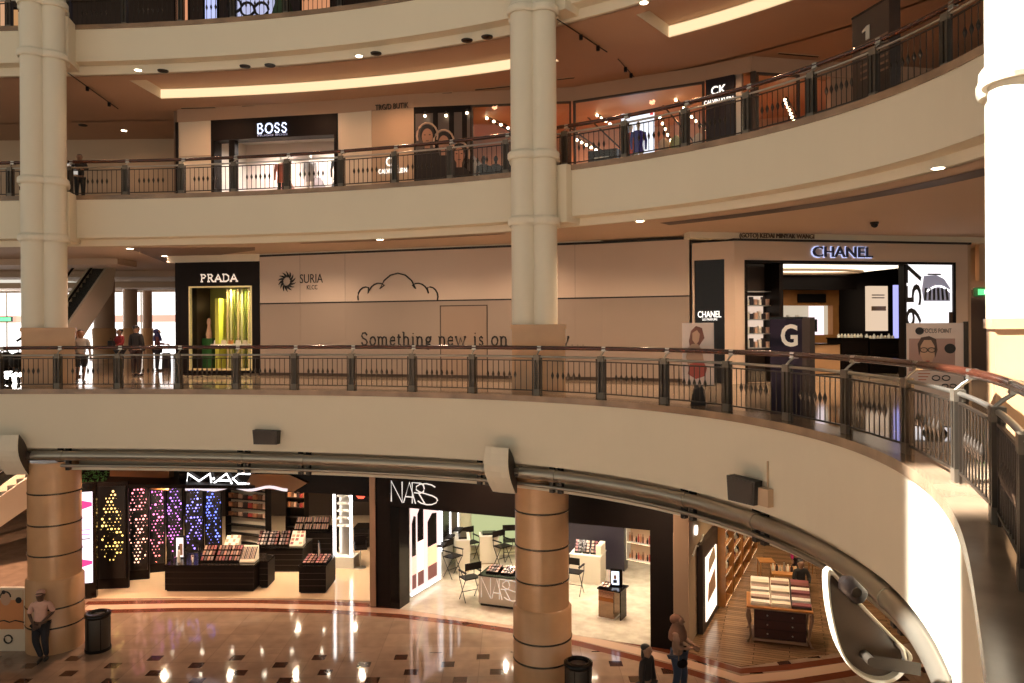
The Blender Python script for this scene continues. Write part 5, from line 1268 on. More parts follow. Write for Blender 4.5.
# interior
k1('shop_floor', MB().prism([(.2, .36), (K1.L - .1, .36), (K1.L + 2.6, 6), (.2, 6)], 0, .01), 'walkfloor', kind='structure')
k1('wall_back', MB().box(-1, 5.9, 0, K1.L + 3, 6.1, 4.1), 'black', kind='structure'); k1('wall_side', MB().box(.0, .42, 0, .25, 6, 4.1), 'darkbrown', kind='structure'); struct('wall_side', MB().prism([(13.15, 22.55), (13.25, 22.55), (14.5, 25.6), (16.5, 29), (16.3, 29), (14.35, 25.6)], 0, 4.1), 'darkbrown')
k1('shop_ceiling', MB().prism([(.2, .36), (K1.L - .1, .36), (K1.L + 2.6, 6), (.2, 6)], 3.75, 3.8), 'black', kind='structure')
ul, zl = K1.at(771.5, 340, 1.2); t = K1.thing('display_case', 'lit shelf case of perfume goods behind glass at the left of the beige shop', 'display case')
ua_, _ = K1.at(746, 300, .6); ub_, _ = K1.at(770, 300, .6)
MB().box(ua_, .9, .3, ub_, .95, 3.3).build('back_panel', 'darkbrown', t)
for k in range(5): MB().box(ua_, .55, .95 + k * .40, ub_, .9, .98 + k * .40).build('glass_shelf', 'steel', t); 
MB().box(ua_ + .1, .88, 1.0, ub_ - .06, .899, 2.45).build('lit_back', emis('case_glow', (1, .75, .58), .75), t)
o_ = K1.A + K1.u * ua_ + K1.n * .5
for k in range(4): goods(6, 'small perfume box in the lit case at the left of the beige shop', 'perfume boxes in the lit case', o_, K1.rot, ub_ - ua_, .98 + k * .40, .26, [M['white'], ORG[3], ORG[2]], 40 + k, 'perfume_box')
MB().box(ub_, .1, 0, ub_ + .12, .9, zt).build('end_post', 'black', t)
# luminous ceiling panel
t = K1.thing('luminous_panel', 'long curved glowing ceiling panel inside the beige perfume shop', 'light'); 
m = MB(); u0_, _ = K1.at(772, 270, 2); u1_, _ = K1.at(900, 270, 2)
m.box(u0_, .6, 3.40, u1_, 4.6, 3.43); m.build('glow_face', emis('luminous_white', (1, .86, .66), 1.9), t); MB().box(u0_, 4.6, 3.32, u1_, 4.7, 3.74).build('trim_edge', 'black', t); MB().tube([((u0_ + u1_) / 2 - .4 + 2.2 * math.cos(a * PI / 18), 3.4 + .9 * math.sin(a * PI / 18), 3.37) for a in range(36)], .05, 8, closed=True).build('oval_ring', 'beigewall', t)
MB().box(u0_ - .1, 4.72, 2.85, u1_ + .4, 5.0, 3.72).build('black_beam', 'black', t)
# back wall bays: wood cabinet with lit niches
u0_, z0 = K1.at(773, 346, 5.4); u1_, z1 = K1.at(840, 290, 5.4)
t = K1.thing('wall_cabinet', 'orange wooden wall cabinet with lit niches on the back wall of the beige shop', 'cabinet')
def seg(x0, x1, y0, y1, off): a, zb_ = K1.at(x0, y1, off); b_, _ = K1.at(x1, y1, off); _, zt_ = K1.at((x0 + x1) / 2, y0, off); return a, b_, zb_, zt_
a, b_, c_, d_ = seg(773, 839, 290, 305.5, 5.4); MB().box(a, 5.4, c_, b_, 5.8, d_).build('wood_front', 'wood', t)
a, b_, c_, d_ = seg(833, 839, 305, 346, 5.4); MB().box(a, 5.4, c_, b_, 5.8, d_).build('wood_post', 'wood', t)
a, b_, c_, d_ = seg(798, 826, 294, 302.5, 5.35); MB().box(a, 5.34, c_, b_, 5.39, d_).build('black_insert', 'black', t)
a, b_, c_, d_ = seg(773, 833, 335, 346, 5.4); MB().box(a, 5.4, c_, b_, 5.8, d_).build('wood_base', 'wood', t)
a, b_, c_, d_ = seg(775, 832, 305, 335, 5.7); MB().box(a, 5.7, c_, b_, 5.75, d_).build('niche_back', emis('niche_glow', (1, .82, .6), .55), t)
a, b_, c_, d_ = seg(809.5, 824, 306, 336, 5.5); MB().box(a, 5.5, c_, b_, 5.55, d_).build('lit_picture', emis('pic_glow', (1, .85, .9), 1.2), t); MB().box(a + .1, 5.48, c_ + .15, a + .3, 5.499, c_ + .6).build('picture_print', 'ink', t)
o_ = K1.A + K1.u * K1.at(774, 330, 5.5)[0] + K1.n * 5.35; z_ = K1.at(774, 320, 5.5)[1]
goods(9, 'tiny item in the upper niche of the orange cabinet', 'items in the cabinet niches', o_, K1.rot, 1.1, z_, .16, [ORG[3], M['white'], ORG[2]], 55, 'perfume_box'); goods(9, 'tiny item in the lower niche of the orange cabinet', 'items in the lower cabinet niches', o_, K1.rot, 1.1, z_ - .42, .16, [ORG[3], M['white'], ORG[2]], 56, 'perfume_box')
a, b_, c_, d_ = seg(869, 888, 286, 331, 5.3); t = K1.thing('illuminated_board', 'tall pale lit panel with lettering and niche, centre right of the beige shop', 'display'); MB().box(a, 5.3, c_, b_, 5.5, d_).build('lit_face', emis('board_glow', (1, .74, .52), .75), t)
MB().box(a + .1, 5.27, c_ + (d_ - c_) * .45, b_ - .1, 5.299, c_ + (d_ - c_) * .55).build('niche', mat('gold_niche', (.5, .3, .1), .4), t)
for k in range(2): MB().box(a + .12, 5.28, d_ - .35 - k * .1, b_ - .15, 5.299, d_ - .31 - k * .1).build('print_line', 'beigewall', t)
a, b_, c_, d_ = seg(895, 899, 285, 338, 4.8); t = K1.thing('light_column', 'slim blue and white lit column at the right inside the beige shop', 'light'); MB().box(a, 4.8, c_, b_, 4.9, d_).build('lit_face', emis('blue_white', (.45, .45, 1), 1.1), t)
# counters with testers
for i, (x0, x1, yt, lab) in enumerate([(806, 840, 345, 'beige leather fronted counter at the left inside the beige shop'), (842, 868, 338, 'black counter in the middle of the beige shop'), (870, 900, 340, 'black counter at the right of the beige shop')]):
    a, zc = K1.at(x0, yt, 2.6); b_, _ = K1.at(x1, yt, 2.6); zc = max(.95, min(1.15, zc)); t = K1.thing('display_counter', lab, 'counter')
    MB().box(a, 2.6, .05, b_, 3.4, zc).build('cabinet', 'stone' if i == 0 else 'black', t); MB().box(a - .03, 2.57, zc, b_ + .03, 3.43, zc + .04).build('countertop', 'black_gloss', t)
    if i: 
        o_ = K1.A + K1.u * a + K1.n * 2.7; goods(8, 'small pale tester bottle on the %s black counter of the beige shop' % ['', 'middle', 'right'][i], 'testers on the %s black counter' % ['', 'middle', 'right'][i], o_, K1.rot, b_ - a, zc + .04, .15, [M['white'], M['offwhite']], 60 + i, 'perfume_bottle', 'bottle', shape='bottle')
        MB().box(a + .1, 2.58, .3, b_ - .1, 2.599, .7).build('front_panel', 'black_gloss', t)
# light box 957
a, b_, c_, d_ = seg(906, 953.5, 262.5, 343, .1)
t = K1.thing('light_box', 'bright white light box with sideways black numerals 9 5 7 and a street scene', 'light box')
MB().box(a - .08, .06, .0, b_ + .05, .3, d_ + .04).build('casing', 'black', t); MB().box(a, .04, c_ - .4, b_, .059, d_).build('lit_face', emis('box_white', (1, .95, .96), 1.25), t)
for ch_, y0, y1 in (('7', 263, 283), ('5', 284, 305), ('9', 308, 328)):
    u_, z_, w2, h2_ = on_frame(K1, 906.5, 922, y0, y1); text(ch_, 'numeral', 'ink', (u_, .025, z_), (PI / 2, -PI / 2, 0), h2_, w2, t, .01)
for p in ([(924, 276), (936, 275), (944, 279), (950, 288), (950, 301), (924, 301), (922, 290)],):
    MB().xprism([(K1.at(x, y, .03)[0], K1.at(x, y, .03)[1]) for x, y in p], .028, .036).build('grey_print', mat('grey_print', (.16, .15, .2), .5, emit=(.5, .48, .6), estr=.3), t)
for k in range(6): MB().tube([(K1.at(925 + k * 4.5, 300, .02)[0], .022, K1.at(925, 300, .02)[1]), (K1.at(926 + k * 4, 290 + (k % 2) * 3, .02)[0], .022, K1.at(925, 288, .02)[1])], .035, 6).build('dark_print', 'ink', t)
MB().tube([(K1.at(924 + k * 2.8, 0, .02)[0], .018, K1.at(924, 292 - 6 * math.sin(k / 9 * PI), .02)[1]) for k in range(10)], .025, 6).build('arch_print', 'white_glow', t)
MB().box(K1.at(947, 0, .03)[0], .02, K1.at(947, 330, .03)[1], b_, .036, K1.at(947, 312, .03)[1]).build('dark_print', 'darkbrown', t)
MB().box(K1.at(926, 0, .03)[0], .02, K1.at(930, 275, .03)[1], K1.at(939, 0, .03)[0], .036, K1.at(930, 273.6, .03)[1]).build('dark_print', 'ink', t)
for u_, v_, p_ in ((2.0, 1.6, 120), (4.4, 2.0, 120), (3.2, 4.2, 140), (1.2, 4.2, 60)):
    q = K1.A + K1.u * u_ + K1.n * v_; downlight(q.x, q.y, 3.38, p_, (1, .74, .48), 140, .08, .9)
# corridor wall with exit sign at the right
struct('wall_corridor', MB().prism([(13.3, 22.2), (13.5, 22.2), (14.6, 25.4), (24, 25.2), (24, 25.6), (14.3, 25.6)], 0, 4.15), 'beigewall')
struct('wall_corridor', MB().prism([(14.0, 22.6), (22, 22.0), (22, 22.2), (14.0, 22.8)], 2.9, 4.15), 'beigewall')
dr = MB().prism([tuple(W(967, 0, 24.0))[:2], tuple(W(1010, 0, 23.9))[:2], tuple(W(1010, 0, 24.1))[:2], tuple(W(967, 0, 24.2))[:2]], 0, 2.7); struct('door_1', dr, 'darkbrown')
ex = Frame(W(972, 0, 23.7), W(990.5, 0, 23.6), 0); t = ex.thing('exit_sign', 'small green lit exit sign above the dark door at the far right', 'sign'); _, z = ex.at(980, 292); MB().box(0, 0, z - .14, ex.L, .08, z + .14).build('housing', mat('sign_green_dark', (.01, .1, .03), .4), t); MB().box(.12, -.01, z - .09, ex.L - .08, -.001, z + .09).build('lit_face', emis('exit_green', (.12, .9, .25), 1.6), t); MB().xprism([(.3, z - .06), (.42, z), (.3, z + .06)], -.02, -.011).build('arrow', 'white_glow', t)
# --- free-standing signs near the railing
def totem(A, B, hgt, dep, txt, label, z, colr, tz, th, tx=.5, side=None, group=None, tw=.5):
    f = Frame(A, B, z); t = f.thing('sign_pillar', label, 'sign', group); 
    MB().box(0, 0, 0, f.L, dep, hgt).build('pillar_body', colr, t)
    if side: MB().box(f.L, 0, 0, f.L + side, dep, hgt).build('side_band', 'darkbrown', t)
    MB().box(-.01, -.008, hgt - .03, f.L + .01, dep, hgt + .01).build('cap', 'black_gloss', t)
    if txt == '1':
        k = th; x0 = f.L * tx; MB().xprism([(x0 - .05, tz - k / 2), (x0 + .05, tz - k / 2), (x0 + .05, tz + k / 2), (x0 - .02, tz + k / 2), (x0 - .15, tz + k * .28), (x0 - .15, tz + k * .14), (x0 - .05, tz + k * .22)], -.03, -.009).build('numeral', mat('pale_numeral', (.6, .52, .42), .5), t); return f, t
    text(txt, 'letter', mat('sign_letter_' + label[:5], (.75, .62, .48), .5, emit=(1, .8, .6), estr=.25), (f.L * tx, -.02, tz), UP, tw, th, t, .02, offset=.02); return f, t
A, B = W(768, 0, 13.7), W(800, 0, 13.3)
totem(A, B, 1.74, .22, 'G', 'dark purple sign pillar with a big letter G behind the railing', 0, mat('dark_purple', (.010, .005, .018), .5, spec=.2), 1.42, .40, .62, .14, tw=.30)
def standee(A, B, z0, z1, label, name='poster_stand'):
    f = Frame(A, B, 0); t = f.thing(name, label, 'poster stand'); MB().box(0, 0, z0, f.L, .04, z1).build('poster_board', mat('pale_poster_' + label[:4], (.86, .68, .59), .5), t); MB().xprism([(f.L * .25, 0), (f.L * .75, 0), (f.L * .62, z0), (f.L * .38, z0)], .0, .06).build('foot', 'darkmetal', t); MB().box(-.02, -.005, z0 - .02, f.L + .02, -.001 + .0, z0).build('edge', 'post', t); return f, t
# woman poster
f, t = standee(W(680, 0, 15.3), W(711.5, 0, 15.0), .42, 1.66, 'tan fashion poster of a seated woman on a stand behind the railing')
def fx(f, x, y): return f.at(x, y)
def blob(f, parent, pts, y0, name, m_): MB().xprism([f.at(x, y) for x, y in pts], y0 - .004, y0).build(name, m_, parent)
blob(f, t, [(689, 341), (691, 331), (696, 326), (702, 328), (704.5, 338), (701, 343), (698, 348), (690, 348)], -.003, 'hair_print', mat('auburn_print', (.12, .035, .02), .6))
blob(f, t, [(692.5, 333), (697, 330), (700, 334), (699, 341), (696, 345), (692.5, 340)], -.008, 'face_print', 'skin_pale')
blob(f, t, [(692, 344), (698, 344), (702, 350), (704, 361), (700, 370), (689, 368), (686, 357), (688, 348)], -.006, 'body_print', 'skin_pale')
blob(f, t, [(690, 364), (703, 361), (707, 368), (705, 376), (696, 379), (688, 374)], -.010, 'dress_print', mat('red_print', (.35, .06, .04), .6))
# glasses poster
f, t = standee(W(904.5, 0, 11.2), W(961.5, 0, 10.9), .12, 1.62, 'large pinkish eyewear poster board with a face in glasses, FOCUS POINT')
MB().box(f.L, -.01, .1, f.L + .06, .05, 1.64).build('side_edge', 'post', t)
ftext('FOCUS POINT', f, t, 923, 951.5, 328.5, 333, 'ink', .006, .004)
u, z = f.at(919.5, 331); MB().disc(u, z, .055, .055, -.008, -.001).build('badge_print', 'ink', t); u, z = f.at(950, 348.5); MB().disc(u, z, .072, .072, -.012, -.007).build('badge_print', 'ink', t)
blob(f, t, [(909, 338.5), (955, 338.5), (955, 371), (909, 371)], -.001, 'photo_print', mat('mauve_print', (.42, .26, .22), .6))
blob(f, t, [(919, 356), (917.5, 344), (921, 337.5), (929, 336), (936, 339), (937.5, 350), (935, 358), (933, 345), (922, 345)], -.004, 'hair_print', mat('brown_print', (.06, .03, .02), .6))
blob(f, t, [(920.5, 346), (924, 340), (931, 340), (934.5, 346), (934.5, 356), (931, 364), (927.5, 367), (923.5, 363), (920.5, 355)], -.008, 'face_print', 'skin_pale')
for xc in (923.8, 931.5): 
    u, z = f.at(xc, 350); MB().tube([(u + .047 * math.cos(a * .524), -.014, z + .034 * math.sin(a * .524)) for a in range(12)], .006, 5, closed=True).build('glasses_print', 'ink', t); MB().disc(u, z + .004, .014, .007, -.012, -.009).build('eye_print', 'ink', t)
u0_, z0_ = f.at(926.5, 350); u1_, _ = f.at(928.8, 350); MB().tube([(u0_, -.014, z0_), (u1_, -.014, z0_)], .005, 5).build('glasses_bridge', 'ink', t)
blob(f, t, [(925.5, 360.5), (929.8, 360.5), (929, 362.5), (926, 362.5)], -.010, 'lips_print', mat('lip_print', (.45, .10, .08), .6))
for (xa, ya, s_) in ((941, 378, 1), (949, 386, .8)):
    for dx in (-5 * s_, 5 * s_): 
        u, z = f.at(xa + dx, ya); MB().tube([(u + .05 * s_ * math.cos(a * .524), -.006, z + .035 * s_ * math.sin(a * .524)) for a in range(12)], .008, 5, closed=True).build('glasses_print', 'ink', t)
for k in range(4): MB().box(f.at(916, 0)[0], -.004, f.at(916, 373 + k * 3)[1], f.at(928 - k * 2, 0)[0], -.001, f.at(916, 374 + k * 3)[1]).build('print_line', mat('salmon_print_%d' % k, (.6, .2, .12), .6), t)

# --- far left: columns, windows, people
def square_column(x0, x1, Y, label, zt=4.15):
    A = W(x0, 0, Y); wd = (x1 - x0) * Y / FPX; r = thing('round_pillar', label, 'column', (A.x + wd / 2, Y, 0), 0, 'pillars of the far hall')
    MB().lathe([(wd / 2, 1.65), (wd / 2, zt)], 0, 0, 28).build('shaft', mat('tan_shaft', (.42, .27, .18), .5), r); MB().lathe([(wd / 2 + .06, 0), (wd / 2 + .06, 1.62), (wd / 2, 1.66)], 0, 0, 28).build('stone_foot', 'stone', r)
square_column(92.5, 112, 36, 'tan pillar with a stone foot in the far left hall, the nearer one'); square_column(121.5, 135, 43, 'paler pillar in the far left hall, just left of the dark standing figures'); square_column(141, 150, 46, 'slim sunlit pillar farthest back in the left hall')
day = emis('daylight_glass', (1, .96, .93), 2.2)
wn_ = struct('window_1', MB().box(-45, 48, .0, -21.2, 48.1, 4.0), day)
struct('window_frame', MB().box(-45, 47.8, 2.05, -21.2, 47.95, 2.5), mat('pink_transom', (.6, .35, .25), .5, emit=(1, .55, .42), estr=.9))
struct('window_frame', MB().box(-45, 47.8, 3.95, -21.2, 47.95, 4.15), 'beigewall')
for x in (-38, -35, -32, -29, -26, -23.5): struct('window_frame', MB().box(x, 47.75, 0, x + .09, 47.79, 3.94), 'steel')
gs = thing('green_sign', 'small green lit sign on the transom of the far left windows', 'sign', (-32.2, 47.7, 2.28)); MB().box(-.7, -.08, -.16, .7, 0, .16).build('housing', 'post', gs); MB().box(-.6, -.1, -.12, .6, -.081, .12).build('lit_face', emis('sign_green', (.2, .9, .4), 1.5), gs)
struct('wall_far', MB().box(-21.2, 47.9, 0, 30, 48.2, 4.15), 'beigewall')
area('daylight', (-33, 47, 2.3), (-22, 25, 1.5), 22, 3.0, 2600, (1, .93, .86))
for (x0, x1, y0, y1, dz) in ((-30, -14.2, 27.2, 28.6, .22), (-32, -13.0, 33, 34.5, .26), (-36, -14, 41, 44, .3)): struct('ceiling_beam', MB().box(x0, y0, Z2 - 1.49 - dz, x1, y1, Z2 - 1.49), 'ceil')
escalator((-17.2, 27.5, .1), (-16.6, 31.2, 4.1), .7, 'escalator with pale cladding rising behind the far left cream column')
person('person in a pale grey shirt and dark shorts walking behind the railing', G(81, 383, 0), .7, 1.60, (.55, .50, .46), (.015, .015, .02), legs={-1: ((.05, -.05, .28), (.06, -.01, .07)), 1: ((.05, .02, .28), (.05, .10, .05))}, sleeve=0, shorts=True, shoes=(.4, .4, .4))
person('person half hidden behind the cream column at the far left hall', G(75.5, 377, 0), 2.2, 1.58, (.04, .03, .03), (.02, .02, .02))
person('person in a red top holding a dark bag, far left hall', G(120, 372, 0), -.5, 1.62, (.30, .03, .03), (.02, .02, .02), arms={-1: ((.135, -.03, .66), (.06, -.12, .62)), 1: ((.135, -.03, .66), (.06, -.12, .62))})
p = G(120, 372, 0); bag('shoulder_bag', 'dark bag held in front of the person in a red top', p + Vector((-.15, -.32, .92)), -.5, .30, .12, .26, (.015, .012, .012))
person('broad person in dark clothes standing with their back to the railing', G(136.5, 376, 0), 2.9, 1.74, (.012, .010, .010), (.03, .012, .01))
person('person in a dark blue headscarf with one hand held out', G(157.5, 371, 0), 1.9, 1.60, (.10, .03, .03), (.02, .02, .03), arms={-1: ((.13, -.03, .66), (.10, -.16, .64)), 1: ((.13, 0, .64), (.14, -.02, .5))}, hair='hijab', hair_c=(.02, .02, .09))
bag('shopping_bag', 'small dark shopping bag beside the person in the dark blue headscarf', G(166.5, 368, 0), .1, .34, .14, .62, (.03, .02, .03))
# stroller behind the railing at the very left
def stroller(p, rz, label):
    r = thing('baby_stroller', label, 'stroller', p, rz, 'strollers at the left edge')
    for sx in (-.22, .22):
        MB().tube([(sx, .35, .10), (sx, -.05, .55), (sx, -.35, 1.02)], .014, 6).build('frame_tube', 'darkmetal', r); MB().tube([(sx, -.32, .10), (sx, .1, .62)], .014, 6).build('frame_tube', 'darkmetal', r)
        for sy in (-.32, .35): MB().tube([(sx - .02, sy, .10), (sx + .02, sy, .10)], .10, 14).build('wheel', 'black', r)
    MB().tube([(-.22, -.35, 1.02), (.22, -.35, 1.02)], .016, 6).build('push_handle', 'black', r)
    m = MB(); m.ell(0, .0, .70, .22, .26, .26, 14, 10); m.build('canopy', 'darkmetal', r); m = MB(); m.box(-.2, -.1, .38, .2, .32, .50); m.build('seat', 'black', r)
stroller(G(6, 384, 0), .9, 'dark folded stroller parked at the far left edge'); stroller(G(19, 385, 0), -.7, 'dark stroller parked just left of the cream column')
# downlights and small ceiling items under the upper walkway
ZC1 = Z2 - 1.49
def cl_light(x, y, zc, label, power=0, col_=(1, .72, .45)):
    p = G(x, y, zc - .01); t = thing('recessed_downlight', label, 'light', (p.x, p.y, zc), 0, 'recessed downlights')
    MB().lathe([(.13, -.015), (.13, 0), (.095, -.0)], 0, 0, 18).build('bezel', 'white', t); MB().lathe([(.001, -.026), (.09, -.024), (.095, -.0155)], 0, 0, 16).build('lamp', 'lamp', t)
    if power: downlight(p.x, p.y, zc - .06, power, col_, 150, .08, .9)
for i, (x, y, l) in enumerate([(380, 239.5, 'glowing downlight under the upper balcony, above the slogan wall'), (640, 221, 'glowing downlight right of the middle column, under the upper balcony'), (938, 168, 'glowing downlight under the upper balcony at the right'), (130, 248.5, 'glowing downlight above the far left hall'), (125, 262, 'small glowing downlight deeper in the far left hall'), (984, 243, 'glowing downlight near the exit sign'), (165, 256, 'glowing downlight beside the black and gold shop front')]): cl_light(x, y, ZC1, l, 90 if i < 3 or i == 5 else 330, (1, .72, .45) if i < 3 else (1, .62, .48))
for (x, Y, p_) in ((300, 23.2, 260), (420, 21.6, 260), (520, 21.4, 200), (610, 19.8, 200), (720, 18.6, 240), (830, 19.2, 260), (930, 19.5, 240), (200, 24.0, 200), (990, 22.9, 120)): q = W(x, 0, Y); downlight(q.x, q.y, ZC1 - .05, p_ * (1.35 if x < 700 else 1.8), (1, .70, .46), 150, .1, .9)  # lamps added without fittings, to brighten the shop fronts and hoarding
def dome(x, y, zc, label):
    p = G(x, y, zc); t = thing('dome_camera', label, 'camera', (p.x, p.y, zc), 0, 'dome cameras'); MB().lathe([(.10, -.05), (.10, 0)], 0, 0, 16).build('mount', 'darkmetal', t); MB().ell(0, 0, -.06, .085, .085, .085, 14, 8).build('dome', 'black_gloss', t)
dome(874.5, 222, ZC1, 'dark dome camera under the upper balcony above the beige perfume shop')
# flat dark strips drawn for the ceiling slots
def arc_strip(path, d0, d1, z, x0, x1, n=20):
    """a flat strip along the ring between two view columns"""
    a, b_ = offset(path, d0), offset(path, d1); P0 = [hit(dense(a), x0 + (x1 - x0) * k / n) for k in range(n + 1)]; P1_ = [b_[0]] * 0
    Q = []
    for p in P0:
        i = near_idx(a, p); j = min(max(i, 1), len(a) - 2); t_ = (a[j + 1] - a[j - 1]).normalized(); nn = Vector((-t_.y, t_.x, 0)); Q.append((Vector((p.x, p.y, z)), Vector((p.x, p.y, z)) + nn * (d1 - d0)))
    m = MB(); m.ribbon([[q[1] for q in Q], [q[0] for q in Q]]); return m
R2L = R2[:]
struct('dark_slot_strip', arc_strip(R2, 1.0, 1.55, ZC1 - .012, 660, 984), 'darkbrown')  # flat strip; its dark colour stands in for shade in a deep recess
struct('dark_slot_strip', arc_strip(R2, .62, .74, ZC1 - .012, 300, 505), 'darkbrown')
tri = MB(); tri.prism([tuple(G(128, 247.5, ZC1))[:2], tuple(G(165, 262, ZC1))[:2], tuple(G(255, 250, ZC1))[:2], tuple(G(255, 247, ZC1))[:2]], ZC1 - .014, ZC1 - .002); struct('dark_slot_strip', tri, mat('shadow_gap_brown', (.16, .10, .07), .7))  # flat triangle, the shade of the recess put into its brown
# ================================================================== UPPER WALKWAY
# ceiling with lit cove trays
def frames_along(path):
    out = []
    for i, p in enumerate(path):
        t_ = (path[min(i + 1, len(path) - 1)] - path[max(i - 1, 0)]).normalized(); out.append((p, Vector((-t_.y, t_.x, 0))))
    return out
FA = frames_along(R2)
def at_off(i, d, z): p, n = FA[i]; q = p + n * d; return Vector((q.x, q.y, z))
CN, CF = .95, 2.85
def col_px(i, d, z): q = at_off(i, d, z); return 512 + q.x / q.y * FPX
tray_ranges = [(-60, 22), (162, 568), (655, 1010)]
def in_tray(i):
    x = col_px(i, CF, C2)
    return any(a <= x <= b_ for a, b_ in tray_ranges)
n_ = len(FA); m = MB(); side = MB(); lit = []
for i in range(n_ - 1):
    def q(d0, d1, z): m.add([at_off(i, d1, z), at_off(i + 1, d1, z), at_off(i + 1, d0, z), at_off(i, d0, z)], [(3, 2, 1, 0)])
    q(.45, CN, C2)
    tr = in_tray(i) and in_tray(i + 1)
    q(CN, CF, C2 + .34 if tr else C2); q(CF, 5.5, C2)
    if tr:
        side.add([at_off(i, CN, C2), at_off(i + 1, CN, C2), at_off(i + 1, CN, C2 + .34), at_off(i, CN, C2 + .34)], [(0, 1, 2, 3)])
        side.add([at_off(i, CF, C2), at_off(i + 1, CF, C2), at_off(i + 1, CF, C2 + .34), at_off(i, CF, C2 + .34)], [(3, 2, 1, 0)]); lit.append(i)
        for a, o_ in ((i, i - 1), (i + 1, i + 1)):
            nb_ = o_ if a == i else i + 1
            ok = (in_tray(i - 1) if a == i else (i + 2 < n_ and in_tray(i + 2))) if 0 < i else False
            if not ok: side.add([at_off(a, CN, C2), at_off(a, CF, C2), at_off(a, CF, C2 + .34), at_off(a, CN, C2 + .34)], [(0, 1, 2, 3)])
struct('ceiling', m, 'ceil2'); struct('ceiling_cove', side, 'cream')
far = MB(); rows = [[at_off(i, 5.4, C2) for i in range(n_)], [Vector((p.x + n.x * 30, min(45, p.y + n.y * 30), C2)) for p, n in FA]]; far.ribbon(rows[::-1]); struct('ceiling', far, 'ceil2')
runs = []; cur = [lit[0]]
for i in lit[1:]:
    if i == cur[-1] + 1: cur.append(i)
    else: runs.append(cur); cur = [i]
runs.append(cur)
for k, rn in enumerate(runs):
    t = thing('cove_wall_glow', 'long curved cove wall, lamplight put in as glow, in the orange lit ceiling, %s' % ['left of the far left column', 'between the two tall columns', 'right of the middle column'][min(k, 2)], 'light')
    b = MB(); b.ribbon([[at_off(i, CF - .03, C2 + .01) for i in rn + [rn[-1] + 1]], [at_off(i, CF - .03, C2 + .30) for i in rn + [rn[-1] + 1]]][::-1]); b.build('glowing_wall', emis('cove_glow_%d' % k, (1, .70, .40), 1.15), t)  # the tray's far wall glows itself in place of a hidden lamp
# facades, left to right
K = [(-26, 31.5), (-12.4, 31.5)]
def F2(x0, Y0, x1, Y1): return Frame(W(x0, 0, Y0), W(x1, 0, Y1), Z2)
struct('wall_far', MB().prism([(-40, 31.5), (-12.2, 31.0), (-12.2, 31.3), (-40, 31.8)], Z2, C2), 'beigewall'); struct('wall_side', MB().prism([(-12.1, 27.1), (-11.9, 27.1), (-12.0, 31.3), (-12.2, 31.3)], Z2, C2), 'brownwall')
wl = thing('lit_display_window', 'bright barred display window at the far left of the upper walkway', 'window', (-19.6, 31.35, Z2 + .6)); MB().box(-2.3, -.06, 0, .9, 0, 1.15).build('lit_pane', emis('window_glow', (1, .82, .6), 1.5), wl)
for k in range(9): MB().box(-2.3 + k * .4, -.1, 0, -2.26 + k * .4, -.061, 1.15).build('bar', 'darkmetal', wl)
MB().box(-2.3, -.1, .55, .9, -.061, .6).build('crossbar', 'darkmetal', wl)
S1 = F2(177, 26.9, 337, 25.9); S2 = F2(337, 25.9, 413, 25.25); S3 = F2(413, 25.25, 572, 24.65); S4 = F2(572, 24.65, 706, 22.7); S5 = F2(706, 22.7, 751, 21.9); S6 = F2(751, 21.9, 1010, 23.6)
HT = 3.32
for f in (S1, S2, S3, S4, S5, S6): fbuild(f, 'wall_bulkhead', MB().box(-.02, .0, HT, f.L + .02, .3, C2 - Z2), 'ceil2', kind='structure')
# BOSS
t = S1.thing('storefront', 'black BOSS shop front with bright white display interior', 'shop front')
ua, _ = S1.at(211.5, 150); ui, zt = S1.at(214, 140.5); 
MB().box(ui - .12, .0, 0, ui, .5, HT).build('left_jamb', 'black', t); MB().box(ui, 0, zt, S1.L, .5, HT).build('header_panel', 'black', t); MB().box(S1.L - .14, 0.0, 0, S1.L, .5, zt).build('right_jamb', 'black', t)
MB().box(.0, .04, 0, ui - .12, .5, HT).build('left_panel', 'offwhite', t); MB().box(-.1, 0, 0, .0, .5, HT).build('edge_post', 'black', t); MB().box(.05, .02, HT - 1.25, ui - .14, .038, HT - 1.22).build('panel_joint', 'beigewall', t)
ux, _ = S1.at(231, 150); MB().box(ux - .11, .05, 0, ux + .11, .3, zt).build('mullion', 'black', t)
strokes(S1, t, 'BOSS', PR, 257.5, 289, 133, 123.5, .030, emis('boss_letter', (.72, .78, 1), 1.8), .04, .16)
ftext('HUGO BOSS', S1, t, 258, 288, 134.3, 136, mat('dim_letter', (.4, .4, .5), .5, emit=(.6, .6, .9), estr=.35), .03, .01)
MB().box(ui, 2.2, 0, S1.L, 2.3, 3.0).build('back_panel', mat('pinkish_white_wall', (.72, .60, .52), .5), t); MB().box(ui - .05, .5, 0, ui, 2.3, 3.0).build('side_panel', 'white', t); MB().box(S1.L - .05, .5, 0, S1.L, 2.3, 3.0).build('side_panel', 'white', t); MB().box(ui, .5, 2.95, S1.L, 2.3, 3.0).build('soffit', 'white', t)
MB().box(ui, .6, 0, S1.L, 2.15, .55).build('display_platform', 'white', t)
for xc, c_ in ((.35, (.30, .14, .10)), (.62, (.28, .24, .24)), (.82, (.10, .09, .10))):
    x = ui + (S1.L - ui) * xc; MB().xprism([(x - .5, .2), (x - .35, 1.2), (x - .15, 1.6), (x + .15, 1.6), (x + .35, 1.25), (x + .6, .2)], 2.16, 2.19).build('figure_print', mat('figure_print_%d' % int(xc * 100), c_, .6), t)
for k in (.3, .75): 
    q = S1.A + S1.u * (ui + (S1.L - ui) * k) + S1.n * 1.3; downlight(q.x, q.y, Z2 + 2.85, 420, (1, .88, .80), 150, .06, .8)
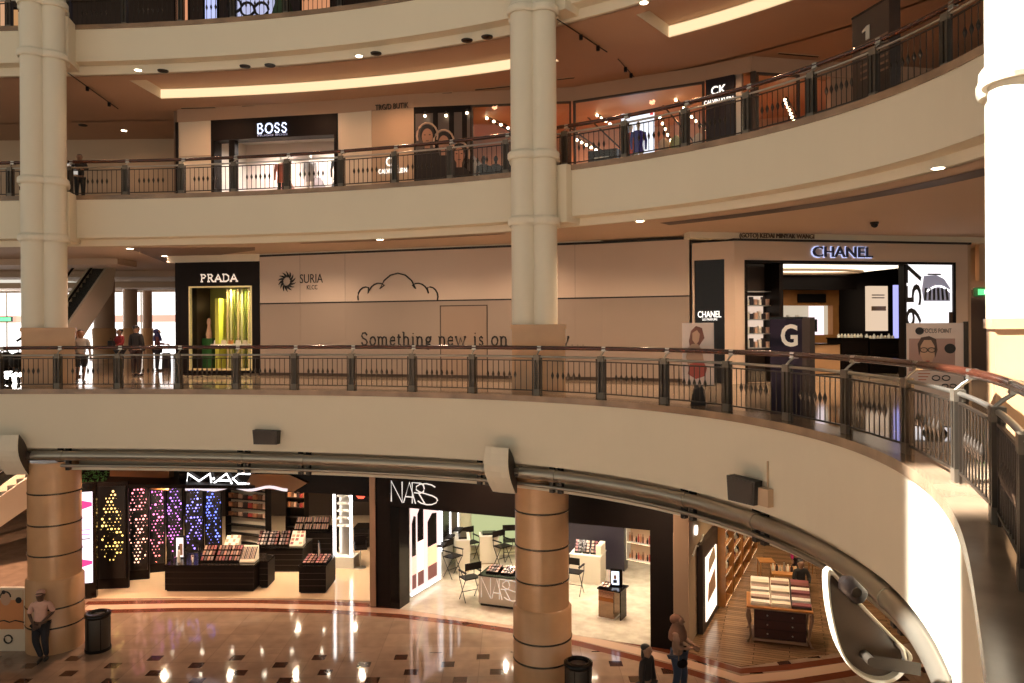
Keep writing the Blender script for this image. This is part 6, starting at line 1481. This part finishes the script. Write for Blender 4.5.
def mannequin(loc, rz, label, c1, m_='white', H=1.75):
    r = thing('mannequin', label, 'mannequin', loc, rz)
    m = MB(); m.ell(0, 0, H * .92, .07, .085, .11, 12, 8); m.lathe([(.04, H * .80), (.045, H * .88)], 0, 0, 12); m.build('head', m_, r)
    m = MB(); m.lathe([(.17, H * .40), (.14, H * .55), (.16, H * .68), (.19, H * .78), (.12, H * .81), (.05, H * .82)], 0, 0, 16); m.v = [(x, y * .65, z) for x, y, z in m.v]; m.build('coat', cloth(c1), r)
    for sx in (-1, 1):
        MB().tube([(sx * .19, 0, H * .78), (sx * .24, -.02, H * .62), (sx * .23, -.05, H * .46)], [.055, .045, .03], 8).build('arm', cloth(c1), r); MB().tube([(sx * .08, 0, H * .45), (sx * .085, -.01, H * .25), (sx * .08, 0, .03)], [.075, .055, .04], 8).build('leg', m_ if c1[2] > .3 else cloth((.02, .02, .02)), r)
    MB().lathe([(.2, 0), (.2, .02), (.02, .03)], 0, 0, 18).build('base', 'steel', r); return r
q = S1.A + S1.u * (ui + (S1.L - ui) * .42) + S1.n * 1.2; mannequin(q + Vector((0, 0, .55)), S1.rot, 'mannequin in a reddish coat in the BOSS window', (.32, .10, .06))
q = S1.A + S1.u * (ui + (S1.L - ui) * .66) + S1.n * 1.2; mannequin(q + Vector((0, 0, .55)), S1.rot, 'mannequin in a light grey coat in the BOSS window', (.45, .42, .42))
q = S1.A + S1.u * (ui + (S1.L - ui) * .90) + S1.n * 1.1; mannequin(q + Vector((0, 0, .55)), S1.rot, 'mannequin in black at the right of the BOSS window', (.02, .02, .02))
# panels with CK
t = S2.thing('wall_panelling', 'pale and brown wall panels with white CK CALVIN KLEIN letters, right of BOSS', 'wall panel')
u1_, _ = S2.at(367, 140); MB().box(0, .02, 0, u1_, .4, HT).build('pale_panel', 'offwhite', t); MB().box(0, .012, HT - 1.3, u1_, .019, HT - 1.27).build('panel_joint', 'beigewall', t); MB().box(u1_, 0.0, 0, u1_ + .16, .4, HT).build('slim_post', 'offwhite', t); MB().box(u1_ + .16, .03, 0, S2.L, .4, HT).build('brown_panel', 'beigewall', t)
ftext('CK', S2, t, 386, 398, 157, 166, 'letter_glow', -.0, .02, offset=.012, name='letters'); ftext('CALVIN KLEIN', S2, t, 378.5, 407, 168.5, 173, 'letter_glow', -.0, .02, offset=.012, name='letters')
t2 = S2.thing('ceiling_lettering', 'small brown raised letters above the upper walkway, right of BOSS', 'sign'); ftext('TRG/D BUTIK', S2, t2, 376, 409, 104, 109.5, mat('brown_letter_b', (.03, .02, .012), .5), .05, .04, name='letters')
# three portraits poster
t = S3.thing('portrait_billboard', 'dark billboard with three young men in black tops, right of the CK letters', 'billboard')
ua, zt = S3.at(415.5, 114); ub, _ = S3.at(470, 114)
MB().box(ua - .06, .0, 0, ub + .06, .3, HT).build('casing', 'black', t)
MB().box(ua, -.02, .1, ub, -.001, zt).build('print_ground', mat('grey_ground', (.08, .06, .05), .5), t)
for xs in (433, 449, 462): MB().box(S3.at(xs, 100)[0], -.024, .1, S3.at(xs + 5, 100)[0], -.0205, zt).build('stripe_print', 'black', t)
for i, (xc, yc, rx, ry) in enumerate([(427.5, 136, 7.2, 9.5), (444, 143, 7.0, 9.5), (459.5, 155, 6.8, 9.5)]):
    y_off = -.03 - i * .012; u, z = S3.at(xc, yc); k = 25.2 / FPX
    MB().tube([(u + (rx + 3.4) * k * math.cos(a * .35), y_off, z + (ry + 3.2) * k * math.sin(a * .35)) for a in range(-1, 11)], .035, 6).build('halo_print', mat('tan_halo_%d' % i, (.5, .35, .25), .5), t)
    MB().disc(u, z + .06, rx * k * 1.02, ry * k * .98, y_off - .004, y_off).build('hair_print', 'ink', t); MB().disc(u, z - .03, rx * k * .78, ry * k * .86, y_off - .008, y_off - .004).build('face_print', mat('warm_face_%d' % i, (.36, .19, .12), .6), t)
    for e_ in (-1, 1): MB().disc(u + e_ * .085, z + .03, .035, .015, y_off - .011, y_off - .008).build('eye_print', 'ink', t)
    MB().disc(u, z - .17, .055, .014, y_off - .011, y_off - .008).build('mouth_print', 'darkbrown', t)
    MB().box(u - .09, y_off - .0035, z - .48, u + .09, y_off - .0005, z - .22).build('neck_print', bpy.data.materials['warm_face_%d' % i], t); _, zb = S3.at(xc, 184)
    MB().xprism([(u - .42, .1), (u - .40, z - .60), (u - .16, z - .42), (u + .16, z - .42), (u + .40, z - .60), (u + .42, .1)], y_off - .006, y_off - .001).build('top_print', 'ink', t)
# orange lit shop
org = mat('orange_wall', (.60, .33, .19), .5); bulb = emis('bulb_glow', (1, .78, .5), 12)
struct('wall_back', MB().prism([(-3, 30.2), (10.5, 26.6), (10.6, 26.9), (-3, 30.5)], Z2, C2), org); struct('shop_floor', MB().prism([tuple(S3.A)[:2], tuple(S3.B)[:2], tuple(S4.B)[:2], tuple(S5.B)[:2], (12, 26.5), (-3, 30.3)], Z2, Z2 + .01), 'wood'); struct('shop_ceiling', MB().prism([tuple(S3.A + S3.n * .3)[:2], tuple(S3.B + S3.n * .3)[:2], tuple(S4.B + S4.n * .3)[:2], tuple(S5.B + S5.n * .3)[:2], (20, 26), (12, 30), (-3, 30.5)], Z2 + HT + .02, Z2 + HT + .06), org)
for f, x0, x1, lb in ((S3, 470.5, 571, 'left pane of the orange lit shop, partly behind the middle column'), (S4, 573, 704, 'wide pane of the orange lit shop, right of the middle column'), (S6, 752, 800, 'pane of the orange lit shop right of the black CK panel')):
    ua, _ = f.at(x0, 100); ub, _ = f.at(x1, 100); t = f.thing('shop_window', 'glass ' + lb, 'shop window')
    MB().box(ua + .06, .02, .1, ub - .06, .04, HT - .06).build('glass_pane', 'glass', t); fr_ = MB(); fr_.box(ua, 0, 0, ua + .06, .1, HT); fr_.box(ub - .06, 0, 0, ub, .1, HT); fr_.box(ua + .06, 0, HT - .06, ub - .06, .1, HT); fr_.box(ua + .06, 0, 0, ub - .06, .1, .1); fr_.build('frame', 'darkbrown', t)
def track(x0, y0, Y0, x1, y1, Y1, n, label):
    a, b_ = W(x0, y0, Y0), W(x1, y1, Y1); t = thing('light_track', label, 'light', a); d = b_ - a
    MB().tube([(0, 0, .06), tuple(d + Vector((0, 0, .06)))], .02, 6).build('track_rail', 'darkmetal', t); me = None
    for k in range(n):
        p = d * (k / max(1, n - 1))
        if me is None: o = MB().ell(0, 0, 0, .05, .05, .05, 10, 6).build('bulb', bulb, t); me = o.data; o.location = p
        else: link(me, 'bulb', t, p)
track(585, 107, 26.6, 610, 124, 25.9, 7, 'slanting row of glowing bulbs, left part of the wide orange window'); track(577, 140, 26.2, 596, 150, 25.8, 5, 'short lower row of bulbs at the left of the wide orange window')
track(676, 100, 24.6, 708, 134, 23.9, 9, 'slanting row of glowing bulbs beside the black CK panel'); track(660, 118, 25.0, 676, 152, 24.6, 7, 'steep row of bulbs in the middle of the wide orange window')
track(785, 100, 23.6, 794, 121, 23.2, 7, 'steep row of bulbs right of the black CK panel'); track(834, 90, 24.4, 845, 104, 24.2, 6, 'short row of bulbs left of the number one pillar'); track(480, 115, 26.6, 508, 128, 26.2, 5, 'row of bulbs left of the middle column in the orange shop')
for i, (x, y, Y) in enumerate([(590, 99, 25.8), (595, 101.5, 25.8), (617, 97, 25.4), (620, 98, 25.4), (647, 92, 25), (650, 94.5, 25), (683, 87, 24), (690, 83.5, 24), (793, 78, 24), (788, 82, 24), (487, 111, 26), (503, 105, 26), (425, 116, 25.0), (446, 115.6, 25.0), (467, 113, 24.9)]):
    p = W(x, y, Y); t = thing('track_spotlight', 'tiny glowing spotlight near the top of the orange lit shop windows', 'light', p, 0, 'tiny spotlights of the orange shop'); MB().ell(0, 0, 0, .045, .045, .045, 10, 6).build('lamp', bulb, t); MB().tube([(0, 0, .04), (0, 0, .14)], .03, 8).build('housing', 'darkmetal', t)
for i, (x0, y0, x1, y1, Y) in enumerate([(566, 125, 612, 158, 27), (662, 104, 694, 142, 25.3), (578, 108, 620, 148, 26.8), (782, 90, 800, 120, 24.5), (490, 120, 511, 132, 27)]):
    t = thing('black_rail', 'black slanting display rail, %s of five in the orange shop' % ['first', 'third', 'second', 'rightmost', 'leftmost'][i], 'rail', W(x0, y0, Y), 0, 'slanting rails of the orange shop'); d = W(x1, y1, Y - .4) - W(x0, y0, Y); MB().tube([(0, 0, 0), tuple(d)], .03, 6).build('rail_bar', 'darkmetal', t)
# lit box with two mannequins
bf = F2(620.5, 25.4, 652.5, 25.0); t = bf.thing('lit_display_box', 'bright white display box behind the red and blue mannequins', 'light box'); _, zt = bf.at(635, 112.5); MB().box(0, .0, 0, bf.L, .2, zt).build('lit_back', emis('white_blue', (.86, .88, 1), 1.5), t); MB().box(bf.L - .1, -.02, zt - .14, bf.L, .0, zt).build('red_corner', 'palette_0' if False else mat('red_corner', (.6, .02, .03), .4, emit=(1, .05, .05), estr=.8), t)
q = W(638.5, 155, 24.4); mannequin((q.x, q.y, Z2 + .85), 0, 'mannequin in a cobalt blue coat before the bright white box', (.01, .02, .42)); q = W(631, 155, 24.7); mannequin((q.x, q.y, Z2 + .85), 0, 'mannequin in a bright red dress before the bright white box', (.75, .05, .03))
for i, (x, lb) in enumerate([(664, 'pale shirt torso nearest the white box'), (676, 'greenish torso with a dark collar'), (699, 'pale shirt torso beside the black CK panel')]):
    q = W(x, 150, 24.3 - i * .3); t = thing('torso_display', lb + ' in the orange shop', 'mannequin', (q.x, q.y, Z2 + .5), 0); MB().lathe([(.14, -.5), (.14, .9)], 0, 0, 16).build('stand', 'wood', t); MB().lathe([(.12, .9), (.17, 1.1), (.19, 1.35), (.10, 1.45), (.05, 1.5)], 0, 0, 16).build('shirt', cloth([(.7, .6, .5), (.35, .42, .2), (.7, .62, .5)][i]), t)
q = W(600, 158, 25.0); t = thing('black_display_cube', 'black box with pale lines, left in the wide orange window', 'display', (q.x - .4, q.y, Z2), S4.rot); MB().box(0, 0, .0, 1.0, .5, 1.75).build('box_body', 'black', t)
for k in range(3): MB().box(.2, -.01, 1.15 + k * .16, .75, -.001, 1.20 + k * .16).build('print_line', 'steel', t)
for i, x in enumerate([484, 496, 508]): q = W(x, 180, 25.2); mannequin((q.x, q.y, Z2), 0, '%s black mannequin left of the middle column on the upper floor' % ['left', 'middle', 'right'][i], (.01, .01, .01), 'black', 1.7)
q = W(478, 175, 25.5); t = thing('white_sloping_panel', 'white sloping panel in the orange shop, left of the black mannequins', 'display', (q.x, q.y, Z2)); MB().xprism([(-.3, 1.9), (.2, 1.4), (.9, .7), (.9, .3), (-.3, .3)], 0, .1).build('panel_face', 'white', t)
# CK black panel
t = S5.thing('shop_sign', 'tall black panel with white CK Calvin Klein letters in the orange lit shop front', 'sign'); ub, _ = S5.at(735, 90); MB().box(0, -.06, 0, ub, .2, HT).build('panel', mat('near_black_blue', (.008, .007, .014), .3), t); MB().box(ub + .02, 0, 0, ub + .2, .15, HT).build('steel_post', 'steel', t); MB().box(ub + .6, 0, 0, S5.L, .3, HT).build('end_panel', 'darkbrown', t)
ftext('CK', S5, t, 712, 727, 86, 94.5, 'letter_glow', .07, .02, name='letters', offset=.012); ftext('CALVIN KLEIN', S5, t, 705, 734, 99, 103, 'letter_glow', .07, .02, name='letters', offset=.01)
fbuild(S6, 'wall_right', MB().box(2.6, .06, 0, S6.L + 8, .3, HT), 'ceil2', kind='structure')
for (x, Y, p_) in ((590, 26.8, 260), (640, 26.2, 260), (690, 25, 260), (490, 27.5, 240), (535, 27.2, 150), (775, 24, 200)): q = W(x, 0, Y); downlight(q.x, q.y, Z2 + HT - .1, p_, (1, .50, .22), 160, .05, .9)
for (x, Y, p_) in ((90, 25.5, 130), (200, 25.3, 150), (300, 24.9, 130), (390, 24.3, 130), (480, 23.4, 120), (600, 21.5, 110), (680, 20.6, 110), (760, 19.2, 100), (840, 18.4, 100), (920, 18.0, 90)): q = W(x, 0, Y); downlight(q.x, q.y, C2 - .05, p_, (1, .52, .28), 160, .1, .9)
# number pillar
f, t = totem(W(852, 0, 15.1), W(889, 0, 14.1), 2.08, .25, '1', 'tall dark brown sign pillar with number 1 on the upper walkway', Z2, mat('dark_brown_pillar', (.035, .018, .012), .35), 1.62, .27, .46, None, tw=.2)
for k in range(6): MB().box(.25, -.012, .75 + k * .13, 1.0, -.001, .79 + k * .13).build('print_line', 'brownwall', t)
# ceiling fittings of the upper walkway
for i, (x, y, l) in enumerate([(138, 70, 'glowing downlight left in the orange ceiling, near the cove corner'), (359, 56, 'glowing downlight in the middle of the orange ceiling'), (644, 2.5, 'glowing downlight at the top right of the middle column'), (124, 130.5, 'glowing downlight left of the BOSS shop')]): cl_light(x, y, C2, l, 60, (1, .6, .35))
for i, (x, y) in enumerate([(163, 70.5), (376, 53), (245, 66), (270, 65), (83, 125), (467, 40), (487, 36.5)]):
    p = G(x, y, C2); t = thing('ceiling_speaker', 'small dark round fitting in the orange ceiling between the tall columns', 'ceiling fitting', p, 0, 'dark round ceiling fittings'); MB().lathe([(.15, -.03), (.16, 0)], 0, 0, 18).build('ring', 'darkmetal', t); MB().lathe([(.001, -.05), (.12, -.035)], 0, 0, 18).build('mesh_cone', 'black', t)
def vent(x0, y0, x1, y1, zc, label):
    a, b_ = G(x0, y0, zc), G(x1, y1, zc); f = Frame(a, b_, zc); t = f.thing('linear_vent', label, 'vent', 'linear ceiling vents'); MB().box(0, 0, -.02, f.L, .12, -.002).build('frame', 'beigewall', t); MB().box(.02, .03, -.03, f.L - .02, .09, -.02).build('slot', 'black', t)
vn = ['leftmost, above BOSS', 'second, above BOSS', 'third, above BOSS', 'fourth, right of BOSS', 'fifth, near the small brown letters', 'sixth, left of the middle column', 'beside the middle column', 'right, above the CK shop']
for i, a in enumerate([(180, 113.3, 215, 112.5), (241, 111.2, 275, 110), (298, 109, 332, 107), (356, 105, 390, 102.8), (414, 100.5, 452, 97.5), (474, 94.7, 510, 91.2), (556, 84.5, 574, 82.5), (779, 52, 820, 55.5)]): vent(a[0], a[1] - (6 if i < 7 else 0), a[2], a[3] - (6 if i < 7 else 0), C2, 'slim dark ceiling vent of the upper walkway, ' + vn[i])
p = G(560, 20, C2)
for i, (x0, y0, x1, y1) in enumerate([(557, 18, 607, 51), (618, 58, 634, 76)]):
    a, b_ = G(x0, y0, C2), G(x1, y1, C2); t = thing('ceiling_track', '%s slim dark track with lamp heads, ceiling right of the middle column' % ['upper', 'lower'][i], 'track', a); d = b_ - a; MB().tube([(0, 0, -.03), (d.x, d.y, -.03)], .015, 6).build('rail', 'darkmetal', t)
    for k in (.45, .8): MB().tube([(d.x * k, d.y * k, -.03), (d.x * k, d.y * k, -.16)], .05, 10).build('lamp_head', 'black', t)
for i, (x0, y0, x1, y1) in enumerate([(68, 72, 118, 108)]):
    a, b_ = G(x0, y0, C2), G(x1, y1, C2); t = thing('ceiling_track', 'slim dark track with lamp heads on the ceiling beside the far left column', 'track', a); d = b_ - a; MB().tube([(0, 0, -.03), (d.x, d.y, -.03)], .015, 6).build('rail', 'darkmetal', t)
    for k in (.35, .8): MB().tube([(d.x * k, d.y * k, -.03), (d.x * k, d.y * k, -.16)], .05, 10).build('lamp_head', 'black', t)
# person leaning at the upper railing on the left
q = W(80, 197, 23.7); person('person in black and white bending at the upper railing beside the far left column', (q.x, q.y, Z2), .5, 1.40, (.015, .015, .015), (.012, .012, .012), arms={-1: ((.13, -.05, .68), (.06, -.16, .66)), 1: ((.13, -.05, .68), (.06, -.16, .66))}, lean=.5)
q = W(77, 180, 23.9); t = thing('white_paper', 'white paper held up by the person at the upper railing', 'paper', (q.x + .1, q.y - .45, Z2 + .78), .5); MB().box(-.13, 0, 0, .16, .01, .34).build('sheet', emis('bright_sheet', (1, .9, .8), .5), t)
# ================================================================== TOP WALKWAY (only its foot is in view)
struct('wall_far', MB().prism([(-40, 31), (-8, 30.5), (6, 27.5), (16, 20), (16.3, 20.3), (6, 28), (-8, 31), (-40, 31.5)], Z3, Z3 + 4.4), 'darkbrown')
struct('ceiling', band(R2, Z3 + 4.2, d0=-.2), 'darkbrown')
def lit(x0, x1, Y, z0, z1, c, s_, label, bars=3):
    f = Frame(W(x0, 0, Y), W(x1, 0, Y), Z3); t = f.thing('lit_shop_window', label, 'shop window'); MB().box(0, 0, z0, f.L, .05, z1).build('lit_pane', emis('pane_' + label[:6] + str(x0), c, s_), t); fr_ = MB(); fr_.box(-.06, -.04, z0, 0, .05, z1); fr_.box(f.L, -.04, z0, f.L + .06, .05, z1); fr_.box(-.06, -.04, z1, f.L + .06, .05, z1 + .08); fr_.build('frame', 'black', t); return f, t
lit(-4, 6, 29, 2.2, 3.6, (1, .55, .3), .6, 'orange lit window at the top left corner behind the topmost railing'); lit(8, 20, 29, 2.3, 3.1, (1, .5, .2), .5, 'dim orange window beside the far left column on the topmost walkway')
lit(176, 188, 29, 2.2, 3.6, (1, .4, .2), .7, 'small orange lit window left on the topmost walkway'); lit(205, 217, 29, 2.4, 3.5, (.55, .6, 1), 1.0, 'small bluish lit window on the topmost walkway')
f, t = lit(230, 275, 28.6, 2.4, 3.7, (.6, .62, .9), .8, 'wide bluish white window with dark round wreaths on the topmost walkway')
for x in (235, 248, 262): u, z = f.at(x, 6 + (x > 240) * 4); MB().tube([(u + .26 * math.cos(a * .524), -.06, z + .26 * math.sin(a * .524)) for a in range(12)], .05, 6, closed=True).build('dark_wreath', 'ink', t)
lit(302, 330, 28.2, 2.6, 3.8, (1, .42, .2), .6, 'dim orange window right of the bluish one on the topmost walkway')
cone = MB(); cone.lathe([(.02, 3.6), (.7, 1.2), (.05, 1.2)], 0, 0, 16); q = W(283, 0, 27.6); t = thing('decorated_tree', 'small dark conical tree on the topmost walkway', 'tree', (q.x, q.y, Z3)); cone.build('crown', mat('dark_needle', (.02, .06, .03), .8), t); MB().cyl(0, 0, 0, .08, 1.25).build('trunk', 'darkbrown', t)
for (x, Y) in ((110, 26), (250, 25.5), (400, 24), (20, 26)): q = W(x, 0, Y); downlight(q.x, q.y, Z3 + 4.0, 90, (1, .6, .35), 160, .1, .9)

for i, (x, y) in enumerate([(113, 9), (146, 12), (158, 10), (168, 11), (190, 5)]): cl_light(x, y, Z3 + 4.2, 'tiny glowing downlight behind the topmost railing, left part', 0)

q = W(635, 155, 24.5); t = thing('display_plinth', 'white plinth carrying the blue and red mannequins', 'plinth', (q.x, q.y, Z2)); MB().box(-.6, -.4, 0, .6, .45, .80).build('plinth_body', 'white', t); MB().box(-.63, -.43, .80, .63, .48, .85).build('plinth_top', 'offwhite', t)
